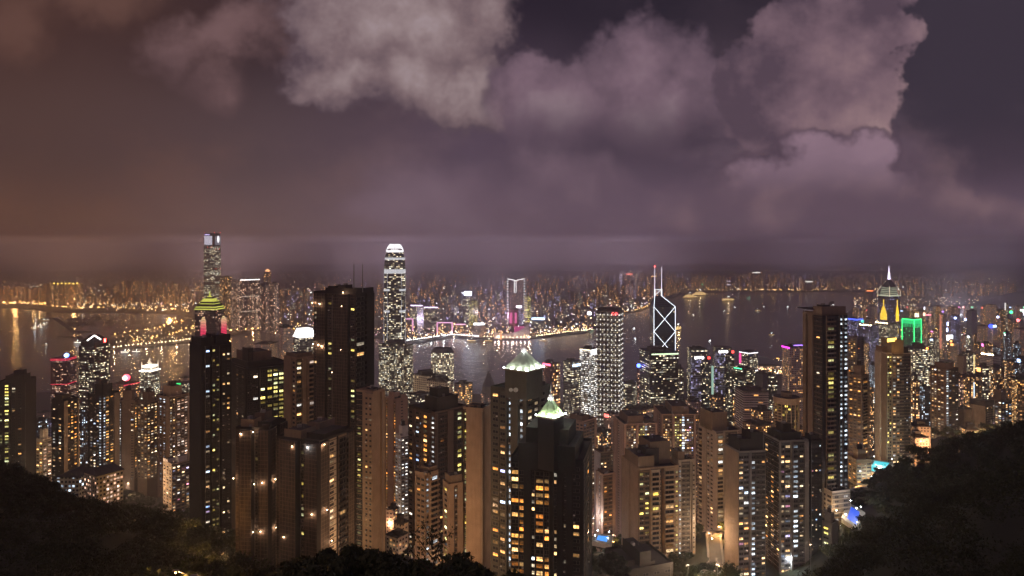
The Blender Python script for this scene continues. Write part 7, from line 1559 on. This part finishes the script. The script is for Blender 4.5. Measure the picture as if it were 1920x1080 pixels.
for (px, py, Y, r, a), w_ in zip(near, where): tree(px, py - 8, Y, r, a + ' tree ' + w_, 26000, .24 + .0008 * Y)
# open-branched treetop against the tan towers
def open_top():
    Y = 46; x = PX(812, Y); zg = gz(812, Y); root = empty('tree', (x, Y, zg), 'open-branched treetop with separate leaf sprays before the brown-fronted tower', 'tree', 'trees below the viewpoint'); b = MB(); rng = random.Random(3); tips = []
    H = PZ(988, Y) - zg; b.tube((0, 0, 0), (0, 0, H * .7), .16, .09, barkm, 8)
    for k in range(16):
        t = k * 2.4; h0 = H * (.55 + .024 * k); L = 2.3 * (1.15 - .045 * k); e = (math.cos(t) * L, math.sin(t) * L * .6, min(h0 + 1.5 + rng.uniform(-.3, .6), H)); b.tube((0, 0, h0), e, .05, .015, barkm, 5); tips += [e, tuple((a + c_) / 2 for a, c_ in zip(e, (0, 0, h0)))]
    tips.append((0, 0, H)); b.build('trunk', root); V = []
    for e in tips:
        for k in range(34):
            d = Vector((rng.gauss(0, 1), rng.gauss(0, 1), rng.gauss(-.3, .8))).normalized(); p = Vector(e) + d * rng.uniform(.05, .42); q = d.cross(Vector((rng.random(), rng.random(), 1))).normalized() * .05; V += [p, p + d * .09 + q, p + d * .22, p + d * .09 - q]
    quads('crown', np.array([tuple(v) for v in V]), leafm, root)
open_top()

point((-5, -7, 404), 4200, (1.0, .66, .34), .3, name='near_tree_fill')  # added fill lamp behind the camera, unseen, lifts the nearest trees

# ------------------------------------------------------------------ lamps in the lanes between the near towers, and the two pools
lanes = [(345, 478, 958, 'amber', 5200, 'in the lit lane left of the tall dark near tower'), (318, 470, 962, 'amber', 3600, 'left one in the lane below the stepped white block'), (242, 500, 940, 'amber', 4200, 'right of the cream pitched-roof wing'), (424, 250, 1020, 'amber', 12000, 'among trees left of the netted tower, lower one'), (390, 330, 985, 'amber', 9000, 'among trees left of the netted tower, upper one'), (118, 545, 905, 'white', 4200, 'by the teal-lit wing'),
         (738, 640, 915, 'amber', 4500, 'in the gap beneath the slim pink tower'), (745, 590, 950, 'warm', 6000, 'over the low house roofs in the gap'), (756, 520, 1000, 'amber', 4500, 'on the low lane left of the brown-fronted tower'), (826, 400, 930, 'amber', 1500, 'between the two lower tan towers, upper one'), (826, 396, 975, 'warm', 1500, 'between the two lower tan towers, middle one'), (828, 392, 1035, 'warm', 1500, 'between the two lower tan towers, lowest one'),
         (1132, 470, 1015, 'white', 3500, 'at the lit pool terrace'), (1146, 500, 985, 'amber', 5200, 'below the lower reddish tower'), (1300, 540, 985, 'amber', 3500, 'behind the cool-windowed slab'), (1352, 470, 1012, 'amber', 16000, 'on the curving lane left of the brick-flanked tower'), (1330, 450, 1035, 'warm', 2500, 'nearest on the curving lane'), (1345, 400, 1070, 'amber', 3000, 'at the foot of the brick-flanked tower'), (1478, 425, 1060, 'white', 3200, 'at the foot of the cool-windowed tower'),
         (1566, 455, 945, 'warm', 7000, 'left of the blue pool'), (1612, 450, 962, 'white', 3500, 'right of the blue pool'), (1608, 600, 905, 'amber', 12000, 'under the orange-lit low block'), (1636, 590, 885, 'white', 5200, 'beside the teal pool'), (1672, 640, 872, 'white', 6000, 'at the far side of the teal pool'), (1690, 620, 845, 'amber', 3000, 'on the hill road by the teal pool'), (1770, 640, 830, 'amber', 5200, 'on the ridge below the bronze tower'), (1792, 760, 806, 'amber', 6000, 'by the villa near the bronze tower'), (1745, 700, 800, 'amber', 4000, 'above the stepped white block'), (1700, 760, 790, 'warm', 6000, 'by the low pale blocks'), (1862, 880, 805, 'warm', 5200, 'below the brightly lit low tower')]
for px, py, Y, e, lab in ((432, 1064, 118, 5200, 'among the lowest trees left of the netted tower'), (352, 1074, 96, 2600, 'below the lit green crown at the bottom left'), (392, 1079, 88, 1800, 'at the very bottom left of the netted towers')):
    z = PZ(py, Y) - 4.3; street_lamp(PX(px, Y), Y, z, 'amber', 'glowing amber lamp ' + lab, e=e, h=4, group='street lamps between the hillside towers', r=.13)
for k, (px, Y, py, col, e, lab) in enumerate(lanes):
    e *= 1.4
    z = gz(px, Y); street_lamp(PX(px, Y), Y, z, col, 'glowing street lamp ' + lab, e=e, h=8, group='street lamps between the hillside towers', r=.45)
# added pole floodlights, brightening pale tower walls in place of valley street glow
for px, Y, dz, e, col in ((700, 330, 18, 26000, (1.0, .58, .30)), (860, 300, 20, 26000, (1.0, .60, .32)), (780, 340, 18, 16000, (1.0, .55, .28)), (1150, 395, 25, 14000, (1.0, .62, .36)), (1290, 350, 12, 14000, (1.0, .72, .48)), (1345, 330, 15, 26000, (1.0, .68, .42)), (1330, 430, 18, 12000, (1.0, .70, .45)), (1440, 330, 10, 16000, (.75, .88, 1.0)), (1140, 640, 15, 90000, (1.0, .58, .40)), (1230, 660, 15, 90000, (1.0, .56, .36)), (730, 560, 15, 12000, (1.0, .50, .28)), (1090, 500, 15, 12000, (1.0, .60, .40)), (1112, 520, 25, 9000, (.9, .92, 1.0)),
        (1650, 640, 12, 30000, (.80, 1.0, .85)), (1520, 380, 20, 14000, (1.0, .7, .4)), (1765, 720, 20, 90000, (1.0, .50, .24)), (1830, 780, 15, 60000, (1.0, .60, .32)), (240, 640, 20, 90000, (1.0, .60, .34)), (320, 660, 20, 90000, (1.0, .64, .42)), (130, 600, 20, 50000, (1.0, .58, .28)), (30, 580, 15, 30000, (.9, .9, .4)), (180, 460, 10, 12000, (1.0, .72, .38)), (555, 380, 20, 20000, (1.0, .66, .36)), (1400, 700, 20, 60000, (1.0, .66, .42)), (1480, 640, 20, 40000, (1.0, .75, .4)), (1600, 620, 12, 40000, (1.0, .42, .10))):
    z = gz(px, Y) + dz; b = MB(); b.tube((0, 0, -dz), (0, 0, 0), .15, .1, steel, 6); b.box((0, 0, 0), (1.2, .5, .5), darkm); b.box((0, .3, .06), (1.0, .08, .38), glow('added_flood_face', (1.0, .8, .55), 8))
    r_ = tag(b.build('floodlight', loc=(PX(px, Y), Y, z)), 'added pole floodlight brightening the pale walls of a hillside tower', 'floodlight', 'added floodlights among the hillside trees'); point((0, .8, .6), e, col, 1.5, r_)
def pool(lab, pts, Y0, z, deck, watercol, e):
    c = pcenter(pts); T = Thing('swimming_pool', lab, 'swimming pool', c, z); T.org = (c[0], c[1], z)
    b = MB(); b.prism(inset(pts, -3.2), z - 3, z, WALL['white'], plain('pool_deck', (.34, .31, .26), .8, .1), bottom=True); T.part('deck', b)
    b = MB(); b.prism(pts, z + .01, z + .06, glow('pool_' + lab[:4], watercol, e, True), bottom=True); T.part('lit_water', b)
    for k, p in enumerate(pts): b = MB(); q = lerp2(p, c, -.2); b.tube((*q, z), (*q, z + 3), .08, .06, steel, 5); b.ball((*q, z + 3.1), .3, bulb['white'], 6, 4); T.part('deck_lamp', b); point((q[0] - c[0], q[1] - c[1], 3), 160, WHT, .3, T.r)
def gp(px, py, z): Y = FPX * (CAMZ - z) / (py - HY); return (PX(px, Y), Y)
z = 222; pool('blue floodlit pool at the foot of the tallest right-hand tower', [gp(1588, 972, z), gp(1606, 984, z), gp(1612, 960, z), gp(1596, 950, z)], 450, z, None, (.02, .10, .75), 1.2)
z = 196; pool('teal floodlit pool on a terrace below the amber-crowned tower', [gp(1629, 882, z), gp(1652, 886, z), gp(1668, 868, z), gp(1640, 864, z)], 640, z, None, (.05, .55, .62), 1.4)
z = 205; pool('small pale blue pool terrace in the gap right of the smaller pyramid-roof tower', [gp(1118, 1012, z), gp(1138, 1016, z), gp(1140, 1006, z), gp(1122, 1004, z)], 460, z, None, (.05, .25, .75), 1.6)
